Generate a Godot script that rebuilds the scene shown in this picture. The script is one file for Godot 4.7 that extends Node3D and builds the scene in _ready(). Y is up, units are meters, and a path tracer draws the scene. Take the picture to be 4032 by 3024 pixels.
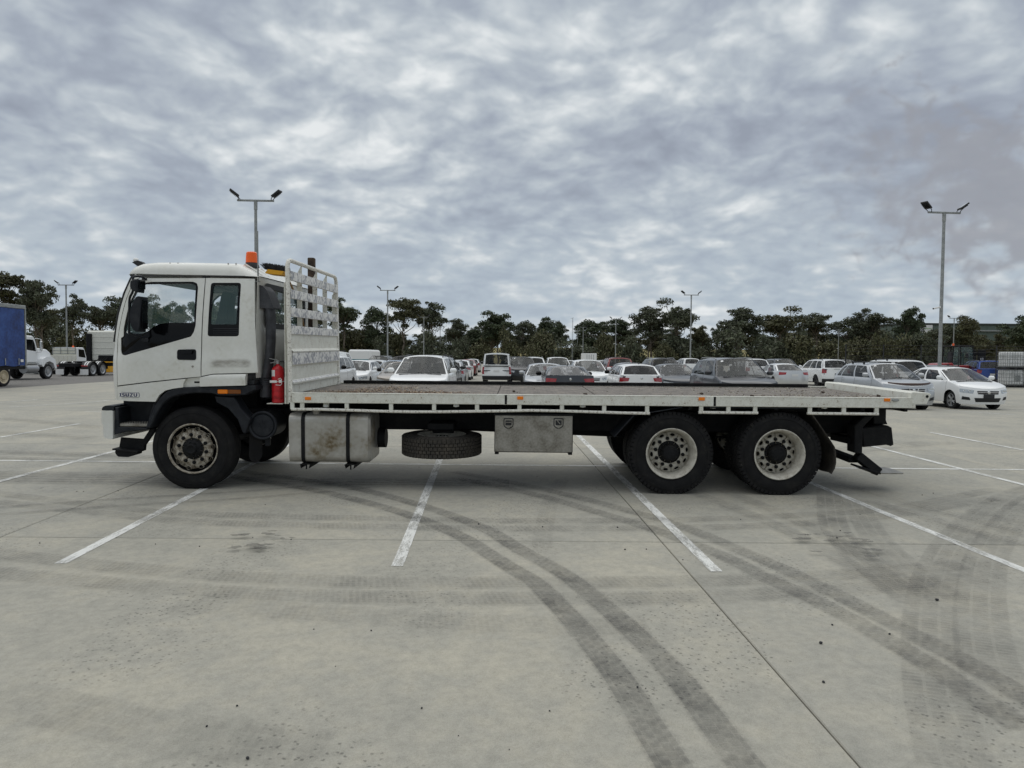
extends Node3D
# ---------------------------------------------------------------- helpers
var rng := RandomNumberGenerator.new()
var M := {}
var taken := {}
var cache := {}

class MB:
	var st := SurfaceTool.new()
	var group := 1
	func _init() -> void:
		st.begin(Mesh.PRIMITIVE_TRIANGLES)
		st.set_smooth_group(-1)
	func flat() -> void:
		st.set_smooth_group(-1)
	func smooth() -> void:
		group += 1
		st.set_smooth_group(group)
	func tri(a: Vector3, b: Vector3, c: Vector3) -> void:
		st.add_vertex(a); st.add_vertex(c); st.add_vertex(b)
	func quad(a: Vector3, b: Vector3, c: Vector3, d: Vector3) -> void:
		tri(a, b, c); tri(a, c, d)
	func tri_out(a: Vector3, b: Vector3, c: Vector3, o: Vector3) -> void:
		if (b - a).cross(c - a).dot((a + b + c) / 3.0 - o) < 0.0: tri(a, c, b)
		else: tri(a, b, c)
	func quad_out(a: Vector3, b: Vector3, c: Vector3, d: Vector3, o: Vector3) -> void:
		tri_out(a, b, c, o); tri_out(a, c, d, o)
	# a box with chamfered edges
	func box(c: Vector3, s: Vector3, bev := 0.0, bs := Basis()) -> void:
		flat()
		var h := s / 2.0
		if bev <= 0.0:
			for ax in 3:
				for sg in [-1.0, 1.0]:
					var p := []
					for q in [[-1, -1], [1, -1], [1, 1], [-1, 1]]:
						var v := Vector3()
						v[ax] = h[ax] * sg
						v[(ax + 1) % 3] = h[(ax + 1) % 3] * q[0]
						v[(ax + 2) % 3] = h[(ax + 2) % 3] * q[1]
						p.append(c + bs * v)
					quad_out(p[0], p[1], p[2], p[3], c)
			return
		bev = minf(bev, minf(h.x, minf(h.y, h.z)) * 0.95)
		var i := h - Vector3(bev, bev, bev)
		for ax in 3:
			var b1 := (ax + 1) % 3
			var b2 := (ax + 2) % 3
			for sg in [-1.0, 1.0]:
				var p := []
				for q in [[-1, -1], [1, -1], [1, 1], [-1, 1]]:
					var v := Vector3()
					v[ax] = h[ax] * sg; v[b1] = i[b1] * q[0]; v[b2] = i[b2] * q[1]
					p.append(c + bs * v)
				quad_out(p[0], p[1], p[2], p[3], c)
			for s1 in [-1.0, 1.0]:
				for s2 in [-1.0, 1.0]:
					var p := []
					for q in [[-1, 0], [1, 0], [1, 1], [-1, 1]]:
						var v := Vector3()
						v[ax] = i[ax] * q[0]
						v[b1] = (h[b1] if q[1] == 0 else i[b1]) * s1
						v[b2] = (i[b2] if q[1] == 0 else h[b2]) * s2
						p.append(c + bs * v)
					quad_out(p[0], p[1], p[2], p[3], c)
		for sx in [-1.0, 1.0]:
			for sy in [-1.0, 1.0]:
				for sz in [-1.0, 1.0]:
					var sv := Vector3(sx, sy, sz)
					tri_out(c + bs * (Vector3(h.x, i.y, i.z) * sv), c + bs * (Vector3(i.x, h.y, i.z) * sv), c + bs * (Vector3(i.x, i.y, h.z) * sv), c)
	# a bar between two points
	func bar(a: Vector3, b: Vector3, w: float, t: float, bev := 0.0, up := Vector3.UP) -> void:
		var d := (b - a).normalized()
		if absf(d.dot(up)) > 0.99: up = Vector3.RIGHT
		var z := d.cross(up).normalized()
		var y := z.cross(d)
		box((a + b) / 2.0, Vector3(a.distance_to(b), t, w), bev, Basis(d, y, z))
	func ring(c: Vector3, x: Vector3, y: Vector3, r: float, n: int) -> PackedVector3Array:
		var p := PackedVector3Array()
		for k in n:
			p.append(c + x * r * cos(TAU * k / n) + y * r * sin(TAU * k / n))
		return p
	func fan(p: PackedVector3Array, o: Vector3) -> void:
		flat()
		for k in range(1, p.size() - 1):
			tri_out(p[0], p[k], p[k + 1], o)
	func cyl(a: Vector3, b: Vector3, r0: float, r1: float, n := 16, caps := true) -> void:
		tube_r([a, b], [r0, r1], n, caps)
	func tube(path: Array, r: float, n := 8, caps := true) -> void:
		var rr := []
		for p in path: rr.append(r)
		tube_r(path, rr, n, caps)
	func tube_r(path: Array, rr: Array, n := 8, caps := true) -> void:
		var rings := []
		var last := Vector3()
		for k in path.size():
			var a: Vector3 = path[maxi(k - 1, 0)]
			var b: Vector3 = path[mini(k + 1, path.size() - 1)]
			var d := (b - a).normalized()
			if k == 0:
				last = d.cross(Vector3.UP if absf(d.y) < 0.9 else Vector3.RIGHT).normalized()
			var x := (last - d * last.dot(d)).normalized()
			last = x
			rings.append(ring(path[k], x, d.cross(x), rr[k], n))
		loft(rings, true)
		if caps:
			var e: int = path.size() - 1
			fan(rings[0], path[1])
			fan(rings[e], path[e - 1])
	func loft(rings: Array, closed := true) -> void:
		smooth()
		var n: int = rings[0].size()
		for k in rings.size() - 1:
			for j in (n if closed else n - 1):
				quad(rings[k][j], rings[k + 1][j], rings[k + 1][(j + 1) % n], rings[k][(j + 1) % n])
	# profile runs of (along the axis, radius) turned about the local z axis of xf
	func lathe(runs: Array, xf: Transform3D, n := 32) -> void:
		for run in runs:
			var rings := []
			for q in run:
				rings.append(ring(xf * Vector3(0, 0, q[0]), xf.basis.x, xf.basis.y, maxf(q[1], 0.0005), n))
			loft(rings, true)
	# a polygon of the local xy plane, from z = 0 to z = depth
	func prism(poly: PackedVector2Array, xf: Transform3D, depth: float, bev := 0.0) -> void:
		flat()
		var top := poly
		if bev > 0.0:
			var ins := Geometry2D.offset_polygon(poly, -bev, Geometry2D.JOIN_MITER)
			if ins.size() == 1 and ins[0].size() == poly.size():
				top = _match(poly, ins[0])
		var tr := Geometry2D.triangulate_polygon(poly)
		var tt := tr if top == poly else Geometry2D.triangulate_polygon(top)
		var ccw := not Geometry2D.is_polygon_clockwise(poly)
		var d1 := depth - (bev if top != poly else 0.0)
		for k in range(0, tr.size(), 3):
			var a := poly[tr[k]]; var b := poly[tr[k + 1]]; var c := poly[tr[k + 2]]
			_up(xf, a, b, c, 0.0, depth < 0.0)
		for k in range(0, tt.size(), 3):
			_up(xf, top[tt[k]], top[tt[k + 1]], top[tt[k + 2]], depth, depth > 0.0)
		var n := poly.size()
		for k in n:
			var a := poly[k]; var b := poly[(k + 1) % n]
			if not ccw: var t := a; a = b; b = t
			var p0 := xf * Vector3(a.x, a.y, 0); var p1 := xf * Vector3(b.x, b.y, 0)
			var p2 := xf * Vector3(b.x, b.y, d1); var p3 := xf * Vector3(a.x, a.y, d1)
			if depth > 0.0: quad(p0, p1, p2, p3)
			else: quad(p1, p0, p3, p2)
			if top != poly:
				var c := top[k]; var e := top[(k + 1) % n]
				if not ccw: var t := c; c = e; e = t
				var p4 := xf * Vector3(e.x, e.y, depth); var p5 := xf * Vector3(c.x, c.y, depth)
				if depth > 0.0: quad(p3, p2, p4, p5)
				else: quad(p2, p3, p5, p4)
	func _up(xf: Transform3D, a: Vector2, b: Vector2, c: Vector2, z: float, pos: bool) -> void:
		var up := (b - a).cross(c - a) > 0.0
		var p := xf * Vector3(a.x, a.y, z); var q := xf * Vector3(b.x, b.y, z); var r := xf * Vector3(c.x, c.y, z)
		if up == pos: tri(p, q, r)
		else: tri(p, r, q)
	func _match(poly: PackedVector2Array, ins: PackedVector2Array) -> PackedVector2Array:
		var best := 0; var bd := 1e9
		for k in ins.size():
			var d := ins[k].distance_to(poly[0])
			if d < bd: bd = d; best = k
		var same := Geometry2D.is_polygon_clockwise(poly) == Geometry2D.is_polygon_clockwise(ins)
		var out := PackedVector2Array()
		for k in ins.size():
			out.append(ins[posmod(best + (k if same else -k), ins.size())])
		return out
	# a sheet: polygon (with holes) of the xy plane lifted to z = f(x, y), subdivided to follow it
	func skin(poly: PackedVector2Array, f: Callable, most := 0.12, holes: Array = [], thick := 0.0) -> void:
		# cut through each hole, so that every piece is a plain polygon
		var pieces := [poly]
		for h in holes:
			var c := Vector2()
			for q in h: c += q / h.size()
			var lo := poly[0]; var hi := poly[0]
			for q in poly: lo = lo.min(q); hi = hi.max(q)
			var x0 := lo.x - 1.0; var x1 := hi.x + 1.0; var y0 := lo.y - 1.0; var y1 := hi.y + 1.0
			var next := []
			for pc in pieces:
				for half in [PackedVector2Array([Vector2(x0, y0), Vector2(c.x, y0), Vector2(c.x, y1), Vector2(x0, y1)]), PackedVector2Array([Vector2(c.x, y0), Vector2(x1, y0), Vector2(x1, y1), Vector2(c.x, y1)])]:
					for w in Geometry2D.intersect_polygons(pc, half):
						for z in Geometry2D.clip_polygons(w, h): next.append(z)
			pieces = next
		smooth()
		for p in pieces:
			var tr := Geometry2D.triangulate_polygon(p)
			if tr.is_empty(): print("SKIN FAILED ", p.size())
			for k in range(0, tr.size(), 3):
				var a: Vector2 = p[tr[k]]; var b: Vector2 = p[tr[k + 1]]; var c: Vector2 = p[tr[k + 2]]
				if (b - a).cross(c - a) < 0.0: var t := b; b = c; c = t
				_split(a, b, c, f, most, 0)
		if thick > 0.0:
			flat()
			for l in [poly] + holes:
				for k in l.size():
					var a: Vector2 = l[k]; var b: Vector2 = l[(k + 1) % l.size()]
					var pa: Vector3 = f.call(a.x, a.y); var pb: Vector3 = f.call(b.x, b.y)
					var s := Vector3(0, 0, -thick * signf(pa.z))
					quad(pa, pa + s, pb + s, pb)
	func _split(a: Vector2, b: Vector2, c: Vector2, f: Callable, most: float, depth: int) -> void:
		var l := [a.distance_to(b), b.distance_to(c), c.distance_to(a)]
		var m: float = maxf(l[0], maxf(l[1], l[2]))
		if m < most or depth > 9:
			tri(f.call(a.x, a.y), f.call(b.x, b.y), f.call(c.x, c.y))
		elif m == l[0]:
			var q := (a + b) / 2.0
			_split(a, q, c, f, most, depth + 1); _split(q, b, c, f, most, depth + 1)
		elif m == l[1]:
			var q := (b + c) / 2.0
			_split(a, b, q, f, most, depth + 1); _split(a, q, c, f, most, depth + 1)
		else:
			var q := (c + a) / 2.0
			_split(a, b, q, f, most, depth + 1); _split(q, b, c, f, most, depth + 1)
	# a flat band between two rows of points, u across, v along in metres
	func band(l: PackedVector3Array, r: PackedVector3Array, vscale := 1.0, v0 := 0.0) -> void:
		flat()
		var v := v0
		for k in l.size() - 1:
			var dv := ((l[k] + r[k]) / 2.0).distance_to((l[k + 1] + r[k + 1]) / 2.0) * vscale
			for q in [[0, 0], [0, 1], [1, 1], [0, 0], [1, 1], [1, 0]]:
				st.set_uv(Vector2(q[1], v + dv * q[0]))
				st.set_normal(Vector3.UP)
				st.add_vertex((r if q[1] == 1 else l)[k + q[0]])
			v += dv
	func done(normals := true) -> ArrayMesh:
		if normals: st.generate_normals()
		st.index()
		return st.commit()

func numbered(called: String) -> String:
	if not taken.has(called):
		taken[called] = 0
		return called
	taken[called] += 1
	return "%s_%03d" % [called, taken[called]]

func tag(o: Node, label: String, category := "", group := "", kind := "") -> Node:
	if label: o.set_meta("label", label)
	if category: o.set_meta("category", category)
	if group: o.set_meta("group", group)
	if kind: o.set_meta("kind", kind)
	return o

func thing(called: String, label: String, category: String, at := Vector3.ZERO, turn := 0.0, group := "") -> Node3D:
	var o := Node3D.new()
	o.name = numbered(called)
	add_child(o)
	o.position = at
	o.rotation.y = turn
	tag(o, label, category, group)
	return o

func place(called: String, mesh: Mesh, mat: Material, parent: Node = self) -> MeshInstance3D:
	var o := MeshInstance3D.new()
	o.name = numbered(called) if parent == self else called
	o.mesh = mesh
	o.material_override = mat
	o.cast_shadow = GeometryInstance3D.SHADOW_CASTING_SETTING_ON
	parent.add_child(o, true)
	return o

func put(called: String, mb: MB, mat: Material, parent: Node = self) -> MeshInstance3D:
	return place(called, mb.done(), mat, parent)

func rrect(x0: float, y0: float, x1: float, y1: float, r: float, seg := 4) -> PackedVector2Array:
	return rounded(PackedVector2Array([Vector2(x0, y0), Vector2(x1, y0), Vector2(x1, y1), Vector2(x0, y1)]), r, seg)

func rounded(p: PackedVector2Array, r: float, seg := 4) -> PackedVector2Array:
	var o := PackedVector2Array()
	var n := p.size()
	for k in n:
		var a := p[(k + n - 1) % n]; var b := p[k]; var c := p[(k + 1) % n]
		var ra := minf(r, minf(a.distance_to(b), b.distance_to(c)) * 0.45)
		var s := b + (a - b).normalized() * ra
		var e := b + (c - b).normalized() * ra
		for j in seg + 1:
			var t := float(j) / seg
			o.append(s.lerp(b, t).lerp(b.lerp(e, t), t))
	return o

func spline(p: Array, step := 6) -> Array:
	var o := []
	for k in p.size() - 1:
		var a = p[maxi(k - 1, 0)]; var b = p[k]; var c = p[k + 1]; var d = p[mini(k + 2, p.size() - 1)]
		for j in step:
			var t := float(j) / step
			o.append(b.cubic_interpolate(c, a, d, t))
	o.append(p[p.size() - 1])
	return o

# ---------------------------------------------------------------- materials
func noise(sd: int, fr: float, oct := 4, kind := FastNoiseLite.TYPE_SIMPLEX_SMOOTH) -> FastNoiseLite:
	var n := FastNoiseLite.new()
	n.seed = sd; n.frequency = fr; n.noise_type = kind
	n.fractal_type = FastNoiseLite.FRACTAL_FBM; n.fractal_octaves = oct
	return n

func seam(n: FastNoiseLite, size: int) -> Image:
	var im := n.get_seamless_image(size, size, false, false, 0.1, true)
	im.convert(Image.FORMAT_L8)
	return im

func tex(im: Image, mip := true) -> ImageTexture:
	if mip: im.generate_mipmaps()
	return ImageTexture.create_from_image(im)

# an image whose colour runs along stops [value, colour] with the value of f(x, y)
func ramp(v: float, stops: Array) -> Color:
	if v <= stops[0][0]: return stops[0][1]
	for k in range(1, stops.size()):
		if v <= stops[k][0]:
			return (stops[k - 1][1] as Color).lerp(stops[k][1], (v - stops[k - 1][0]) / (stops[k][0] - stops[k - 1][0]))
	return stops[stops.size() - 1][1]

func mat(color: Color, rough := 0.6, metal := 0.0) -> StandardMaterial3D:
	var m := StandardMaterial3D.new()
	m.albedo_color = color
	m.roughness = rough
	m.metallic = metal
	return m

func tri_mat(t: Texture2D, metres: float, rough := 0.7, world := false, metal := 0.0) -> StandardMaterial3D:
	var m := mat(Color.WHITE, rough, metal)
	m.albedo_texture = t
	m.uv1_triplanar = true
	m.uv1_world_triplanar = world
	m.uv1_scale = Vector3.ONE / metres
	return m

func detail(m: StandardMaterial3D, t: Texture2D, metres: float, world := false) -> void:
	m.detail_enabled = true
	m.detail_blend_mode = BaseMaterial3D.BLEND_MODE_MUL
	m.detail_albedo = t
	m.detail_uv_layer = BaseMaterial3D.DETAIL_UV_2
	m.uv2_triplanar = true
	m.uv2_world_triplanar = world
	m.uv2_scale = Vector3.ONE / metres

# two noises mixed and run through colour stops
func mixed(size: int, n1: FastNoiseLite, n2: FastNoiseLite, w: float, stops: Array) -> Image:
	var a := seam(n1, size); var b := seam(n2, size)
	var da := a.get_data(); var db := b.get_data()
	var lut := []
	for k in 256: lut.append(ramp(k / 255.0, stops))
	var out := PackedByteArray()
	out.resize(size * size * 3)
	for k in size * size:
		var c: Color = lut[int(clampf(da[k] * (1.0 - w) + db[k] * w, 0, 255))]
		out[k * 3] = c.r8; out[k * 3 + 1] = c.g8; out[k * 3 + 2] = c.b8
	return Image.create_from_data(size, size, false, Image.FORMAT_RGB8, out)

func grey(v: float, warm := 0.0) -> Color:
	return Color(v + warm, v, v - warm)

func glass(tint: Color, alpha: float) -> StandardMaterial3D:
	var m := mat(Color(tint.r, tint.g, tint.b, alpha), 0.0)
	m.transparency = BaseMaterial3D.TRANSPARENCY_ALPHA
	m.metallic_specular = 0.45
	return m

func paint(c: Color, metal := 0.0, rough := 0.3) -> StandardMaterial3D:
	var m := mat(c, rough, metal)
	m.clearcoat_enabled = true
	m.clearcoat = 0.5
	m.clearcoat_roughness = 0.08
	return m
# ---------------------------------------------------------------- sky
func cloud_color(d: Vector3, na: FastNoiseLite, nb: FastNoiseLite, nc: FastNoiseLite, nd: FastNoiseLite) -> Color:
	# the heaped clouds have height, so they foreshorten less than a flat sheet would
	var y := maxf(d.y, 0.0) + 0.27
	var p := Vector2(d.x, d.z) / y
	var w := Vector2(nd.get_noise_2d(p.x * 2.0, p.y * 2.0), nd.get_noise_2d(p.x * 2.0 + 51.7, p.y * 2.0 - 13.1)) * 0.055
	var q := p + w
	var big := na.get_noise_2d(q.x * 1.3, q.y * 1.7)
	var mid := nd.get_noise_2d(q.x * 4.4 + 7.0, q.y * 4.8)
	var lump := -nb.get_noise_2d(q.x * 2.7, q.y * 3.1)
	var fine := nc.get_noise_2d(q.x * 1.8, q.y * 1.8)
	var t := 0.485 + big * 0.50 + mid * 0.36 + lump * 0.24 + fine * 0.20
	# thin to a pale even veil towards the horizon
	var veil := smoothstep(0.30, 0.02, d.y)
	t = lerpf(t, 0.58 + (t - 0.5) * 0.75, veil)
	var c := ramp(t, [[0.0, Color8(150, 158, 172)], [0.28, Color8(164, 173, 186)], [0.5, Color8(181, 190, 199)], [0.70, Color8(204, 211, 216)], [0.88, Color8(229, 233, 235)]])
	# blue-green of the clear air behind thin cloud low down
	c = c.lerp(Color8(186, 202, 213), veil * 0.45 * smoothstep(0.75, 0.4, t))
	return c

func build_sky() -> ImageTexture:
	var na := noise(11, 0.62, 3); var nb := noise(23, 1.45, 5); var nc := noise(5, 6.0, 4); var nd := noise(41, 0.8, 5)
	nb.fractal_type = FastNoiseLite.FRACTAL_RIDGED
	nb.fractal_gain = 0.5
	var W := 4096; var H := 2048
	var sw := 1024; var sh := 512
	var small := Image.create_empty(sw, sh, false, Image.FORMAT_RGB8)
	small.fill(Color8(128, 128, 122))
	for j in sh / 2 + 2:
		var el := PI / 2 - PI * (j + 0.5) / sh
		for i in sw:
			var az := TAU * ((i + 0.5) / sw - 0.5)
			small.set_pixel(i, j, cloud_color(Vector3(sin(az) * cos(el), sin(el), -cos(az) * cos(el)), na, nb, nc, nd))
	small.resize(W, H, Image.INTERPOLATE_CUBIC)
	# the same cloud at full fineness where the view is sharp
	var i0 := int(W * (0.5 - 46.0 / 360)); var i1 := int(W * (0.5 + 46.0 / 360))
	for j in range(int(H * (0.5 - 40.0 / 180)), H / 2 + 4):
		var el := PI / 2 - PI * (j + 0.5) / H
		for i in range(i0, i1):
			var az := TAU * ((i + 0.5) / W - 0.5)
			var d := Vector3(sin(az) * cos(el), sin(el), -cos(az) * cos(el))
			var c := cloud_color(d, na, nb, nc, nd)
			# brown smoke drifting across on one side
			var da := rad_to_deg(az); var de := rad_to_deg(el)
			var n := nb.get_noise_2d(da * 0.16, de * 0.22) + 0.5 * nc.get_noise_2d(da * 0.05, de * 0.05)
			var m := smoothstep(25.0, 35.0, da + n * 6.0) * smoothstep(5.5, 1.0, absf(de - (12.0 - (da - 30.0) * 0.35)) - n * 4.0)
			c = c.lerp(Color8(152, 155, 163), clampf(m, 0, 1) * 0.8)
			small.set_pixel(i, j, c)
	return ImageTexture.create_from_image(small)

# ---------------------------------------------------------------- ground
const ROW := 6.06
const COL := 6.2
const SLOPE := 0.0175
func ground_y(z: float) -> float:
	if z > -18.72: return SLOPE * (-z - 9.0)
	if z > -24.78: return lerpf(0.1701, -0.0175, (-18.72 - z) / 6.06)
	return -0.0175

func on(p: Vector2, up := 0.0) -> Vector3:
	return Vector3(p.x, ground_y(p.y) + up, p.y)

func concrete_images() -> void:
	# broad mottling
	var a := mixed(1024, noise(3, 0.004, 5), noise(8, 0.03, 4), 0.4, [[0.2, Color8(172, 171, 165)], [0.45, Color8(184, 182, 175)], [0.6, Color8(190, 187, 178)], [0.8, Color8(199, 195, 184)]])
	# pitted specks, thicker in patches
	var sp := noise(77, 0.15, 1, FastNoiseLite.TYPE_CELLULAR)
	sp.cellular_return_type = FastNoiseLite.RETURN_DISTANCE
	sp.cellular_jitter = 1.0
	sp.fractal_type = FastNoiseLite.FRACTAL_NONE
	var cd := sp.get_seamless_image(1024, 1024, false, false, 0.1, false); cd.convert(Image.FORMAT_L8)
	var mk := seam(noise(19, 0.0032, 2), 1024)
	var big := seam(noise(29, 0.09, 1), 1024)
	var fine := seam(noise(9, 0.35, 2), 1024)
	var d := a.get_data(); var c := cd.get_data(); var m := mk.get_data(); var b := big.get_data(); var f := fine.get_data()
	for k in 1024 * 1024:
		var s := 1.0 + (f[k] - 128) * 0.0004
		if m[k] > 128 and b[k] > 118 and c[k] < 19: s *= lerpf(0.92, 0.7, clampf((m[k] - 128) / 50.0, 0, 1))
		if s != 1.0:
			for j in 3: d[k * 3 + j] = mini(255, int(d[k * 3 + j] * s))
	M.mottle = tex(Image.create_from_data(1024, 1024, false, Image.FORMAT_RGB8, d))
	M.grain = tex(mixed(512, noise(31, 0.2, 4), noise(32, 0.02, 3), 0.35, [[0.1, Color8(208, 208, 207)], [0.5, Color8(238, 238, 237)], [0.9, Color8(255, 255, 254)]]))

func tread_image(kind: int) -> ImageTexture:
	# rubber left by one tyre: u across, v along one metre
	var n := noise(60 + kind, 0.03, 4); var n2 := noise(90 + kind, 0.006, 2)
	var w := 128; var h := 512
	var im := Image.create_empty(w, h, false, Image.FORMAT_RGBA8)
	for y in h:
		for x in w:
			var u := (x + 0.5) / w; var v := (y + 0.5) / h
			var edge := smoothstep(0.0, 0.05, u) * smoothstep(1.0, 0.95, u)
			var a := 0.62 + 0.35 * n.get_noise_2d(x, y) + 0.4 * n2.get_noise_2d(x, y)
			a *= 0.8 + 0.5 * n2.get_noise_2d(300.0, y * 0.5)
			if kind == 0:      # staggered blocks
				var bx := u * 4.0; var by := v * 14.0 + (0.5 if int(bx) % 2 else 0.0)
				var fy := absf(fposmod(by, 1.0) - 0.5); var fx := absf(fposmod(bx, 1.0) - 0.5)
				if fy > 0.43 - 0.05 * n.get_noise_2d(x * 3.0, y * 3.0): a *= 0.36
				if fx > 0.455: a *= 0.5
				if u < 0.1 or u > 0.9: a *= 0.45 if fposmod(v * 20.0, 1.0) > 0.45 else 0.1
			elif kind == 1:    # ribs with cross bars
				if fposmod(v * 22.0 + u * 1.5, 1.0) > 0.55: a *= 0.55
				if absf(u - 0.34) < 0.025 or absf(u - 0.66) < 0.025: a *= 0.45
			else:              # plain scuff
				a *= 0.75 + 0.35 * sin(u * 19.0 + 3.0 * n2.get_noise_2d(0, y))
			im.set_pixel(x, y, Color(0.235, 0.235, 0.24, clampf(a * edge, 0, 1)))
	return tex(im)

func wear_image() -> ImageTexture:
	var n := noise(140, 0.02, 4); var n2 := noise(150, 0.09, 3); var n3 := noise(160, 0.004, 2)
	var im := Image.create_empty(64, 1024, false, Image.FORMAT_RGBA8)
	for y in 1024:
		for x in 64:
			var a := 0.78 + 0.5 * n.get_noise_2d(x * 1.5, y) + 0.35 * n2.get_noise_2d(x, y) + 0.5 * n3.get_noise_2d(x, y)
			var e := smoothstep(0.0, 3.0, x + 2.0 * n2.get_noise_2d(x, y)) * smoothstep(64.0, 61.0, x + 2.0 * n2.get_noise_2d(x + 50, y))
			im.set_pixel(x, y, Color(0.87, 0.87, 0.85, clampf(a, 0.12, 0.96) * e))
	return tex(im)

func strip(pts: Array, width: float, up: float, called: String, m: Material, parent: Node, vs := 1.0, v0 := 0.0) -> MeshInstance3D:
	var l := PackedVector3Array(); var r := PackedVector3Array()
	var p := []
	for k in pts.size() - 1:      # no span longer than half a metre, so that it follows the ground
		var n := maxi(1, int(ceil(pts[k].distance_to(pts[k + 1]) / 0.5)))
		for j in n: p.append(pts[k].lerp(pts[k + 1], float(j) / n))
	p.append(pts[pts.size() - 1])
	for k in p.size():
		var d: Vector2 = (p[mini(k + 1, p.size() - 1)] - p[maxi(k - 1, 0)]).normalized()
		var s := Vector2(d.y, -d.x) * width / 2.0
		l.append(on(p[k] - s, up)); r.append(on(p[k] + s, up))
	var mb := MB.new()
	mb.band(l, r, vs, v0)
	return place(called, mb.done(false), m, parent)

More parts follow.
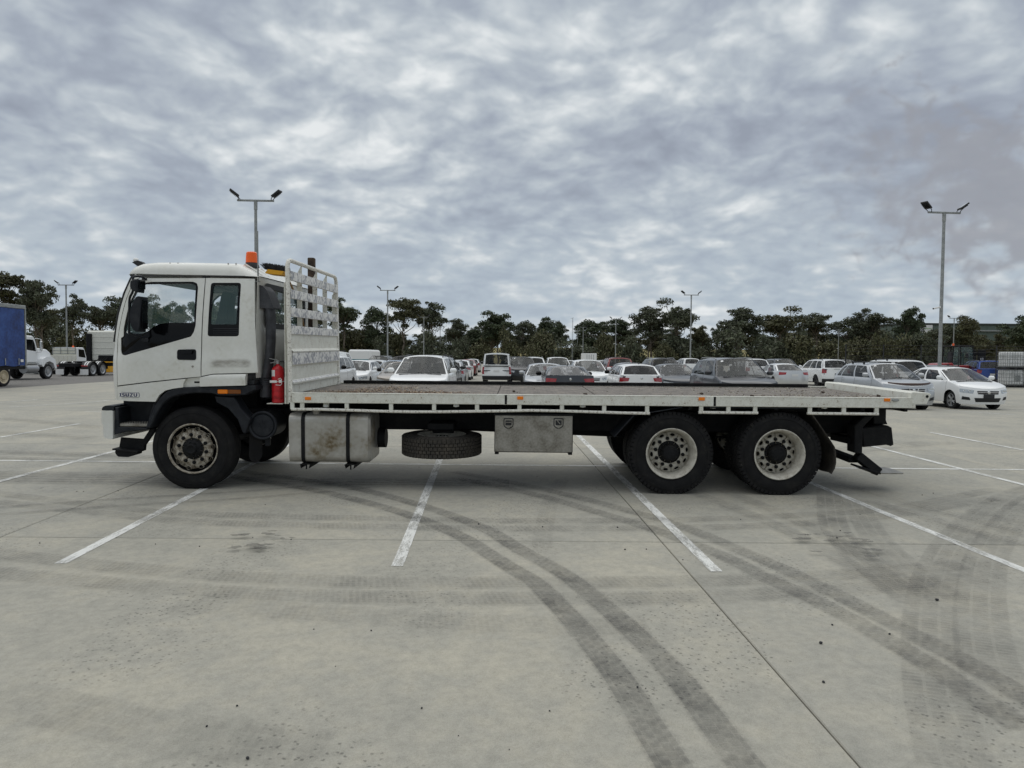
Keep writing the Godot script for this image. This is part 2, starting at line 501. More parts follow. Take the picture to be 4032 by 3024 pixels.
func build_ground() -> void:
	var base := MB.new()
	base.quad(Vector3(-900, -0.45, 300), Vector3(900, -0.45, 300), Vector3(900, -0.45, -1200), Vector3(-900, -0.45, -1200))
	var soil := tri_mat(tex(mixed(256, noise(4, 0.02, 4), noise(6, 0.12, 3), 0.4, [[0.2, Color8(98, 92, 66)], [0.5, Color8(122, 114, 80)], [0.8, Color8(146, 134, 96)]])), 14.0, 1.0, true)
	tag(put("ground", base, soil), "", "", "", "structure")
	concrete_images()
	var slabs := []
	for k in 4:
		var m := tri_mat(M.mottle, 7.3, 0.78, true)
		m.uv1_offset = Vector3(k * 0.31, k * 0.17, k * 0.43)
		m.albedo_color = [Color(0.90, 0.896, 0.872), Color(0.92, 0.914, 0.888), Color(0.89, 0.887, 0.866), Color(0.93, 0.922, 0.892)][k]
		detail(m, M.grain, 0.83, true)
		slabs.append(m)
	var pave := Node3D.new()
	pave.name = "concrete_pavement"
	pave.set_meta("kind", "structure")
	add_child(pave)
	# one slab: a skewed block with chamfered top edges; three slopes of row
	for row in range(-2, 15):
		var z0 := -6.6 - ROW * row
		var z1 := z0 - ROW
		var y0 := ground_y(z0); var y1 := ground_y(z1)
		var key := "slab%.3f" % (y1 - y0)
		if not cache.has(key):
			var mb := MB.new()
			var g := 0.0045; var c := 0.006
			var skew := -0.035 * ROW
			var f := func(x: float, t: float, e: float, dy: float) -> Vector3:
				# x from 0 to COL, t from 0 (near) to 1 (far)
				var xx := clampf(x, g + e, COL - g - e); var tt := clampf(t, (g * 2.0 + e) / ROW, 1.0 - (g * 2.0 + e) / ROW)
				return Vector3(xx + skew * tt, (y1 - y0) * tt + dy, -ROW * tt)
			var cs := [[0.0, 0.0], [COL, 0.0], [COL, 1.0], [0.0, 1.0]]
			var top := []; var mid := []; var low := []
			for q in cs:
				top.append(f.call(q[0], q[1], c, 0.0)); mid.append(f.call(q[0], q[1], 0.0, -c)); low.append(f.call(q[0], q[1], 0.0, -0.14))
			mb.quad(top[0], top[1], top[2], top[3])
			for k in 4:
				mb.quad(mid[k], mid[(k + 1) % 4], top[(k + 1) % 4], top[k])
				mb.quad(low[k], low[(k + 1) % 4], mid[(k + 1) % 4], mid[k])
			cache[key] = mb.done()
		for col in range(-4, 8):
			var o := place("slab", cache[key], slabs[posmod(row * 7 + col * 3 + (row * col) % 5, 4)], pave)
			o.position = Vector3(1.42 + COL * col + 0.035 * (z0 + 6.6), y0, z0)
	var far := MB.new()
	far.quad(Vector3(-27.5, -0.022, -97.6), Vector3(48, -0.022, -97.6), Vector3(75, -0.022, -172), Vector3(-40, -0.022, -172))
	put("apron", far, slabs[1], pave)
	var gr := MB.new()
	gr.quad(Vector3(-140, -0.045, -18), Vector3(-23.5, -0.045, -18), Vector3(-27.2, -0.045, -125), Vector3(-170, -0.045, -125))
	var gm := tri_mat(tex(mixed(512, noise(301, 0.3, 3), noise(302, 0.02, 3), 0.3, [[0.15, Color8(70, 68, 66)], [0.5, Color8(112, 109, 105)], [0.85, Color8(150, 146, 139)]])), 1.6, 0.95, true)
	tag(put("gravel_yard", gr, gm), "", "", "", "structure")
	# painted bay lines
	var lm := mat(Color(1, 1, 1), 0.7)
	lm.albedo_texture = wear_image()
	lm.transparency = BaseMaterial3D.TRANSPARENCY_ALPHA
	var lines := [[Vector2(-3.721, -5.806), Vector2(-4.115, -15.200), 0.105],
		[Vector2(-0.936, -5.804), Vector2(-1.295, -15.400), 0.105],
		[Vector2(1.680, -5.726), Vector2(1.310, -15.600), 0.105],
		[Vector2(4.285, -5.500), Vector2(3.716, -15.600), 0.105],
		[Vector2(-6.720, -5.900), Vector2(-6.599, -15.200), 0.105],
		[Vector2(7.008, -8.000), Vector2(6.558, -15.600), 0.105],
		[Vector2(-17.210, -10.884), Vector2(21.848, -10.645), 0.090],
		[Vector2(-9.708, -13.424), Vector2(-9.614, -15.754), 0.100],
		[Vector2(9.106, -15.424), Vector2(9.270, -12.793), 0.100],
		[Vector2(-11.100, -18.394), Vector2(-10.031, -18.484), 0.100],
		[Vector2(-17.20, -20.5), Vector2(-17.40, -26.0), 0.1],
		[Vector2(-17.20, -33.0), Vector2(-17.40, -38.5), 0.1],
		[Vector2(-14.55, -20.5), Vector2(-14.75, -26.0), 0.1],
		[Vector2(-14.55, -33.0), Vector2(-14.75, -38.5), 0.1],
		[Vector2(-11.90, -20.5), Vector2(-12.10, -26.0), 0.1],
		[Vector2(-11.90, -33.0), Vector2(-12.10, -38.5), 0.1],
		[Vector2(-9.25, -20.5), Vector2(-9.45, -26.0), 0.1],
		[Vector2(-9.25, -33.0), Vector2(-9.45, -38.5), 0.1],
		[Vector2(-6.60, -33.0), Vector2(-6.80, -38.5), 0.1],
		[Vector2(-3.95, -33.0), Vector2(-4.15, -38.5), 0.1],
		[Vector2(-1.30, -33.0), Vector2(-1.50, -38.5), 0.1],
		[Vector2(1.35, -33.0), Vector2(1.15, -38.5), 0.1],
		[Vector2(4.00, -33.0), Vector2(3.80, -38.5), 0.1],
		[Vector2(6.65, -33.0), Vector2(6.45, -38.5), 0.1],
		[Vector2(9.30, -20.5), Vector2(9.10, -26.0), 0.1],
		[Vector2(9.30, -33.0), Vector2(9.10, -38.5), 0.1],
		[Vector2(11.95, -20.5), Vector2(11.75, -26.0), 0.1],
		[Vector2(11.95, -33.0), Vector2(11.75, -38.5), 0.1],
		[Vector2(14.60, -20.5), Vector2(14.40, -26.0), 0.1],
		[Vector2(14.60, -33.0), Vector2(14.40, -38.5), 0.1],
		[Vector2(17.25, -20.5), Vector2(17.05, -26.0), 0.1],
		[Vector2(17.25, -33.0), Vector2(17.05, -38.5), 0.1],
		[Vector2(19.90, -20.5), Vector2(19.70, -26.0), 0.1],
		[Vector2(19.90, -33.0), Vector2(19.70, -38.5), 0.1]]
	for k in lines.size():
		strip([lines[k][0], lines[k][1]], lines[k][2], 0.004 + 0.001 * (k % 3), "painted_line", lm, pave, 0.21, k * 0.37)
	# rubber marks
	var tm := []
	for k in 3:
		var t := tread_image(k)
		var row := []
		for a in 4:
			var m := mat(Color(1, 1, 1, [0.16, 0.26, 0.37, 0.47][a]), 0.85)
			m.albedo_texture = t
			m.transparency = BaseMaterial3D.TRANSPARENCY_ALPHA
			row.append(m)
		tm.append(row)
	var marks := [[0.21, 0, 3, [Vector2(-4.385, -10.067), Vector2(-3.340, -9.356), Vector2(-2.304, -8.689), Vector2(-1.234, -7.709), Vector2(-0.556, -6.852), Vector2(-0.174, -6.133), Vector2(0.035, -5.720), Vector2(0.201, -5.400), Vector2(0.424, -4.649), Vector2(0.596, -3.894), Vector2(0.671, -3.367), Vector2(0.720, -3.033), Vector2(0.725, -2.931)]],
		[0.21, 0, 3, [Vector2(-4.283, -10.298), Vector2(-3.205, -9.692), Vector2(-2.173, -9.095), Vector2(-1.081, -8.074), Vector2(-0.295, -7.070), Vector2(0.078, -6.308), Vector2(0.355, -5.788), Vector2(0.515, -5.407), Vector2(0.757, -4.616), Vector2(0.928, -3.899), Vector2(0.997, -3.372), Vector2(1.035, -3.037), Vector2(1.039, -2.936)]],
		[0.22, 0, 2, [Vector2(-0.793, -9.727), Vector2(-0.042, -9.003), Vector2(0.506, -8.374), Vector2(0.970, -7.719), Vector2(1.276, -7.286), Vector2(1.608, -6.685), Vector2(1.874, -6.121), Vector2(2.016, -5.630), Vector2(2.097, -5.413), Vector2(2.259, -4.910), Vector2(2.361, -4.462), Vector2(2.430, -4.064), Vector2(2.463, -3.689), Vector2(2.486, -3.365)]],
		[0.22, 0, 2, [Vector2(-0.828, -10.152), Vector2(-0.045, -9.429), Vector2(0.665, -8.666), Vector2(1.252, -7.903), Vector2(1.641, -7.336), Vector2(1.874, -6.857), Vector2(2.051, -6.363), Vector2(2.168, -6.062), Vector2(2.367, -5.451), Vector2(2.473, -5.003), Vector2(2.567, -4.561), Vector2(2.649, -4.197), Vector2(2.700, -3.853), Vector2(2.727, -3.574)]],
		[0.22, 1, 1, [Vector2(-6.446, -8.584), Vector2(-5.034, -8.027), Vector2(-3.923, -7.639), Vector2(-2.735, -7.450), Vector2(-1.489, -7.391), Vector2(-0.032, -7.340), Vector2(1.049, -7.375), Vector2(1.786, -7.438), Vector2(2.704, -7.588), Vector2(4.011, -7.909), Vector2(4.940, -8.361), Vector2(6.288, -9.193)]],
		[0.22, 1, 1, [Vector2(-6.073, -8.085), Vector2(-4.651, -7.614), Vector2(-3.485, -7.248), Vector2(-2.591, -7.107), Vector2(-1.421, -7.053), Vector2(-0.030, -7.024), Vector2(1.004, -7.056), Vector2(1.709, -7.114), Vector2(2.572, -7.214), Vector2(3.849, -7.585), Vector2(4.775, -8.025), Vector2(5.903, -8.624)]],
		[0.09, 2, 2, [Vector2(-5.724, -7.685), Vector2(-4.719, -8.159), Vector2(-3.183, -8.738), Vector2(-2.110, -9.344)]],
		[0.09, 2, 2, [Vector2(-5.497, -7.379), Vector2(-4.611, -7.767), Vector2(-3.040, -8.345), Vector2(-1.789, -8.963)]],
		[0.26, 1, 1, [Vector2(-4.608, -6.123), Vector2(-3.548, -5.798), Vector2(-2.699, -5.605), Vector2(-1.999, -5.476), Vector2(-0.998, -5.392), Vector2(-0.020, -5.416), Vector2(1.434, -5.472), Vector2(2.594, -5.644), Vector2(3.830, -5.951)]],
		[0.26, 1, 1, [Vector2(-4.202, -5.579), Vector2(-3.192, -5.351), Vector2(-1.870, -5.120), Vector2(-1.022, -5.073), Vector2(-0.018, -5.067), Vector2(1.345, -5.126), Vector2(2.447, -5.318), Vector2(3.766, -5.616)]],
		[0.30, 1, 0, [Vector2(-2.336, -4.898), Vector2(-1.262, -4.751), Vector2(0.013, -4.586), Vector2(0.901, -4.573)]],
		[0.34, 1, 0, [Vector2(-2.682, -3.606), Vector2(-2.179, -3.452), Vector2(-1.514, -3.254), Vector2(-0.833, -3.131)]],
		[0.34, 1, 1, [Vector2(6.934, -9.308), Vector2(6.188, -8.740), Vector2(4.958, -7.520), Vector2(4.175, -6.633), Vector2(3.608, -5.908), Vector2(3.201, -5.325), Vector2(2.836, -4.738), Vector2(2.581, -4.293), Vector2(2.361, -3.885), Vector2(2.197, -3.561), Vector2(2.071, -3.286), Vector2(1.948, -3.013)]],
		[0.34, 1, 1, [Vector2(6.726, -8.868), Vector2(5.987, -8.229), Vector2(4.946, -7.088), Vector2(4.257, -6.267), Vector2(3.773, -5.616), Vector2(3.317, -4.950), Vector2(2.912, -4.300), Vector2(2.657, -3.820), Vector2(2.488, -3.436)]],
		[0.30, 1, 2, [Vector2(4.071, -9.048), Vector2(3.791, -8.394), Vector2(3.330, -7.275), Vector2(3.135, -6.603), Vector2(3.001, -5.892), Vector2(2.938, -5.319), Vector2(2.927, -4.995)]],
		[0.30, 1, 1, [Vector2(4.138, -8.507), Vector2(3.862, -7.795), Vector2(3.525, -6.823), Vector2(3.344, -6.067), Vector2(3.246, -5.461), Vector2(3.185, -5.092)]],
		[0.22, 1, 1, [Vector2(2.213, -8.976), Vector2(2.455, -8.200), Vector2(2.706, -7.255), Vector2(2.808, -6.487), Vector2(2.871, -5.732)]],
		[0.22, 1, 1, [Vector2(2.690, -8.994), Vector2(2.875, -8.167), Vector2(3.012, -7.399), Vector2(3.078, -6.602), Vector2(3.103, -5.895), Vector2(3.077, -5.322)]],
		[0.20, 1, 1, [Vector2(4.340, -9.513), Vector2(4.469, -9.121), Vector2(4.702, -8.184), Vector2(4.918, -7.460), Vector2(5.102, -6.886)]],
		[0.20, 1, 1, [Vector2(4.272, -8.386), Vector2(4.394, -7.878), Vector2(4.582, -7.130), Vector2(4.818, -6.498)]],
		[0.34, 2, 2, [Vector2(-8.641, -11.627), Vector2(-7.063, -11.414), Vector2(-5.742, -11.199), Vector2(-4.282, -11.180)]],
		[0.22, 2, 2, [Vector2(-8.199, -11.030), Vector2(-5.651, -10.719)]],
		[0.50, 2, 2, [Vector2(-6.944, -9.334), Vector2(-4.621, -9.303), Vector2(-2.465, -9.298), Vector2(-0.026, -9.304)]],
		[0.30, 2, 2, [Vector2(-7.233, -9.724), Vector2(-4.796, -9.657), Vector2(-2.924, -9.602)]],
		[0.22, 1, 1, [Vector2(4.548, -11.667), Vector2(5.760, -12.660), Vector2(6.925, -13.310), Vector2(8.015, -13.687)]],
		[0.22, 1, 1, [Vector2(4.780, -11.309), Vector2(5.971, -12.239), Vector2(7.326, -13.091), Vector2(8.531, -13.652)]],
		[0.40, 2, 1, [Vector2(-11.998, -16.604), Vector2(-10.154, -15.761), Vector2(-8.676, -14.986)]],
		[0.50, 2, 1, [Vector2(16.365, -28.345), Vector2(18.794, -26.012)]],
		[0.40, 2, 1, [Vector2(-10.282, -14.094), Vector2(-7.898, -13.335)]],
		[0.20, 1, 0, [Vector2(0.691, -9.524), Vector2(0.466, -8.249), Vector2(0.325, -6.913), Vector2(0.277, -6.285)]]]
	for k in marks.size():
		var q = marks[k]
		var sp := []
		for p in spline(q[3]): sp.append(p)
		strip(sp, q[0], 0.008 + 0.0007 * k, "tyre_mark", tm[q[1]][q[2]], pave, 1.0, k * 0.3)
	# oil spots: flat blots with ragged outlines
	var oil := mat(Color(0.17, 0.17, 0.175, 0.42), 0.5)
	oil.transparency = BaseMaterial3D.TRANSPARENCY_ALPHA
	rng.seed = 4
	for q in [[Vector2(-2.550, -6.612), 0.045], [Vector2(-2.515, -6.645), 0.030], [Vector2(-2.304, -6.667), 0.040], [Vector2(-2.294, -6.766), 0.025], [Vector2(-2.309, -6.285), 0.050], [Vector2(-2.214, -6.216), 0.050], [Vector2(-2.191, -6.303), 0.040], [Vector2(-2.433, -6.210), 0.040], [Vector2(-2.114, -6.514), 0.020], [Vector2(-2.188, -6.606), 0.018], [Vector2(-2.026, -6.532), 0.020], [Vector2(-2.241, -6.187), 0.030], [Vector2(3.101, -6.729), 0.040], [Vector2(2.976, -6.568), 0.030], [Vector2(2.750, -6.639), 0.050], [Vector2(2.833, -6.786), 0.035], [Vector2(3.287, -6.639), 0.050], [Vector2(3.310, -6.562), 0.040], [Vector2(3.168, -6.482), 0.030], [Vector2(3.244, -6.295), 0.050], [Vector2(3.142, -6.101), 0.040], [Vector2(2.700, -6.225), 0.030], [Vector2(3.281, -6.865), 0.030], [Vector2(-5.767, -8.665), 0.020], [Vector2(2.962, -6.806), 0.020]]:
		var mb := MB.new()
		var c: Vector3 = on(q[0], 0.033)
		var r := PackedVector3Array()
		var ph := rng.randf() * 9.0
		for k in 18:
			var a := TAU * k / 18
			var rr: float = q[1] * (1.0 + 0.28 * sin(2.0 * a + ph) + 0.18 * sin(5.0 * a + ph * 2.0))
			var pp := Vector2(c.x + rr * cos(a) * 1.5, c.z + rr * sin(a))
			r.append(on(pp, 0.033))
		for k in 18: mb.tri(c, r[(k + 1) % 18], r[k])
		put("oil_spot", mb, oil, pave)
	# small stones that one can pick out
	var stone_mat := mat(Color8(52, 52, 54), 0.9)
	rng.seed = 9
	var variants := []
	for v in 4:
		var mb := MB.new()
		var rings := []
		for j in 5:
			var e := -PI / 2 + PI * j / 4.0
			var ring := PackedVector3Array()
			for k in 7:
				var a := TAU * k / 7
				var rr := 1.0 if j in [0, 4] else rng.randf_range(0.75, 1.15)
				ring.append(Vector3(cos(a) * cos(e) * rr, (sin(e) * 0.6 + 0.55), sin(a) * cos(e) * rr * 0.8))
			rings.append(ring)
		mb.loft(rings, true)
		variants.append(mb.done())
	for q in [[Vector2(-1.155, -3.073), 0.0160], [Vector2(-1.448, -3.335), 0.0110], [Vector2(-1.378, -3.528), 0.0110], [Vector2(-0.443, -3.520), 0.0110], [Vector2(-1.261, -4.500), 0.0090], [Vector2(-0.889, -4.485), 0.0110], [Vector2(-0.239, -3.272), 0.0060], [Vector2(0.688, -3.756), 0.0130], [Vector2(0.731, -3.747), 0.0070], [Vector2(0.202, -3.503), 0.0090], [Vector2(0.001, -3.161), 0.0060], [Vector2(1.929, -4.342), 0.0220], [Vector2(1.722, -3.831), 0.0160], [Vector2(2.133, -4.637), 0.0130], [Vector2(2.436, -4.492), 0.0150], [Vector2(3.107, -5.109), 0.0250], [Vector2(1.029, -6.334), 0.0160], [Vector2(1.225, -6.354), 0.0120], [Vector2(0.320, -7.107), 0.0140], [Vector2(1.078, -7.112), 0.0170], [Vector2(-0.329, -7.197), 0.0180], [Vector2(-2.053, -6.579), 0.0140], [Vector2(-2.431, -6.631), 0.0100], [Vector2(-2.800, -6.329), 0.0120], [Vector2(-3.227, -6.391), 0.0100], [Vector2(-4.279, -6.391), 0.0120], [Vector2(-5.312, -8.628), 0.0110], [Vector2(-5.234, -8.631), 0.0110], [Vector2(-4.833, -8.674), 0.0120], [Vector2(-2.786, -7.990), 0.0120], [Vector2(3.300, -7.055), 0.0140], [Vector2(3.840, -7.751), 0.0120], [Vector2(3.142, -6.779), 0.0160], [Vector2(5.132, -8.808), 0.0140], [Vector2(5.340, -8.926), 0.0120], [Vector2(2.906, -6.888), 0.0100], [Vector2(2.017, -7.952), 0.0100], [Vector2(2.439, -7.479), 0.0120], [Vector2(5.779, -8.491), 0.0140], [Vector2(2.883, -6.887), 0.0100], [Vector2(-0.436, -8.097), 0.0100], [Vector2(-0.465, -9.541), 0.0100], [Vector2(-1.374, -10.511), 0.0120], [Vector2(0.359, -9.845), 0.0100], [Vector2(1.481, -6.044), 0.0100], [Vector2(1.417, -4.790), 0.0100], [Vector2(-0.992, -3.979), 0.0060]]:
		var o := place("stone", variants[rng.randi() % 4], stone_mat)
		o.position = on(q[0], 0.001)
		o.scale = Vector3.ONE * q[1] * 0.62
		o.rotation.y = rng.randf() * TAU
		tag(o, "small dark loose stone lying on the bare concrete", "stone", "loose stones on the concrete")
	# dry grass rise beyond the trees
	var hill := MB.new()
	var rows := []
	var hn := noise(55, 0.006, 3)
	for j in 10:
		var ring := PackedVector3Array()
		for k in 61:
			var x := -400.0 + 800.0 * k / 60
			var t := j / 9.0
			ring.append(Vector3(x, -0.5 + (7.5 + 3.5 * hn.get_noise_2d(x, 0)) * smoothstep(0, 1, t), -235.0 - 190.0 * t))
		rows.append(ring)
	hill.loft(rows, false)
	var hm := tri_mat(tex(mixed(256, noise(61, 0.02, 4), noise(62, 0.1, 3), 0.4, [[0.2, Color8(92, 96, 56)], [0.5, Color8(132, 122, 76)], [0.8, Color8(164, 146, 98)]])), 40.0, 1.0, true)
	tag(put("grass_hill", hill, hm), "", "", "", "structure")

# ---------------------------------------------------------------- trees
func leaf_cards(st: SurfaceTool, c: Vector3, r: Vector3, n: int, size: float, top_heavy: float) -> void:
	for k in n:
		var d := Vector3(rng.randfn(), rng.randfn(), rng.randfn()).normalized()
		if d.y < -0.15 and rng.randf() < top_heavy: d.y = -d.y * 0.6
		var p := c + d * r * pow(rng.randf(), 0.33)
		var a := Vector3(rng.randfn(), rng.randfn() - 0.5, rng.randfn()).normalized()
		var b := a.cross(Vector3(rng.randfn(), rng.randfn(), rng.randfn()).normalized()).normalized()
		var s := size * rng.randf_range(0.6, 1.4)
		a *= s; b *= s * 0.42
		var v := rng.randf_range(0.65, 1.35)
		st.set_color(Color(0.086 * v, 0.098 * v * rng.randf_range(0.9, 1.06), 0.058 * v))
		for q in [p - a, p + b, p + a, p - a, p + a, p - b]: st.add_vertex(q)

func make_tree(sd: int, style: int) -> Array:
	# about 16 m tall; style 0 tall open gum, 1 fuller gum, 2 dense round tree, 3 feathery upright
	rng.seed = sd
	var wood := MB.new()
	var st := SurfaceTool.new()
	st.begin(Mesh.PRIMITIVE_TRIANGLES)
	st.set_smooth_group(-1)
	var stems := 1 if style != 1 else 2
	var H := 16.0
	for s in stems:
		var p := Vector3(rng.randf_range(-0.6, 0.6), 0, rng.randf_range(-0.6, 0.6)) * stems
		var lean := Vector3(rng.randf_range(-0.9, 0.9), 0, rng.randf_range(-0.9, 0.9)) * (1.0 if style < 2 else 0.4)
		var path := [p]; var rad := [0.24 if style != 3 else 0.16]
		var top: float = H * [0.62, 0.6, 0.5, 0.9][style]
		for k in range(1, 7):
			var t := k / 6.0
			path.append(p + Vector3(lean.x * t + rng.randf_range(-0.2, 0.2), top * t, lean.z * t + rng.randf_range(-0.2, 0.2)))
			rad.append(lerpf(0.24, 0.1, t) if style != 3 else lerpf(0.16, 0.03, t))
		wood.tube_r(path, rad, 6, false)
		# clumps through an upright, lumpy crown, each at the end of its own limb
		var n: int = [26, 22, 34, 30][style] / (1 if stems == 1 else 1)
		var cy: float = H * [0.70, 0.64, 0.54, 0.52][style]
		var rv: float = H * [0.25, 0.30, 0.40, 0.42][style]
		var rh: float = H * [0.23, 0.21, 0.27, 0.12][style]
		var off := lean + Vector3(rng.randf_range(-1, 1), 0, rng.randf_range(-1, 1)) * (1.8 if stems > 1 else 0.5)
		for b in n:
			var d := Vector3(rng.randfn(), rng.randfn(), rng.randfn()).normalized()
			if style < 2: d.y = d.y * 0.9 + 0.15
			var rr := pow(rng.randf(), 0.45)
			var e := Vector3(p.x + off.x, cy, p.z + off.z) + d * Vector3(rh, rv, rh) * rr
			if style == 3:
				var f := clampf((e.y - 1.0) / (H - 1.0), 0, 1)
				e.x = p.x + (e.x - p.x) * (1.25 - f); e.z = p.z + (e.z - p.z) * (1.25 - f)
			var t := clampf((e.y - rng.randf_range(1.5, 4.0)) / top, 0.15, 1.0)
			var i := mini(int(t * 6.0), 5)
			var q: Vector3 = path[i].lerp(path[i + 1], t * 6.0 - i)
			var m := q.lerp(e, 0.55) + Vector3(rng.randf_range(-0.4, 0.4), -0.35, rng.randf_range(-0.4, 0.4))
			wood.tube_r([q, m, e], [0.09, 0.06, 0.025], 5, false)
			var r: Vector3 = [Vector3(1.25, 1.0, 1.25), Vector3(1.35, 1.1, 1.35), Vector3(1.6, 1.4, 1.6), Vector3(0.8, 1.0, 0.8)][style] * rng.randf_range(0.7, 1.35)
			leaf_cards(st, e, r, int([185, 200, 210, 130][style] * r.x / 1.3), [0.25, 0.26, 0.27, 0.2][style], 0.7)
			leaf_cards(st, e + Vector3(rng.randf_range(-1.1, 1.1), rng.randf_range(-0.3, 0.8), rng.randf_range(-1.1, 1.1)), r * 0.55, 55, 0.24, 0.7)
	st.generate_normals()
	return [wood.done(), st.commit()]

func make_bush(sd: int) -> Array:
	rng.seed = sd
	var wood := MB.new()
	var st := SurfaceTool.new()
	st.begin(Mesh.PRIMITIVE_TRIANGLES)
	st.set_smooth_group(-1)
	for k in 9:
		var a := rng.randf() * TAU
		var e := Vector3(cos(a) * rng.randf_range(0.3, 2.2), rng.randf_range(1.0, 3.6), sin(a) * rng.randf_range(0.3, 1.8))
		wood.tube_r([Vector3(e.x * 0.15, 0, e.z * 0.15), e * 0.6, e], [0.06, 0.04, 0.02], 4, false)
		leaf_cards(st, e, Vector3(1.3, 1.15, 1.3) * rng.randf_range(0.8, 1.2), 170, 0.24, 0.4)
		leaf_cards(st, Vector3(e.x * 1.1, e.y * 0.4, e.z * 1.1), Vector3(1.1, 0.9, 1.1), 90, 0.24, 0.1)
	st.generate_normals()
	return [wood.done(), st.commit()]

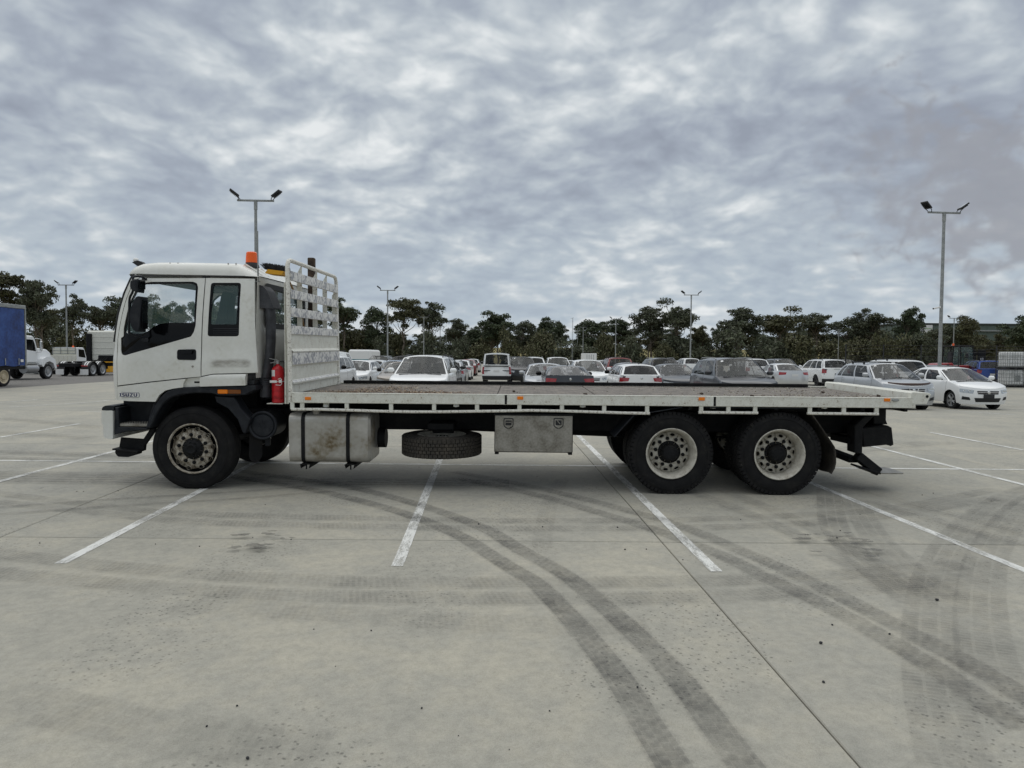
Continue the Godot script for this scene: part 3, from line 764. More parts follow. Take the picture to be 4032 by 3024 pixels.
func build_trees() -> void:
	var leaf := mat(Color.WHITE, 0.75)
	leaf.vertex_color_use_as_albedo = true
	leaf.backlight = Color(0.05, 0.06, 0.03)
	var leaf2 := leaf.duplicate(); leaf2.albedo_color = Color(1.0, 0.95, 0.84)
	var leaf3 := leaf.duplicate(); leaf3.albedo_color = Color(0.86, 0.92, 0.84)
	var bark := tri_mat(tex(mixed(128, noise(71, 0.03, 3), noise(72, 0.1, 3), 0.4, [[0.2, Color8(70, 62, 54)], [0.5, Color8(112, 102, 90)], [0.8, Color8(150, 140, 126)]])), 3.0, 0.9)
	var kinds := {0: [], 1: [], 2: [], 3: []}
	for k in 4: kinds[0].append(make_tree(100 + k, 0))
	for k in 4: kinds[1].append(make_tree(200 + k, 1))
	for k in 3: kinds[2].append(make_tree(300 + k, 2))
	for k in 2: kinds[3].append(make_tree(400 + k, 3))
	var trees := [[-107.2, -150.0, 19.0, 11.0, 0, "tall open gum tree behind the blue curtain-sided trailer"],
		[-99.9, -150.0, 17.2, 9.8, 1, "leafy forked gum tree above the white bonneted truck"],
		[-102.5, -165.0, 15.6, 7.1, 0, "tall open gum tree above the white tipper at the yard edge"],
		[-99.6, -170.0, 15.8, 9.5, 0, "shorter tall open gum tree above the white tipper at the yard edge"],
		[-119.4, -185.0, 14.1, 7.7, 1, "shorter leafy forked gum tree above the white bonneted truck"],
		[-97.5, -180.0, 16.2, 10.6, 1, "leafy forked gum tree seen through the flatbed truck's door window"],
		[-88.6, -175.0, 15.6, 6.7, 0, "tall open gum tree seen through the flatbed truck's door window"],
		[-82.7, -170.0, 16.1, 7.6, 0, "shorter tall open gum tree seen through the flatbed truck's door window"],
		[-82.8, -178.0, 15.0, 5.4, 1, "shorter leafy forked gum tree seen through the flatbed truck's door window"],
		[-80.5, -185.0, 16.8, 9.6, 1, "leafy forked gum tree seen past the flatbed truck's rear side window"],
		[-76.5, -190.0, 16.2, 9.8, 0, "tall open gum tree seen past the flatbed truck's rear side window"],
		[-70.0, -190.0, 15.4, 10.6, 1, "shorter leafy forked gum tree seen past the flatbed truck's rear side window"],
		[-62.6, -190.0, 16.1, 12.1, 0, "tall open gum tree behind the flatbed truck's headboard"],
		[-56.4, -195.0, 15.9, 11.6, 1, "leafy forked gum tree behind the flatbed truck's headboard"],
		[-42.8, -185.0, 17.1, 11.5, 0, "tall open gum tree just past the headboard"],
		[-36.5, -190.0, 15.1, 9.1, 2, "dense rounded dark green tree just past the headboard"],
		[-27.6, -180.0, 16.6, 10.6, 0, "tall open gum tree behind the white crossover in the car rows"],
		[-20.1, -185.0, 16.1, 9.4, 0, "shorter tall open gum tree behind the white crossover in the car rows"],
		[-15.8, -205.0, 12.9, 7.7, 1, "leafy forked gum tree behind the white crossover in the car rows"],
		[-11.0, -215.0, 11.2, 6.2, 2, "dense rounded dark green tree behind the white people mover"],
		[-4.1, -195.0, 14.4, 10.9, 1, "leafy forked gum tree behind the white people mover"],
		[3.4, -205.0, 12.5, 9.0, 2, "dense rounded dark green tree before the gap by the mast"],
		[9.6, -200.0, 13.2, 9.9, 2, "shorter dense rounded dark green tree before the gap by the mast"],
		[14.4, -210.0, 12.8, 5.8, 1, "leafy forked gum tree before the gap by the mast"],
		[21.8, -200.0, 12.6, 11.1, 2, "dense rounded dark green tree over the white hatchback and maroon hatchback"],
		[30.5, -205.0, 13.2, 11.7, 1, "leafy forked gum tree over the white hatchback and maroon hatchback"],
		[35.9, -190.0, 15.7, 10.9, 1, "shorter leafy forked gum tree over the white hatchback and maroon hatchback"],
		[43.2, -185.0, 17.4, 11.5, 0, "tall open gum tree over the dark grey family wagon"],
		[49.9, -190.0, 10.8, 6.3, 1, "leafy forked gum tree over the dark grey family wagon"],
		[63.1, -215.0, 12.1, 5.0, 0, "tall open gum tree after the gap over the dark wagon"],
		[61.8, -190.0, 15.7, 12.7, 1, "leafy forked gum tree after the gap over the dark wagon"],
		[72.8, -195.0, 16.6, 13.0, 0, "tall open gum tree over the silver sedan and white offroader"],
		[87.3, -205.0, 15.2, 13.4, 0, "shorter tall open gum tree over the silver sedan and white offroader"],
		[99.2, -210.0, 14.7, 11.4, 2, "dense rounded dark green tree over the silver crossover"],
		[105.0, -205.0, 16.8, 11.7, 0, "tall open gum tree over the silver crossover"],
		[107.7, -195.0, 16.5, 8.1, 1, "leafy forked gum tree beside the green warehouse sign"],
		[91.0, -150.0, 9.3, 7.2, 2, "dense rounded dark green tree in front of the green warehouse"],
		[95.4, -150.0, 11.5, 8.6, 2, "shorter dense rounded dark green tree in front of the green warehouse"],
		[105.4, -160.0, 7.6, 5.1, 3, "feathery upright sheoak tree in front of the green warehouse"],
		[112.6, -165.0, 8.1, 4.2, 3, "shorter feathery upright sheoak tree in front of the green warehouse"],
		[108.2, -150.0, 11.6, 10.1, 2, "lower dense rounded dark green tree in front of the green warehouse"],
		[130.1, -170.0, 11.7, 12.2, 1, "leafy forked gum tree in front of the green warehouse"],
		[-130.5, -170.0, 19.5, 12.2, 1, "leafy forked gum tree behind the blue curtain-sided trailer"],
		[-55.0, -214.7, 8.2, 10.2, 1, "shorter leafy forked gum tree behind the flatbed truck's headboard"],
		[-49.4, -217.6, 10.4, 10.4, 1, "leafy forked gum tree just past the headboard"],
		[-42.8, -218.9, 9.6, 10.4, 2, "shorter dense rounded dark green tree just past the headboard"],
		[-35.2, -218.8, 8.8, 10.4, 1, "shorter leafy forked gum tree behind the white crossover in the car rows"],
		[-26.3, -218.6, 9.2, 10.4, 2, "dense rounded dark green tree behind the white crossover in the car rows"],
		[-18.3, -213.4, 9.0, 10.2, 2, "shorter dense rounded dark green tree behind the white crossover in the car rows"],
		[-11.9, -213.5, 9.9, 10.2, 2, "shorter dense rounded dark green tree behind the white people mover"],
		[-7.8, -219.0, 10.6, 10.4, 1, "shorter leafy forked gum tree behind the white people mover"],
		[1.3, -220.5, 9.0, 10.5, 1, "lower leafy forked gum tree behind the white people mover"],
		[7.7, -214.1, 11.0, 10.2, 1, "shorter leafy forked gum tree before the gap by the mast"],
		[21.2, -216.0, 9.8, 10.3, 2, "shorter dense rounded dark green tree over the white hatchback and maroon hatchback"],
		[27.5, -214.2, 9.0, 10.2, 1, "lower leafy forked gum tree over the white hatchback and maroon hatchback"],
		[36.4, -221.8, 10.3, 10.6, 2, "lower dense rounded dark green tree over the white hatchback and maroon hatchback"],
		[43.6, -216.3, 9.3, 10.3, 1, "smaller leafy forked gum tree over the white hatchback and maroon hatchback"],
		[50.0, -223.3, 11.1, 10.7, 1, "shorter leafy forked gum tree over the dark grey family wagon"],
		[57.2, -216.8, 9.3, 10.3, 1, "lower leafy forked gum tree over the dark grey family wagon"],
		[69.5, -217.9, 11.2, 10.4, 1, "shorter leafy forked gum tree after the gap over the dark wagon"],
		[75.5, -214.5, 9.5, 10.2, 2, "dense rounded dark green tree after the gap over the dark wagon"],
		[82.5, -214.8, 11.3, 10.3, 1, "leafy forked gum tree over the silver sedan and white offroader"],
		[94.1, -223.1, 11.4, 10.6, 1, "shorter leafy forked gum tree over the silver sedan and white offroader"],
		[100.6, -224.7, 10.1, 10.7, 2, "dense rounded dark green tree over the silver sedan and white offroader"],
		[103.6, -217.9, 10.6, 10.4, 2, "shorter dense rounded dark green tree over the silver crossover"],
		[109.3, -212.5, 11.1, 10.1, 1, "leafy forked gum tree over the silver crossover"],
		[117.3, -214.2, 10.0, 10.2, 2, "lower dense rounded dark green tree over the silver crossover"]]
	rng.seed = 77
	var n := 0
	for q in trees:
		# x, z, height, width, style, label
		var v: Array = kinds[q[4]][n % kinds[q[4]].size()]
		n += 1
		var bb: AABB = v[1].get_aabb()
		var t := thing("gum_tree" if q[4] < 2 else "tree", q[5], "tree", Vector3(q[0], -0.45, q[1]), 0.0, "trees along the far edge of the lot")
		place("trunk", v[0], bark, t)
		place("crown", v[1], [leaf, leaf2, leaf3][rng.randi() % 3], t)
		var sy: float = (q[2] + 0.45) / bb.end.y
		var sx: float = q[3] / bb.size.x
		t.scale = Vector3(sx, sy, sx)
		t.rotation.y = [0.0, PI][rng.randi() % 2]
	var bushes := []
	for k in 4: bushes.append(make_bush(500 + k))
	var spots := [[-139.6, -185.7, 1.20, 1.91], [-147.0, -197.6, 1.37, 1.96], [-130.6, -180.4, 1.35, 1.66], [-128.8, -186.0, 1.13, 1.92], [-130.9, -196.3, 1.76, 2.13], [-119.5, -181.5, 1.44, 1.41], [-113.5, -178.3, 1.76, 2.10], [-107.1, -175.0, 1.69, 1.95], [-108.9, -186.4, 1.16, 2.25], [-110.2, -194.9, 1.46, 1.33], [-96.9, -175.1, 1.26, 1.28], [-103.0, -197.4, 1.63, 2.14], [-100.0, -199.4, 1.71, 1.90], [-89.2, -187.9, 1.50, 1.62], [-86.0, -186.6, 1.24, 1.58], [-76.9, -174.2, 1.35, 2.22], [-79.2, -189.7, 1.15, 1.72], [-75.9, -194.6, 1.70, 1.61], [-73.5, -195.3, 1.38, 2.21], [-61.0, -175.1, 1.49, 1.67], [-64.9, -197.7, 1.25, 1.69], [-61.4, -197.7, 1.52, 2.00], [-55.3, -190.9, 1.57, 1.98], [-52.9, -195.0, 1.51, 1.37], [-46.5, -186.0, 1.81, 2.31], [-41.2, -189.5, 1.77, 2.31], [-40.0, -195.1, 1.31, 2.32], [-31.7, -178.8, 1.29, 1.54], [-29.2, -184.8, 1.28, 2.12], [-24.1, -177.5, 1.50, 1.39], [-21.3, -174.4, 1.22, 1.87], [-16.4, -173.3, 1.84, 1.30], [-13.9, -179.4, 1.16, 1.76], [-8.5, -179.9, 1.56, 1.41], [-6.3, -199.5, 1.14, 2.10], [-0.2, -174.4, 1.20, 2.12], [4.0, -174.1, 1.27, 1.32], [7.3, -178.2, 1.71, 2.29], [9.7, -197.2, 1.85, 1.91], [13.6, -176.4, 1.83, 1.43], [18.1, -173.8, 1.53, 1.37], [23.4, -181.4, 1.25, 2.26], [26.2, -194.0, 1.23, 1.46], [30.1, -180.3, 1.28, 1.80], [34.4, -192.1, 1.15, 1.42], [37.8, -178.3, 1.26, 1.46], [41.0, -184.3, 1.66, 1.75], [45.6, -180.0, 1.76, 1.73], [53.0, -192.6, 1.39, 1.87], [58.4, -196.3, 1.70, 1.25], [55.5, -179.5, 1.87, 2.15], [61.6, -179.8, 1.61, 1.81], [67.7, -186.3, 1.76, 1.87], [66.3, -175.8, 1.49, 1.77], [68.7, -172.9, 1.81, 1.81], [76.4, -182.5, 1.10, 2.31], [77.6, -172.4, 1.78, 1.75], [91.6, -193.5, 1.79, 1.87], [96.0, -196.6, 1.39, 1.80], [99.3, -192.0, 1.39, 2.30], [94.6, -181.0, 1.17, 2.16], [102.7, -185.4, 1.56, 2.25], [106.3, -184.0, 1.70, 1.98], [118.5, -198.0, 1.64, 1.96], [120.9, -198.9, 1.51, 1.78], [112.6, -176.8, 1.20, 1.56], [119.8, -184.3, 1.32, 1.99], [122.5, -180.3, 1.42, 1.80], [122.9, -174.5, 1.83, 1.74], [142.7, -199.2, 1.17, 2.03], [136.2, -182.1, 1.56, 1.49], [144.5, -188.5, 1.74, 1.80]]
	for q in spots:
		var v: Array = bushes[n % 4]
		n += 1
		var t := thing("bush", "dark leafy bush in the scrub under the far trees", "bush", Vector3(q[0], -0.45, q[1]), rng.randf() * TAU, "scrub bushes under the far trees")
		place("stems", v[0], bark, t)
		place("foliage", v[1], [leaf, leaf2][rng.randi() % 2], t)
		t.scale = Vector3(q[2], q[3], q[2])

# ---------------------------------------------------------------- lamps
func lamp_post(at: Vector3, height: float, turn: float, label: String, cams: Array, simple := false) -> void:
	var t := thing("lamp_post", label, "lamp post", at, turn, "floodlight posts over the lot")
	var mb := MB.new()
	mb.cyl(Vector3(0, 0, 0), Vector3(0, height - 0.35, 0), 0.085, 0.065, 8)
	mb.box(Vector3(0, 0.03, 0), Vector3(0.34, 0.06, 0.34), 0.01)
	put("pole", mb, M.galv, t)
	mb = MB.new()
	mb.cyl(Vector3(0, height - 0.4, 0), Vector3(0, height - 0.04, 0), 0.08, 0.08, 8)
	mb.box(Vector3(0, height, 0), Vector3(1.6, 0.08, 0.08), 0.008)
	put("cross_arm", mb, M.galv, t)
	for s in [-1, 1]:
		var l := MB.new()
		var o := Vector3(s * 0.7, height + 0.04, 0)
		var bs := Basis(Vector3.UP, 0.35 if s < 0 else -0.2) * Basis(Vector3.BACK, -s * 0.95)
		var c := o + Vector3(s * 0.12, 0.2, 0)
		l.tube([o + Vector3(0, -0.04, 0.1), o + Vector3(s * 0.02, 0.05, 0.14), c + Vector3(0, -0.05, 0.16)], 0.018, 5)
		l.tube([o + Vector3(0, -0.04, -0.1), o + Vector3(s * 0.02, 0.05, -0.14), c + Vector3(0, -0.05, -0.16)], 0.018, 5)
		l.box(c + bs * Vector3(0, 0.12, 0), Vector3(0.07, 0.46, 0.34), 0.015, bs)
		if not simple:
			for f in 5: l.box(c + bs * Vector3(s * 0.05, 0.0 + f * 0.06, 0), Vector3(0.05, 0.012, 0.3), 0.0, bs)
		var head := put("floodlight", l, M.black_metal, t)
		var g := MB.new()
		g.box(c + bs * Vector3(-s * 0.037, 0.14, 0), Vector3(0.008, 0.34, 0.28), 0.0, bs)
		put("lens", g, M.lens, head)
	for q in cams:
		var k := MB.new()
		k.cyl(Vector3(q[1] * 0.07, q[0], 0.02), Vector3(q[1] * 0.13, q[0], 0.02), 0.05, 0.05, 8)
		k.tube([Vector3(q[1] * 0.12, q[0], 0.02), Vector3(q[1] * 0.2, q[0] - 0.01, 0.02)], 0.02, 6)
		k.cyl(Vector3(q[1] * 0.18, q[0] - 0.005, 0.02), Vector3(q[1] * 0.4, q[0] - 0.06, 0.02), 0.035, 0.04, 8)
		var cam := put("camera", k, M.white_plastic, t)
		var kk := MB.new()
		kk.cyl(Vector3(q[1] * 0.39, q[0] - 0.058, 0.02), Vector3(q[1] * 0.42, q[0] - 0.066, 0.02), 0.038, 0.04, 8)
		put("lens", kk, M.black_gloss, cam)

# ---------------------------------------------------------------- the flatbed truck
func truck_materials() -> void:
	var dirt := tex(mixed(512, noise(201, 0.006, 4), noise(202, 0.05, 4), 0.45, [[0.12, Color8(222, 219, 211)], [0.34, Color8(238, 237, 232)], [0.6, Color8(243, 242, 239)], [0.9, Color8(250, 250, 247)]]))
	M.cab = tri_mat(dirt, 1.9, 0.34)
	M.cab.albedo_color = Color8(228, 229, 225)
	M.cab.clearcoat_enabled = true; M.cab.clearcoat = 0.4; M.cab.clearcoat_roughness = 0.2
	var chips := tex(mixed(1024, noise(211, 0.012, 5), noise(212, 0.06, 4), 0.5, [[0.0, Color8(92, 70, 50)], [0.205, Color8(128, 104, 80)], [0.225, Color8(208, 204, 194)], [0.40, Color8(226, 224, 216)], [0.6, Color8(233, 232, 225)], [0.8, Color8(240, 240, 235)]]))
	M.bed = tri_mat(chips, 1.7, 0.5)
	M.bed.albedo_color = Color8(240, 241, 237)
	M.scuffed = tri_mat(tex(mixed(1024, noise(221, 0.022, 3), noise(222, 0.007, 3), 0.45, [[0.0, Color8(138, 140, 146)], [0.42, Color8(166, 167, 171)], [0.47, Color8(214, 213, 209)], [0.8, Color8(236, 235, 230)]])), 1.5, 0.55)
	M.rubrail = tri_mat(tex(mixed(512, noise(231, 0.03, 4), noise(232, 0.1, 3), 0.45, [[0.0, Color8(60, 50, 42)], [0.3, Color8(90, 76, 62)], [0.345, Color8(210, 207, 196)], [0.8, Color8(238, 237, 230)]])), 0.6, 0.5)
	M.chassis = tri_mat(tex(mixed(256, noise(241, 0.02, 4), noise(242, 0.1, 3), 0.4, [[0.2, Color8(11, 12, 13)], [0.5, Color8(18, 19, 21)], [0.8, Color8(30, 29, 28)]])), 0.8, 0.65)
	M.plastic = tri_mat(tex(mixed(256, noise(251, 0.015, 4), noise(252, 0.2, 2), 0.35, [[0.2, Color8(22, 25, 30)], [0.5, Color8(31, 34, 39)], [0.8, Color8(46, 48, 51)]])), 0.7, 0.55)
	M.rubber = tri_mat(tex(mixed(512, noise(261, 0.01, 4), noise(262, 0.15, 3), 0.4, [[0.2, Color8(17, 17, 18)], [0.5, Color8(24, 24, 25)], [0.72, Color8(36, 35, 33)], [0.9, Color8(70, 65, 57)]])), 0.9, 0.8)
	for m in [M.chassis, M.plastic, M.rubber]: m.metallic_specular = 0.35
	M.rim_old = tri_mat(tex(mixed(256, noise(271, 0.02, 4), noise(272, 0.12, 3), 0.45, [[0.15, Color8(56, 44, 33)], [0.4, Color8(112, 101, 84)], [0.55, Color8(168, 161, 147)], [0.8, Color8(205, 200, 188)]])), 0.4, 0.5)
	M.rim = tri_mat(tex(mixed(256, noise(281, 0.02, 4), noise(282, 0.12, 3), 0.4, [[0.12, Color8(110, 100, 84)], [0.36, Color8(176, 171, 158)], [0.55, Color8(196, 192, 180)], [0.85, Color8(210, 207, 196)]])), 0.5, 0.55)
	M.tank = tri_mat(tex(mixed(512, noise(291, 0.006, 3), noise(292, 0.05, 4), 0.3, [[0.14, Color8(100, 86, 64)], [0.28, Color8(136, 129, 114)], [0.45, Color8(160, 157, 149)], [0.8, Color8(180, 178, 172)]])), 1.9, 0.42, false, 0.5)
	M.steel = tri_mat(tex(mixed(512, noise(311, 0.01, 4), noise(312, 0.06, 3), 0.4, [[0.15, Color8(112, 107, 98)], [0.5, Color8(142, 139, 131)], [0.8, Color8(158, 155, 148)]])), 1.1, 0.42, false, 0.45)
	var deck := mixed(1024, noise(321, 0.01, 5), noise(322, 0.06, 4), 0.45, [[0.2, Color8(92, 86, 79)], [0.45, Color8(120, 112, 104)], [0.6, Color8(134, 127, 118)], [0.8, Color8(160, 148, 130)]])
	M.deck = tri_mat(tex(deck), 2.3, 0.75)
	# worn bright bars of chequer plate
	var ckc := Image.create_empty(64, 64, false, Image.FORMAT_RGB8)
	for y in 64:
		for x in 64:
			var u := fposmod(x / 32.0, 1.0); var v := fposmod(y / 32.0, 1.0)
			var odd := (x / 32 + y / 32) % 2
			var a := (u - 0.5) + (v - 0.5); var b := (u - 0.5) - (v - 0.5)
			if odd: var t := a; a = b; b = t
			var on_bar := 1.0 if absf(a) < 0.12 and absf(b) < 0.55 else 0.0
			ckc.set_pixel(x, y, grey(lerpf(0.86, 1.0, on_bar)))
	detail(M.deck, tex(ckc), 0.12)
	M.amber = mat(Color8(236, 128, 18), 0.25)
	M.amber_dark = mat(Color8(120, 66, 16), 0.25)
	M.beacon = mat(Color8(245, 98, 14), 0.18)
	M.beacon.emission_enabled = false
	M.red = tri_mat(tex(mixed(256, noise(331, 0.02, 3), noise(332, 0.1, 3), 0.4, [[0.2, Color8(150, 18, 26)], [0.5, Color8(190, 24, 34)], [0.8, Color8(206, 42, 48)]])), 0.5, 0.35)
	M.yellow = mat(Color8(214, 156, 24), 0.5)
	M.cab_glass = glass(Color8(140, 190, 184), 0.10)
	M.navy = mat(Color8(26, 30, 84), 0.3)
	M.interior = mat(Color8(58, 60, 62), 0.85)
	M.seat = mat(Color8(48, 50, 53), 0.95)
	M.chrome = mat(Color8(220, 222, 224), 0.12, 1.0)
	M.rust = tri_mat(tex(mixed(128, noise(341, 0.03, 3), noise(342, 0.15, 3), 0.4, [[0.2, Color8(38, 30, 24)], [0.5, Color8(58, 46, 36)], [0.8, Color8(82, 66, 50)]])), 0.6, 0.85)
	M.flap = tri_mat(tex(mixed(128, noise(371, 0.02, 3), noise(372, 0.15, 3), 0.4, [[0.2, Color8(40, 38, 35)], [0.5, Color8(58, 54, 48)], [0.8, Color8(78, 72, 63)]])), 0.6, 0.85)
	M.wood = mat(Color8(150, 118, 76), 0.7)
	M.intake = tri_mat(tex(mixed(128, noise(351, 0.02, 3), noise(352, 0.2, 2), 0.35, [[0.2, Color8(46, 47, 52)], [0.5, Color8(58, 60, 65)], [0.8, Color8(72, 73, 77)]])), 0.5, 0.62)
	var sn := noise(361, 0.02, 4); var sn2 := noise(362, 0.008, 2)
	var im := Image.create_empty(256, 256, false, Image.FORMAT_RGBA8)
	for y in 256:
		for x in 256:
			# u runs up the panel, v along it; ragged spots of dried mud
			var u := x / 255.0; var v := y / 255.0
			var near := smoothstep(0.0, 0.35, u) * smoothstep(1.0, 0.55, u) * smoothstep(0.0, 0.2, v) * smoothstep(1.0, 0.85, v)
			im.set_pixel(x, y, Color(0.37, 0.31, 0.23, clampf((0.27 + 0.22 * sn.get_noise_2d(x * 2.5, y * 1.6) + 0.2 * sn2.get_noise_2d(x, y)) * near, 0, 0.45)))
	M.stain_tex = tex(im)
	M.sticker = mat(Color8(220, 220, 218), 0.6)

func side_z(x: float, y: float) -> Vector3:
	var z := 1.2
	if y > 1.85: z -= 0.115 * pow((y - 1.85) / 0.85, 1.5)
	z += 0.016 * smoothstep(1.80, 1.56, y)
	if x < -4.66: z -= 0.20 * pow((-4.66 - x) / 0.36, 2.0)
	if x > -3.26: z -= 0.05 * pow((x + 3.26) / 0.14, 2.0)
	return Vector3(x, y, z)

func on_side(p: PackedVector2Array, out := 0.0, holes := [], most := 0.1, thick := 0.0) -> MB:
	var mb := MB.new()
	mb.skin(p, func(x, y): return side_z(x, y) + Vector3(0, 0, out), most, holes, thick)
	return mb

func shrink(p: PackedVector2Array, d: float) -> PackedVector2Array:
	var r := Geometry2D.offset_polygon(p, -d, Geometry2D.JOIN_MITER)
	return r[0] if r.size() > 0 else p

func circle(c: Vector2, rx: float, ry: float, n: int, turn := 0.0) -> PackedVector2Array:
	var p := PackedVector2Array()
	for k in n:
		p.append(c + Vector2(rx * cos(TAU * k / n), ry * sin(TAU * k / n)).rotated(turn))
	return p

# a wheel with its outer face at z = 0 and its centre on the z axis
func tyre_mesh(R: float, blocks: bool) -> ArrayMesh:
	var mb := MB.new()
	var w := 0.275
	var T := Transform3D()
	var side := [[-0.028, 0.296], [-0.012, 0.315], [-0.004, 0.36], [0.0, 0.41], [-0.006, 0.455], [-0.02, R - 0.03]]
	mb.lathe([side], T, 56)
	var opp := []
	for q in side: opp.append([-w - q[0], q[1]])
	opp.reverse()
	mb.lathe([opp], T, 56)
	# little moulded ribs round the side wall
	mb.lathe([[[-0.009, 0.325], [-0.002, 0.329], [-0.007, 0.334]], [[-0.003, 0.44], [0.003, 0.444], [-0.004, 0.449]]], T, 56)
	if not blocks:
		mb.lathe([[[-0.02, R - 0.03], [-0.04, R - 0.004], [-0.05, R]]], T, 56)
		var runs := []
		var a := -0.05
		for g in 4:
			runs.append([[a, R], [a - 0.037, R]])
			if g < 3: runs.append([[a - 0.037, R], [a - 0.0385, R - 0.012]]); runs.append([[a - 0.0385, R - 0.012], [a - 0.0445, R - 0.012]]); runs.append([[a - 0.0445, R - 0.012], [a - 0.046, R]])
			a -= 0.046
		mb.lathe(runs, T, 56)
		mb.lathe([[[-w + 0.05, R], [-w + 0.04, R - 0.004], [-w + 0.02, R - 0.03]]], T, 56)
	else:
		mb.lathe([[[-0.02, R - 0.03], [-0.045, R - 0.016], [-w + 0.045, R - 0.016], [-w + 0.02, R - 0.03]]], T, 56)
		var n := 58
		for k in n:
			for r in 5:
				var an := TAU * (k + (0.5 if r % 2 else 0.0)) / n
				var bs := Basis(Vector3.BACK, an) * Basis(Vector3.RIGHT, (0.0))
				var wd := 0.036 if r in [1, 2, 3] else 0.042
				var z := -w / 2 + (r - 2) * 0.0455
				mb.box(bs * Vector3(R - 0.010, 0, z), Vector3(0.021, TAU * R / n * 0.84, wd), 0.0, bs)
				if r in [0, 4] and k % 1 == 0:
					mb.box(bs * Vector3(R - 0.03, 0, z + (0.028 if r == 4 else -0.028)), Vector3(0.035, TAU * R / n * 0.7, 0.012), 0.0, bs)
	return mb.done()

# a wheel disc with ten hand holes, laid in ten wedges
func disc(mb: MB, r: float, rh: float, a: float, b: float, f: Callable) -> void:
	for k in 10:
		var w := PackedVector2Array()
		for j in 7: w.append(Vector2(r, 0).rotated(TAU * (k + j / 6.0) / 10))
		for j in 4: w.append(Vector2(0.09, 0).rotated(TAU * (k + 1 - j / 3.0) / 10))
		var an := TAU * (k + 0.5) / 10
		mb.skin(w, f, 0.05, [circle(Vector2(rh, 0).rotated(an), a, b, 12, an)], 0.03)
		mb.group -= 1

func wheel(parent: Node, at: Vector3, front: bool, flip: bool, called := "wheel") -> Node3D:
	var n := Node3D.new()
	n.name = called
	parent.add_child(n, true)
	n.position = at
	if flip: n.rotation.y = PI
	n.rotation.z = at.x * 3.7
	if not cache.has("tyre0"):
		cache.tyre0 = tyre_mesh(0.522, false)
		cache.tyre1 = tyre_mesh(0.519, true)
		# front rim: lip, barrel and a crowned disc with hand holes
		var mb := MB.new()
		mb.lathe([[[-0.025, 0.294], [-0.004, 0.304], [-0.002, 0.316], [-0.018, 0.318]]], Transform3D(), 48)
		disc(mb, 0.25, 0.25, 0.024, 0.03, func(x, y):
			var r := Vector2(x, y).length()
			return Vector3(x, y, -0.045 + 0.03 * smoothstep(0.275, 0.17, r) - 0.01 * smoothstep(0.16, 0.13, r)))
		cache.rim0 = mb.done()
		# rear rim: deep dish
		mb = MB.new()
		mb.lathe([[[-0.018, 0.318], [-0.004, 0.316], [-0.002, 0.306], [-0.02, 0.298]], [[-0.02, 0.298], [-0.045, 0.283], [-0.12, 0.272], [-0.155, 0.262]], [[-0.155, 0.262], [-0.168, 0.25]]], Transform3D(), 48)
		disc(mb, 0.251, 0.222, 0.018, 0.032, func(x, y):
			var r := Vector2(x, y).length()
			return Vector3(x, y, -0.162 - 0.012 * smoothstep(0.18, 0.24, r) + 0.008 * smoothstep(0.19, 0.17, r)))
		cache.rim1 = mb.done()
		for kind in 2:
			var z := -0.016 if kind == 0 else -0.154
			var nm := MB.new()
			nm.cyl(Vector3(0, 0, z - 0.004), Vector3(0, 0, z + 0.014), 0.024, 0.024, 6)
			nm.cyl(Vector3(0, 0, z), Vector3(0, 0, z + 0.032), 0.016, 0.014, 8)
			cache["nut%d" % kind] = nm.done()
			var hb := MB.new()
			if kind == 0:
				hb.lathe([[[-0.02, 0.135], [-0.012, 0.13], [-0.012, 0.115]], [[-0.012, 0.115], [0.012, 0.098], [0.016, 0.07]], [[0.016, 0.07], [0.042, 0.064], [0.046, 0.05]], [[0.046, 0.05], [0.038, 0.035], [0.038, 0.0]]], Transform3D(), 32)
				for k in 8:
					var c := Vector2(0.083, 0).rotated(TAU * k / 8)
					hb.cyl(Vector3(c.x, c.y, 0.01), Vector3(c.x, c.y, 0.024), 0.009, 0.009, 6)
			else:
				hb.lathe([[[-0.16, 0.145], [-0.15, 0.143], [-0.147, 0.112]], [[-0.147, 0.112], [-0.07, 0.1], [-0.064, 0.094]], [[-0.064, 0.094], [-0.052, 0.092], [-0.048, 0.086]], [[-0.048, 0.086], [-0.04, 0.05], [-0.04, 0.0]]], Transform3D(), 32)
				for k in 10:
					var c := Vector2(0.076, 0).rotated(TAU * k / 10)
					hb.cyl(Vector3(c.x, c.y, -0.052), Vector3(c.x, c.y, -0.034), 0.009, 0.009, 6)
			cache["hub%d" % kind] = hb.done()
		var back := MB.new()
		back.cyl(Vector3(0, 0, -0.2), Vector3(0, 0, -0.19), 0.27, 0.27, 32)
		back.lathe([[[-0.025, 0.294], [-0.06, 0.28], [-0.18, 0.27]]], Transform3D(), 48)
		cache.drum = back.done()
		back = MB.new()
		back.cyl(Vector3(0, 0, -0.23), Vector3(0, 0, -0.22), 0.26, 0.26, 32)
		cache.drum_plain = back.done()
	var f := 0 if front else 1
	place("tyre", cache["tyre%d" % f], M.rubber, n)
	place("rim", cache["rim%d" % f], M.rim_old if front else M.rim, n)
	for k in 10:
		var c := Vector2(0.174, 0).rotated(TAU * k / 10)
		place("wheel_nut", cache["nut%d" % f], M.chassis, n).position = Vector3(c.x, c.y, 0)
	place("hub", cache["hub%d" % f], M.chassis, n)
	place("brake_drum", cache.drum if front else cache.drum_plain, M.chassis, n)
	return n

func mirrored(o: MeshInstance3D, parent: Node) -> MeshInstance3D:
	var m := place(o.name.rstrip("0123456789"), o.mesh, o.material_override, parent)
	m.scale = Vector3(1, 1, -1)
	return m

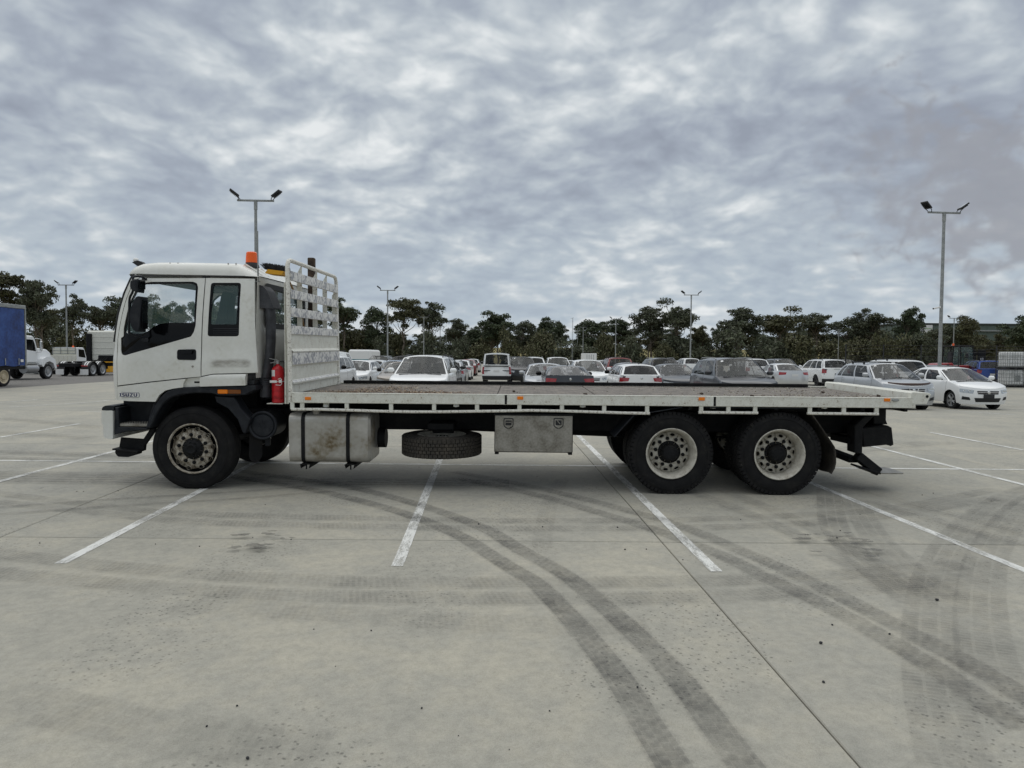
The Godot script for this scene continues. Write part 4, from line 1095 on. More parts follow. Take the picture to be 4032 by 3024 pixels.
func build_truck() -> void:
	truck_materials()
	var t := thing("flatbed_truck", "white three-axle flatbed truck parked side-on across the painted bays", "truck")
	t.transform = Transform3D(Basis(Vector3.RIGHT, atan(SLOPE)) * Basis(Vector3.UP, deg_to_rad(-0.5)), Vector3(0, SLOPE * 0.95, -9.95))
	build_cab(t)
	build_chassis(t)
	build_bed(t)
	build_truck_extras(t)

func build_cab(t: Node3D) -> void:
	# outlines of the side, as (along, up)
	var door := PackedVector2Array([Vector2(-4.915, 1.285), Vector2(-4.914, 1.593), Vector2(-4.899, 1.870), Vector2(-4.835, 2.134), Vector2(-4.773, 2.362), Vector2(-4.711, 2.517), Vector2(-4.668, 2.587), Vector2(-4.601, 2.625), Vector2(-3.798, 2.634), Vector2(-3.822, 1.411), Vector2(-4.021, 1.393), Vector2(-4.434, 1.346)])
	var opening := rounded(PackedVector2Array([Vector2(-4.795, 1.899), Vector2(-4.793, 2.003), Vector2(-4.728, 2.302), Vector2(-4.646, 2.494), Vector2(-4.566, 2.564), Vector2(-4.457, 2.579), Vector2(-3.952, 2.585), Vector2(-3.898, 2.565), Vector2(-3.881, 2.511), Vector2(-3.889, 2.046), Vector2(-3.909, 1.962), Vector2(-3.946, 1.904), Vector2(-4.377, 1.778), Vector2(-4.767, 1.666), Vector2(-4.821, 1.676), Vector2(-4.840, 1.726), Vector2(-4.837, 1.885)]), 0.012, 2)
	var pane := rounded(PackedVector2Array([Vector2(-4.741, 1.933), Vector2(-4.775, 1.955), Vector2(-4.711, 2.302), Vector2(-4.632, 2.480), Vector2(-4.548, 2.548), Vector2(-3.965, 2.561), Vector2(-3.915, 2.535), Vector2(-3.915, 2.075), Vector2(-4.251, 2.072), Vector2(-4.347, 2.056), Vector2(-4.421, 2.018), Vector2(-4.488, 1.963), Vector2(-4.555, 1.935)]), 0.012, 2)
	var side := PackedVector2Array([Vector2(-3.793, 2.634), Vector2(-3.189, 2.629), Vector2(-3.175, 2.326), Vector2(-3.130, 1.465), Vector2(-3.669, 1.449), Vector2(-3.817, 1.419)])
	var q_open := rounded(PackedVector2Array([Vector2(-3.724, 2.572), Vector2(-3.352, 2.575), Vector2(-3.353, 1.913), Vector2(-3.739, 1.910)]), 0.035, 4)
	var q_pane := rounded(PackedVector2Array([Vector2(-3.693, 2.542), Vector2(-3.381, 2.545), Vector2(-3.383, 2.059), Vector2(-3.706, 2.057)]), 0.022, 4)
	var corner := PackedVector2Array([Vector2(-4.928, 1.107), Vector2(-4.964, 1.103), Vector2(-5.008, 1.290), Vector2(-5.028, 1.471), Vector2(-5.012, 1.634), Vector2(-4.966, 1.845), Vector2(-4.892, 2.170), Vector2(-4.801, 2.433), Vector2(-4.719, 2.618), Vector2(-4.678, 2.672), Vector2(-4.600, 2.642), Vector2(-4.667, 2.603), Vector2(-4.717, 2.523), Vector2(-4.780, 2.364), Vector2(-4.842, 2.136), Vector2(-4.906, 1.870), Vector2(-4.921, 1.593), Vector2(-4.922, 1.285)])
	var low := PackedVector2Array([Vector2(-4.912, 1.275), Vector2(-4.434, 1.337), Vector2(-4.007, 1.386), Vector2(-4.037, 1.335), Vector2(-4.042, 1.281), Vector2(-4.169, 1.263), Vector2(-4.267, 1.238), Vector2(-4.341, 1.181), Vector2(-4.391, 1.099), Vector2(-4.918, 1.107)])
	var cover := rounded(PackedVector2Array([Vector2(-3.823, 1.406), Vector2(-3.669, 1.439), Vector2(-3.152, 1.454), Vector2(-3.136, 1.328), Vector2(-3.161, 1.315), Vector2(-3.824, 1.293)]), 0.012, 3)
	var recess := PackedVector2Array([Vector2(-4.002, 1.389), Vector2(-3.825, 1.409), Vector2(-3.827, 1.293), Vector2(-4.043, 1.277), Vector2(-4.042, 1.329)])
	var top_line := PackedVector2Array([Vector2(-4.678, 2.672), Vector2(-3.189, 2.638), Vector2(-3.189, 2.629), Vector2(-4.601, 2.632)])
	for far in 2:
		var s := t
		if far:      # the other flank is the same, mirrored
			pass
		var d := put("door", on_side(shrink(door, 0.0035), 0.0, [opening], 0.1, 0.03), M.cab, s)
		var surround := put("window_surround", on_side(shrink(opening, 0.001), -0.012, [pane], 0.12, 0.02), M.black_gloss, d)
		put("window_glass", on_side(shrink(pane, -0.004), -0.02, [], 0.2), M.cab_glass, d)
		var h := MB.new()
		var hp := rounded(PackedVector2Array([Vector2(-4.114, 1.744), Vector2(-3.882, 1.751), Vector2(-3.877, 1.616), Vector2(-4.112, 1.619)]), 0.03, 4)
		h.skin(hp, func(x, y): return side_z(x, y) + Vector3(0, 0, 0.006), 0.1, [], 0.012)
		h.skin(rounded(PackedVector2Array([Vector2(-4.066, 1.735), Vector2(-3.913, 1.738), Vector2(-3.925, 1.695), Vector2(-4.055, 1.689)]), 0.012, 3), func(x, y): return side_z(x, y) + Vector3(0, 0, 0.028), 0.1, [], 0.024)
		put("door_handle", h, M.black_gloss, d)
		h = MB.new()
		var lk: Vector2 = Vector2(-3.922, 1.538)
		h.cyl(side_z(lk.x, lk.y), side_z(lk.x, lk.y) + Vector3(0, 0, 0.006), 0.013, 0.012, 16)
		put("door_lock", h, M.steel, d)
		var sp := put("side_panel", on_side(shrink(side, 0.002), 0.0, [q_open], 0.1, 0.03), M.cab, s)
		put("window_surround", on_side(shrink(q_open, 0.001), 0.002, [q_pane], 0.1, 0.02), M.black_gloss, sp)
		put("window_glass", on_side(shrink(q_pane, -0.004), -0.012, [], 0.2), M.cab_glass, sp)
		for k in 4:
			var v := MB.new()
			var a0: Vector2 = Vector2(-3.670, 2.009); var a1: Vector2 = Vector2(-3.364, 2.011); var dy: float = (Vector2(-3.671, 1.933).y - Vector2(-3.670, 2.009).y) / 3.5
			v.box(Vector3((a0.x + a1.x) / 2, a0.y + dy * k - 0.006, side_z(a0.x, a0.y).z + 0.004), Vector3(a1.x - a0.x, 0.013, 0.012), 0.003, Basis(Vector3.RIGHT, 0.4))
			put("vent_slat", v, M.plastic, sp)
		var cp := put("corner_panel", on_side(corner, 0.0, [], 0.06, 0.03), M.cab, s)
		var lo := put("lower_panel", on_side(low, 0.006, [], 0.1, 0.04), M.cab, s)
		var cv := MB.new()
		cv.skin(cover, func(x, y): return side_z(minf(x, -3.26), y) + Vector3(0, 0, 0.03 * smoothstep(1.47, 1.41, y) + 0.004), 0.05, [], 0.06)
		put("sill_cover", cv, M.cab, s)
		put("broken_recess", on_side(recess, -0.035, [], 0.1), M.cab, s)
		var lt := MB.new()
		var l0: Vector2 = Vector2(-3.877, 1.342)
		lt.box(Vector3(l0.x, l0.y, 1.175), Vector3(0.09, 0.022, 0.02), 0.004)
		lt.box(Vector3(l0.x - 0.01, l0.y + 0.03, 1.172), Vector3(0.03, 0.05, 0.015), 0.004)
		put("latch", lt, M.chassis, s)
		if far == 0:
			# brand badge
			var bp := rounded(PackedVector2Array([Vector2(-4.840, 1.212), Vector2(-4.585, 1.211), Vector2(-4.584, 1.151), Vector2(-4.844, 1.151)]), 0.018, 4)
			var bad := put("badge", on_side(bp, 0.012, [], 0.1, 0.01), M.navy, lo)
			put("badge_plate", on_side(shrink(bp, 0.003), 0.0145, [], 0.1), M.cab, lo)
			var tm := TextMesh.new()
			tm.text = "ISUZU"
			var fnt := SystemFont.new(); fnt.font_names = ["Droid Sans"]; fnt.font_weight = 800
			tm.font = fnt; tm.font_size = 64; tm.pixel_size = 0.001; tm.depth = 0.003
			var lb := place("badge_letters", tm, M.navy, lo)
			var bc: Vector2 = Vector2(-4.717, 1.180)
			var size := tm.get_aabb().size
			lb.position = side_z(bc.x, bc.y) + Vector3(0, 0, 0.0165)
			var want: Vector2 = Vector2(-4.606, 1.158) - Vector2(-4.831, 1.202)
			lb.scale = Vector3(want.x / size.x, absf(want.y) / size.y, 1.0)
			lb.rotation.y = -0.05
			# brown stain run across the panel behind the door
			var stain := mat(Color.WHITE, 0.9)
			stain.albedo_texture = M.stain_tex
			stain.transparency = BaseMaterial3D.TRANSPARENCY_ALPHA
			var lo_edge := PackedVector3Array(); var hi_edge := PackedVector3Array()
			for k in 17:
				var q: Vector2 = (Vector2(-3.741, 1.512)).lerp(Vector2(-3.173, 1.517), k / 16.0); var w: Vector2 = (Vector2(-3.739, 1.651)).lerp(Vector2(-3.171, 1.655), k / 16.0)
				lo_edge.append(side_z(q.x, q.y) + Vector3(0, 0, 0.003)); hi_edge.append(side_z(w.x, w.y) + Vector3(0, 0, 0.003))
			var sm := MB.new()
			sm.band(lo_edge, hi_edge, 1.0 / 0.565)
			put("stain", sm, stain, sp)
		if far:
			for o in [d, sp, cp, lo]: o.scale = Vector3(1, 1, -1)
			for o in t.get_children():
				if o.name.begins_with("sill_cover") or o.name.begins_with("broken_recess") or o.name.begins_with("latch"):
					if o.get_index() > d.get_index(): o.scale = Vector3(1, 1, -1)
	# roof: lofted across, falling away in front and behind
	var rf := MB.new()
	var rings := []
	for q in [[-4.80, 2.665, 0.0], [-4.775, 2.68, 0.3], [-4.72, 2.68, 0.58], [-4.62, 2.68, 0.82], [-4.45, 2.675, 0.97], [-4.2, 2.672, 1.0], [-3.8, 2.668, 1.0], [-3.48, 2.664, 0.98], [-3.42, 2.663, 0.92], [-3.3, 2.66, 0.55], [-3.18, 2.655, 0.12], [-3.145, 2.652, 0.0]]:
		var ring := PackedVector3Array()
		var half := []
		var zz: float = side_z(clampf(q[0], -4.66, -3.26), q[1]).z - (0.0 if q[0] > -4.7 else (-4.7 - q[0]) * 0.8)
		for w in [[1.0, 0.0], [0.995, 0.2], [0.985, 0.4], [0.965, 0.62], [0.93, 0.8], [0.87, 0.92], [0.75, 1.0], [0.5, 1.06], [0.25, 1.085], [0.0, 1.09]]:
			half.append(Vector3(q[0] + (0.02 * (1.0 - w[0]) if q[0] < -4.6 else 0.0) * -6.0, q[1] + 0.178 * w[1] * (0.08 + 0.92 * q[2]), zz * w[0]))
		for p in half: ring.append(p)
		for k in range(half.size() - 2, -1, -1): ring.append(half[k] * Vector3(1, 1, -1))
		rings.append(ring)
	rf.loft(rings, false)
	var roof := put("roof", rf, M.cab, t)
	for k in 7:      # pressed ribs on the slope behind
		var rb := MB.new()
		var z := 0.84 - k * 0.28
		rb.bar(Vector3(-3.40, 2.838, z), Vector3(-3.19, 2.695, z), 0.05, 0.012, 0.005)
		put("roof_rib", rb, M.cab, roof)
	for x in [Vector2(-4.285, 2.770).x, Vector2(-4.185, 2.772).x, Vector2(-3.555, 2.775).x, Vector2(-3.457, 2.775).x]:
		var sc := MB.new()
		sc.cyl(Vector3(x, 2.815, 0.99), Vector3(x, 2.826, 1.0), 0.009, 0.007, 8)
		put("roof_screw", sc, M.steel, roof)
	# gutter seam under the roof, inner shell, rear wall
	for s in [1.0, -1.0]:
		var gt := MB.new()
		var path := []
		for x in [-4.74, -4.6, -4.2, -3.8, -3.4, -3.17]:
			var p := side_z(x, 2.655); path.append(Vector3(p.x, p.y, (p.z + 0.002) * s))
		gt.tube(path, 0.009, 6)
		put("gutter", gt, M.black_plastic, t)
	var out := [Vector2(-5.028, 1.471), Vector2(-5.012, 1.634), Vector2(-4.966, 1.845), Vector2(-4.892, 2.170), Vector2(-4.801, 2.433), Vector2(-4.719, 2.618), Vector2(-4.678, 2.672)]
	var fr := MB.new()
	rings = []
	for p in [Vector2(-4.964, 1.103), Vector2(-5.008, 1.290), Vector2(-5.028, 1.471), Vector2(-5.012, 1.634), Vector2(-4.966, 1.845)]:
		var ring := PackedVector3Array()
		for k in 17:
			var w := -1.0 + k / 8.0
			ring.append(Vector3(p.x - 0.13 * (1.0 - pow(absf(w), 2.6)), p.y, side_z(p.x, p.y).z * w))
		rings.append(ring)
	fr.loft(rings, false)
	put("front_panel", fr, M.cab, t)
	fr = MB.new()
	rings = []
	for p in [Vector2(-4.966, 1.845), Vector2(-4.892, 2.170), Vector2(-4.801, 2.433), Vector2(-4.719, 2.618), Vector2(-4.678, 2.672)]:
		var ring := PackedVector3Array()
		for k in 17:
			var w := -1.0 + k / 8.0
			ring.append(Vector3(p.x - 0.13 * (1.0 - pow(absf(w), 2.6)) - 0.004, p.y, (side_z(p.x, p.y).z - 0.03) * w))
		rings.append(ring)
	fr.loft(rings, false)
	put("windscreen", fr, M.cab_glass, t)
	fr = MB.new()
	for s in [1.0, -1.0]:
		var path := []
		for p in [Vector2(-4.971, 1.833), Vector2(-4.894, 2.170), Vector2(-4.804, 2.433), Vector2(-4.721, 2.618), Vector2(-4.682, 2.672)]: path.append(Vector3(p.x - 0.012, p.y, (side_z(p.x, p.y).z - 0.012) * s))
		fr.tube(path, 0.016, 6)
	put("windscreen_seal", fr, M.black_plastic, t)
	# rear wall with its window
	var rw := MB.new()
	var wall := rounded(PackedVector2Array([Vector2(-1.17, 1.40), Vector2(1.17, 1.40), Vector2(1.165, 1.9), Vector2(1.085, 2.66), Vector2(-1.085, 2.66), Vector2(-1.165, 1.9)]), 0.02, 2)
	var hole := rrect(-0.82, 2.06, 0.82, 2.56, 0.09, 4)
	rw.skin(wall, func(x, y): return Vector3(-3.16, y, x), 0.3, [hole])
	var wallm := put("rear_wall", rw, M.cab, t)
	rw = MB.new()
	rw.skin(rrect(-0.86, 2.02, 0.86, 2.60, 0.11, 4), func(x, y): return Vector3(-3.15, y, x), 0.4, [rrect(-0.79, 2.09, 0.79, 2.53, 0.07, 4)])
	put("window_seal", rw, M.black_plastic, wallm)
	rw = MB.new()
	rw.skin(hole, func(x, y): return Vector3(-3.165, y, x), 0.5)
	put("window_glass", rw, M.cab_glass, wallm)
	for k in 2:
		var rb := MB.new()
		rb.box(Vector3(-3.152, 1.75, -0.45 + k * 0.9), Vector3(0.02, 0.42, 0.06), 0.008)
		put("wall_rib", rb, M.cab, wallm)
	# inside: floor, dash, wheel and seats
	var ins := MB.new()
	ins.box(Vector3(-3.93, 1.34, 0), Vector3(1.45, 0.06, 2.24), 0.01)
	for sz in [1.0, -1.0]:
		ins.bar(Vector3(-3.818, 1.4, 1.12 * sz), Vector3(-3.818, 1.9, 1.12 * sz), 0.08, 0.06, 0.0)
		ins.bar(Vector3(-3.818, 1.9, 1.12 * sz), Vector3(-3.818, 2.66, 1.03 * sz), 0.08, 0.06, 0.0)
	put("cab_floor", ins, M.interior, t)
	ins = MB.new()
	ins.prism(PackedVector2Array([Vector2(-4.98, 1.35), Vector2(-4.62, 1.35), Vector2(-4.52, 1.75), Vector2(-4.58, 1.93), Vector2(-4.75, 1.97), Vector2(-4.97, 1.9)]), Transform3D(Basis(), Vector3(0, 0, -1.02)), 2.04)
	put("dashboard", ins, M.interior, t)
	ins = MB.new()
	var sw := []
	for k in 21: sw.append(Vector3(-4.42, 1.98, -0.55) + Basis(Vector3.BACK, 0.55) * Vector3(0.23 * cos(TAU * k / 20), 0, 0.23 * sin(TAU * k / 20)))
	ins.tube(sw, 0.016, 6, false)
	ins.cyl(Vector3(-4.42, 1.98, -0.55), Vector3(-4.58, 1.72, -0.55), 0.03, 0.04, 8)
	put("steering_wheel", ins, M.interior, t)
	for z in [0.52, -0.55]:
		var se := MB.new()
		var bs := Basis(Vector3.BACK, -0.16)
		se.prism(rounded(PackedVector2Array([Vector2(-0.17, 0), Vector2(0.17, 0), Vector2(0.165, 0.34), Vector2(0.11, 0.55), Vector2(0.095, 0.76), Vector2(0.05, 0.82), Vector2(-0.05, 0.82), Vector2(-0.095, 0.76), Vector2(-0.11, 0.55), Vector2(-0.165, 0.34)]), 0.06, 4), Transform3D(bs * Basis(Vector3.UP, PI / 2), Vector3(-3.93, 1.70, z)), 0.13, 0.02)
		se.box(Vector3(-4.1, 1.62, z), Vector3(0.5, 0.14, 0.48), 0.04)
		put("seat", se, M.seat, t)
	ins = MB.new()
	ins.box(Vector3(-4.36, 2.60, 0.0), Vector3(0.5, 0.03, 2.0), 0.01)
	ins.box(Vector3(-3.7, 2.63, 0.0), Vector3(0.9, 0.03, 2.0), 0.01)
	ins.box(Vector3(-3.36, 2.5, 0.0), Vector3(0.34, 0.14, 1.9), 0.03)
	put("headlining", ins, M.interior, t)
	# door mirrors, one pair on each flank
	for s in [1.0, -1.0]:
		var flipz := Vector3(1, 1, s)
		var mp := []
		for p in spline([Vector3(-4.491, 2.602, 1.200), Vector3(-4.492, 2.624, 1.300), Vector3(-4.511, 2.613, 1.420), Vector3(-4.516, 2.568, 1.440), Vector3(-4.519, 2.443, 1.440), Vector3(-4.566, 2.350, 1.430), Vector3(-4.574, 2.186, 1.430), Vector3(-4.581, 1.976, 1.430), Vector3(-4.567, 1.932, 1.420), Vector3(-4.497, 1.882, 1.240)], 4): mp.append(p * flipz)
		var mb := MB.new()
		mb.tube(mp, 0.0135, 7)
		mb.box((Vector3(-4.525, 2.605, 1.160)) * flipz, Vector3(0.06, 0.03, 0.03), 0.006)
		mb.box((Vector3(-4.511, 1.855, 1.200)) * flipz, Vector3(0.08, 0.045, 0.025), 0.008)
		var arm := put("mirror_arm", mb, M.plastic, t)
		for shape in [[[Vector3(-4.396, 2.376, 1.440), Vector3(-4.440, 2.373, 1.440), Vector3(-4.484, 2.315, 1.440), Vector3(-4.522, 2.198, 1.440), Vector3(-4.531, 2.105, 1.440), Vector3(-4.514, 2.023, 1.440), Vector3(-4.479, 1.967, 1.440), Vector3(-4.435, 1.948, 1.440), Vector3(-4.417, 2.012, 1.440), Vector3(-4.390, 2.304, 1.440)], "mirror"], [[Vector3(-4.415, 2.580, 1.440), Vector3(-4.483, 2.575, 1.440), Vector3(-4.516, 2.554, 1.440), Vector3(-4.522, 2.489, 1.440), Vector3(-4.511, 2.454, 1.440), Vector3(-4.439, 2.416, 1.440), Vector3(-4.431, 2.455, 1.440)], "wide_mirror"]]:
			mb = MB.new()
			var po := PackedVector2Array()
			for p in shape[0]: po.append(Vector2(p.x, p.y))
			mb.prism(rounded(po, 0.02, 3), Transform3D(Basis(), Vector3(0, 0, 1.34 * s)), 0.17 * s, 0.012)
			var mi := put(shape[1], mb, M.plastic, arm)
			var mg := MB.new()
			mg.box(Vector3(po[0].x + 0.004, (po[0].y + po[po.size() - 3].y) / 2, 1.425 * s), Vector3(0.006, absf(po[0].y - po[po.size() - 3].y) * 0.8, 0.13), 0.002)
			put("mirror_glass", mg, M.black_gloss, arm)

func build_chassis(t: Node3D) -> void:
	for s in [1.0, -1.0]:
		var mb := MB.new()
		mb.box(Vector3(0.0, 0.83, 0.43 * s), Vector3(9.3, 0.28, 0.08), 0.012)
		mb.box(Vector3(1.1, 1.02, 0.43 * s), Vector3(7.3, 0.1, 0.1), 0.01)
		put("chassis_rail", mb, M.chassis, t)
		wheel(t, Vector3(-3.965, 0.511, 1.17 * s), true, s < 0)
		for x in [1.99, 3.325]:
			wheel(t, Vector3(x, 0.507, 1.19 * s), false, s < 0)
			var inner := Node3D.new(); inner.name = "inner_wheel"; t.add_child(inner, true)
			inner.position = Vector3(x, 0.507, 0.86 * s)
			if s < 0: inner.rotation.y = PI
			place("tyre", cache.tyre1, M.rubber, inner)
			place("rim", cache.rim1, M.rim, inner)
	for k in 15:
		var mb := MB.new()
		mb.box(Vector3(-2.55 + k * 0.53, 1.10, 0), Vector3(0.05, 0.1, 2.3), 0.006)
		put("deck_cross_member", mb, M.chassis, t)
	for x in [-3.965, 1.99, 3.325]:
		var mb := MB.new()
		mb.cyl(Vector3(x, 0.5, -0.9), Vector3(x, 0.5, 0.9), 0.09, 0.09, 12)
		if x > 0: mb.lathe([[[-0.25, 0.0], [-0.22, 0.14], [-0.1, 0.22], [0.1, 0.22], [0.22, 0.14], [0.25, 0.0]]], Transform3D(Basis(), Vector3(x, 0.52, 0)), 16)
		put("axle", mb, M.chassis, t)
		for s in [1.0, -1.0]:
			var sp := MB.new()
			for k in 4: sp.box(Vector3(x, 0.62 + k * 0.022, 0.43 * s), Vector3(1.15 - k * 0.16, 0.018, 0.09), 0.003)
			put("leaf_spring", sp, M.chassis, t)
	# engine, gearbox and the clutter behind the cab
	var en := MB.new()
	en.box(Vector3(-4.1, 1.0, 0), Vector3(1.4, 0.6, 0.75), 0.05)
	en.box(Vector3(-3.0, 0.85, 0), Vector3(0.9, 0.42, 0.5), 0.08)
	put("engine", en, M.chassis, t)
	en = MB.new()
	en.cyl(Vector3(-2.6, 0.75, 0), Vector3(2.0, 0.6, 0), 0.06, 0.06, 12)
	put("drive_shaft", en, M.chassis, t)
	en = MB.new()
	en.box(Vector3(-3.02, 1.25, 0.15), Vector3(0.2, 0.5, 1.1), 0.03)
	en.box(Vector3(-2.95, 1.62, -0.1), Vector3(0.16, 0.24, 0.7), 0.04)
	put("engine_cover", en, M.chassis, t)
	rng.seed = 12
	for k in 7:
		var h := MB.new()
		var p0 := Vector3(-3.08 + rng.randf() * 0.1, 1.2 + rng.randf() * 0.2, rng.randf_range(-0.3, 0.7))
		h.tube(spline([p0, p0 + Vector3(0.12, 0.25, 0.1), p0 + Vector3(0.06, 0.5, rng.randf_range(-0.3, 0.2)), p0 + Vector3(0.02, 0.66, rng.randf_range(-0.5, 0.1))], 5), rng.randf_range(0.012, 0.026), 6)
		put("hose", h, M.black_plastic, t)
	# front bumper and steps
	var bm := MB.new()
	bm.prism(rounded(PackedVector2Array([Vector2(-5.075, 0.978), Vector2(-5.077, 0.821), Vector2(-5.059, 0.810), Vector2(-5.059, 0.684), Vector2(-5.040, 0.638), Vector2(-4.940, 0.621), Vector2(-4.933, 0.984)]), 0.02, 3), Transform3D(Basis(), Vector3(0, 0, -1.2)), 2.4, 0.015)
	var bump := put("bumper", bm, M.cab, t)
	bm = MB.new()
	bm.prism(rounded(PackedVector2Array([Vector2(-5.077, 0.983), Vector2(-5.069, 1.019), Vector2(-5.030, 1.043), Vector2(-4.925, 1.039), Vector2(-4.924, 0.982)]), 0.012, 3), Transform3D(Basis(), Vector3(0, 0, -1.19)), 2.38, 0.012)
	put("bumper_top", bm, M.plastic, bump)
	for s in [1.0, -1.0]:
		var z0: float = 0.95 * s
		var mb := MB.new()
		# well behind the steps
		mb.prism(PackedVector2Array([Vector2(-4.963, 1.101), Vector2(-4.379, 1.101), Vector2(-4.392, 1.044), Vector2(-4.488, 0.781), Vector2(-4.535, 0.735), Vector2(-4.786, 0.721), Vector2(-4.930, 0.685), Vector2(-4.933, 1.027), Vector2(-4.964, 1.039)]), Transform3D(Basis(), Vector3(0, 0, 0.80 * s)), 0.1 * s)
		mb.prism(PackedVector2Array([Vector2(-4.916, 1.022), Vector2(-4.877, 1.017), Vector2(-4.871, 0.777), Vector2(-4.534, 0.769), Vector2(-4.512, 0.746), Vector2(-4.786, 0.718), Vector2(-4.936, 0.679)]), Transform3D(Basis(), Vector3(0, 0, 0.9 * s)), 0.28 * s, 0.008)
		mb.prism(PackedVector2Array([Vector2(-4.437, 1.077), Vector2(-4.391, 1.078), Vector2(-4.489, 0.763), Vector2(-4.540, 0.757)]), Transform3D(Basis(), Vector3(0, 0, 0.9 * s)), 0.28 * s, 0.008)
		put("step_well", mb, M.plastic, t)
		mb = MB.new()
		var a: Vector2 = Vector2(-4.874, 0.794); var b: Vector2 = Vector2(-4.525, 0.792)
		mb.box(Vector3((a.x + b.x) / 2, a.y + 0.005, 1.03 * s), Vector3(b.x - a.x, 0.035, 0.26), 0.004)
		for k in 11:
			for j in 4: mb.box(Vector3(lerpf(a.x, b.x, (k + 0.5) / 11), a.y + 0.026, (0.94 + j * 0.06) * s), Vector3(0.016, 0.01, 0.03), 0.003)
		put("step_tread", mb, M.steel, t)
		mb = MB.new()
		mb.prism(PackedVector2Array([Vector2(-4.926, 0.628), Vector2(-4.629, 0.610), Vector2(-4.634, 0.463), Vector2(-4.952, 0.496)]), Transform3D(Basis(), Vector3(0, 0, 1.02 * s)), 0.03 * s, 0.004)
		mb.prism(PackedVector2Array([Vector2(-4.951, 0.508), Vector2(-4.632, 0.480), Vector2(-4.634, 0.461), Vector2(-4.954, 0.488)]), Transform3D(Basis(), Vector3(0, 0, 1.03 * s)), 0.17 * s, 0.003)
		mb.prism(rounded(PackedVector2Array([Vector2(-4.946, 0.479), Vector2(-4.666, 0.459), Vector2(-4.669, 0.429), Vector2(-4.782, 0.394), Vector2(-4.914, 0.399), Vector2(-4.947, 0.444)]), 0.015, 2), Transform3D(Basis(), Vector3(0, 0, 1.03 * s)), 0.12 * s, 0.004)
		mb.prism(PackedVector2Array([Vector2(-4.640, 0.613), Vector2(-4.558, 0.734), Vector2(-4.489, 0.758), Vector2(-4.495, 0.712), Vector2(-4.624, 0.533), Vector2(-4.632, 0.463)]), Transform3D(Basis(), Vector3(0, 0, 1.0 * s)), 0.05 * s, 0.006)
		put("lower_step", mb, M.chassis, t)
		# wheel arch and its rear bracket
		mb = MB.new()
		mb.prism(PackedVector2Array([Vector2(-4.511, 0.775), Vector2(-4.439, 0.941), Vector2(-4.396, 1.049), Vector2(-4.333, 1.147), Vector2(-4.252, 1.224), Vector2(-4.148, 1.264), Vector2(-4.034, 1.281), Vector2(-3.750, 1.292), Vector2(-3.148, 1.311), Vector2(-3.143, 1.259), Vector2(-3.275, 1.192), Vector2(-3.411, 1.182), Vector2(-3.604, 1.182), Vector2(-3.695, 1.209), Vector2(-3.888, 1.212), Vector2(-4.093, 1.187), Vector2(-4.207, 1.150), Vector2(-4.298, 1.073), Vector2(-4.377, 0.941), Vector2(-4.460, 0.775)]), Transform3D(Basis(), Vector3(0, 0, 0.92 * s)), 0.305 * s, 0.012)
		var arch := put("wheel_arch", mb, M.plastic, t)
		for q in [[1322, 1432, M.amber], [1432, 1574, M.amber_dark]]:
			var lm := MB.new()
			var x0: float = lerpf((Vector2(-3.612, 1.232)).x, (Vector2(-3.326, 1.235)).x, (q[0] - 1322.0) / 252.0); var x1: float = lerpf((Vector2(-3.612, 1.232)).x, (Vector2(-3.326, 1.235)).x, (q[1] - 1322.0) / 252.0)
			lm.box(Vector3((x0 + x1) / 2, (Vector2(-3.467, 1.231)).y, 1.228 * s), Vector3(x1 - x0, 0.052, 0.022), 0.008)
			put("marker_lamp", lm, q[2], arch)
		mb = MB.new()
		mb.prism(PackedVector2Array([Vector2(-3.672, 1.173), Vector2(-3.434, 1.163), Vector2(-3.345, 1.013), Vector2(-3.231, 0.883), Vector2(-3.299, 0.709), Vector2(-3.329, 0.714), Vector2(-3.392, 0.882), Vector2(-3.504, 1.015), Vector2(-3.651, 1.093)]), Transform3D(Basis(), Vector3(0, 0, 0.96 * s)), 0.22 * s, 0.01)
		put("arch_bracket", mb, M.plastic, t)
		mb = MB.new()
		mb.prism(rounded(PackedVector2Array([Vector2(-3.304, 0.711), Vector2(-3.150, 0.696), Vector2(-3.154, 0.398), Vector2(-3.206, 0.321), Vector2(-3.274, 0.316), Vector2(-3.315, 0.385)]), 0.03, 3), Transform3D(Basis(Vector3.UP, 0.35 * s), Vector3(-3.3, 0, 1.02 * s)) * Transform3D(Basis(), Vector3(3.3, 0, 0)), 0.015 * s)
		put("mud_flap", mb, M.rubber, t)
		# guards of the rear wheels
		mb = MB.new()
		var zc: float = 0.98 * s
		mb.bar(Vector3((Vector2(1.277, 0.708)).x, (Vector2(1.277, 0.708)).y, zc), Vector3((Vector2(1.519, 0.983)).x, (Vector2(1.519, 0.983)).y, zc), 0.42, 0.012, 0.0)
		mb.bar(Vector3((Vector2(1.519, 0.983)).x, (Vector2(1.519, 0.983)).y, zc), Vector3((Vector2(1.610, 1.019)).x + 0.5, 1.085, zc), 0.42, 0.012, 0.0)
		mb.bar(Vector3(2.4, 1.085, zc), Vector3(3.6, 1.085, zc), 0.42, 0.012, 0.0)
		put("rear_mudguard", mb, M.plastic, t)
		mb = MB.new()
		var fl := []
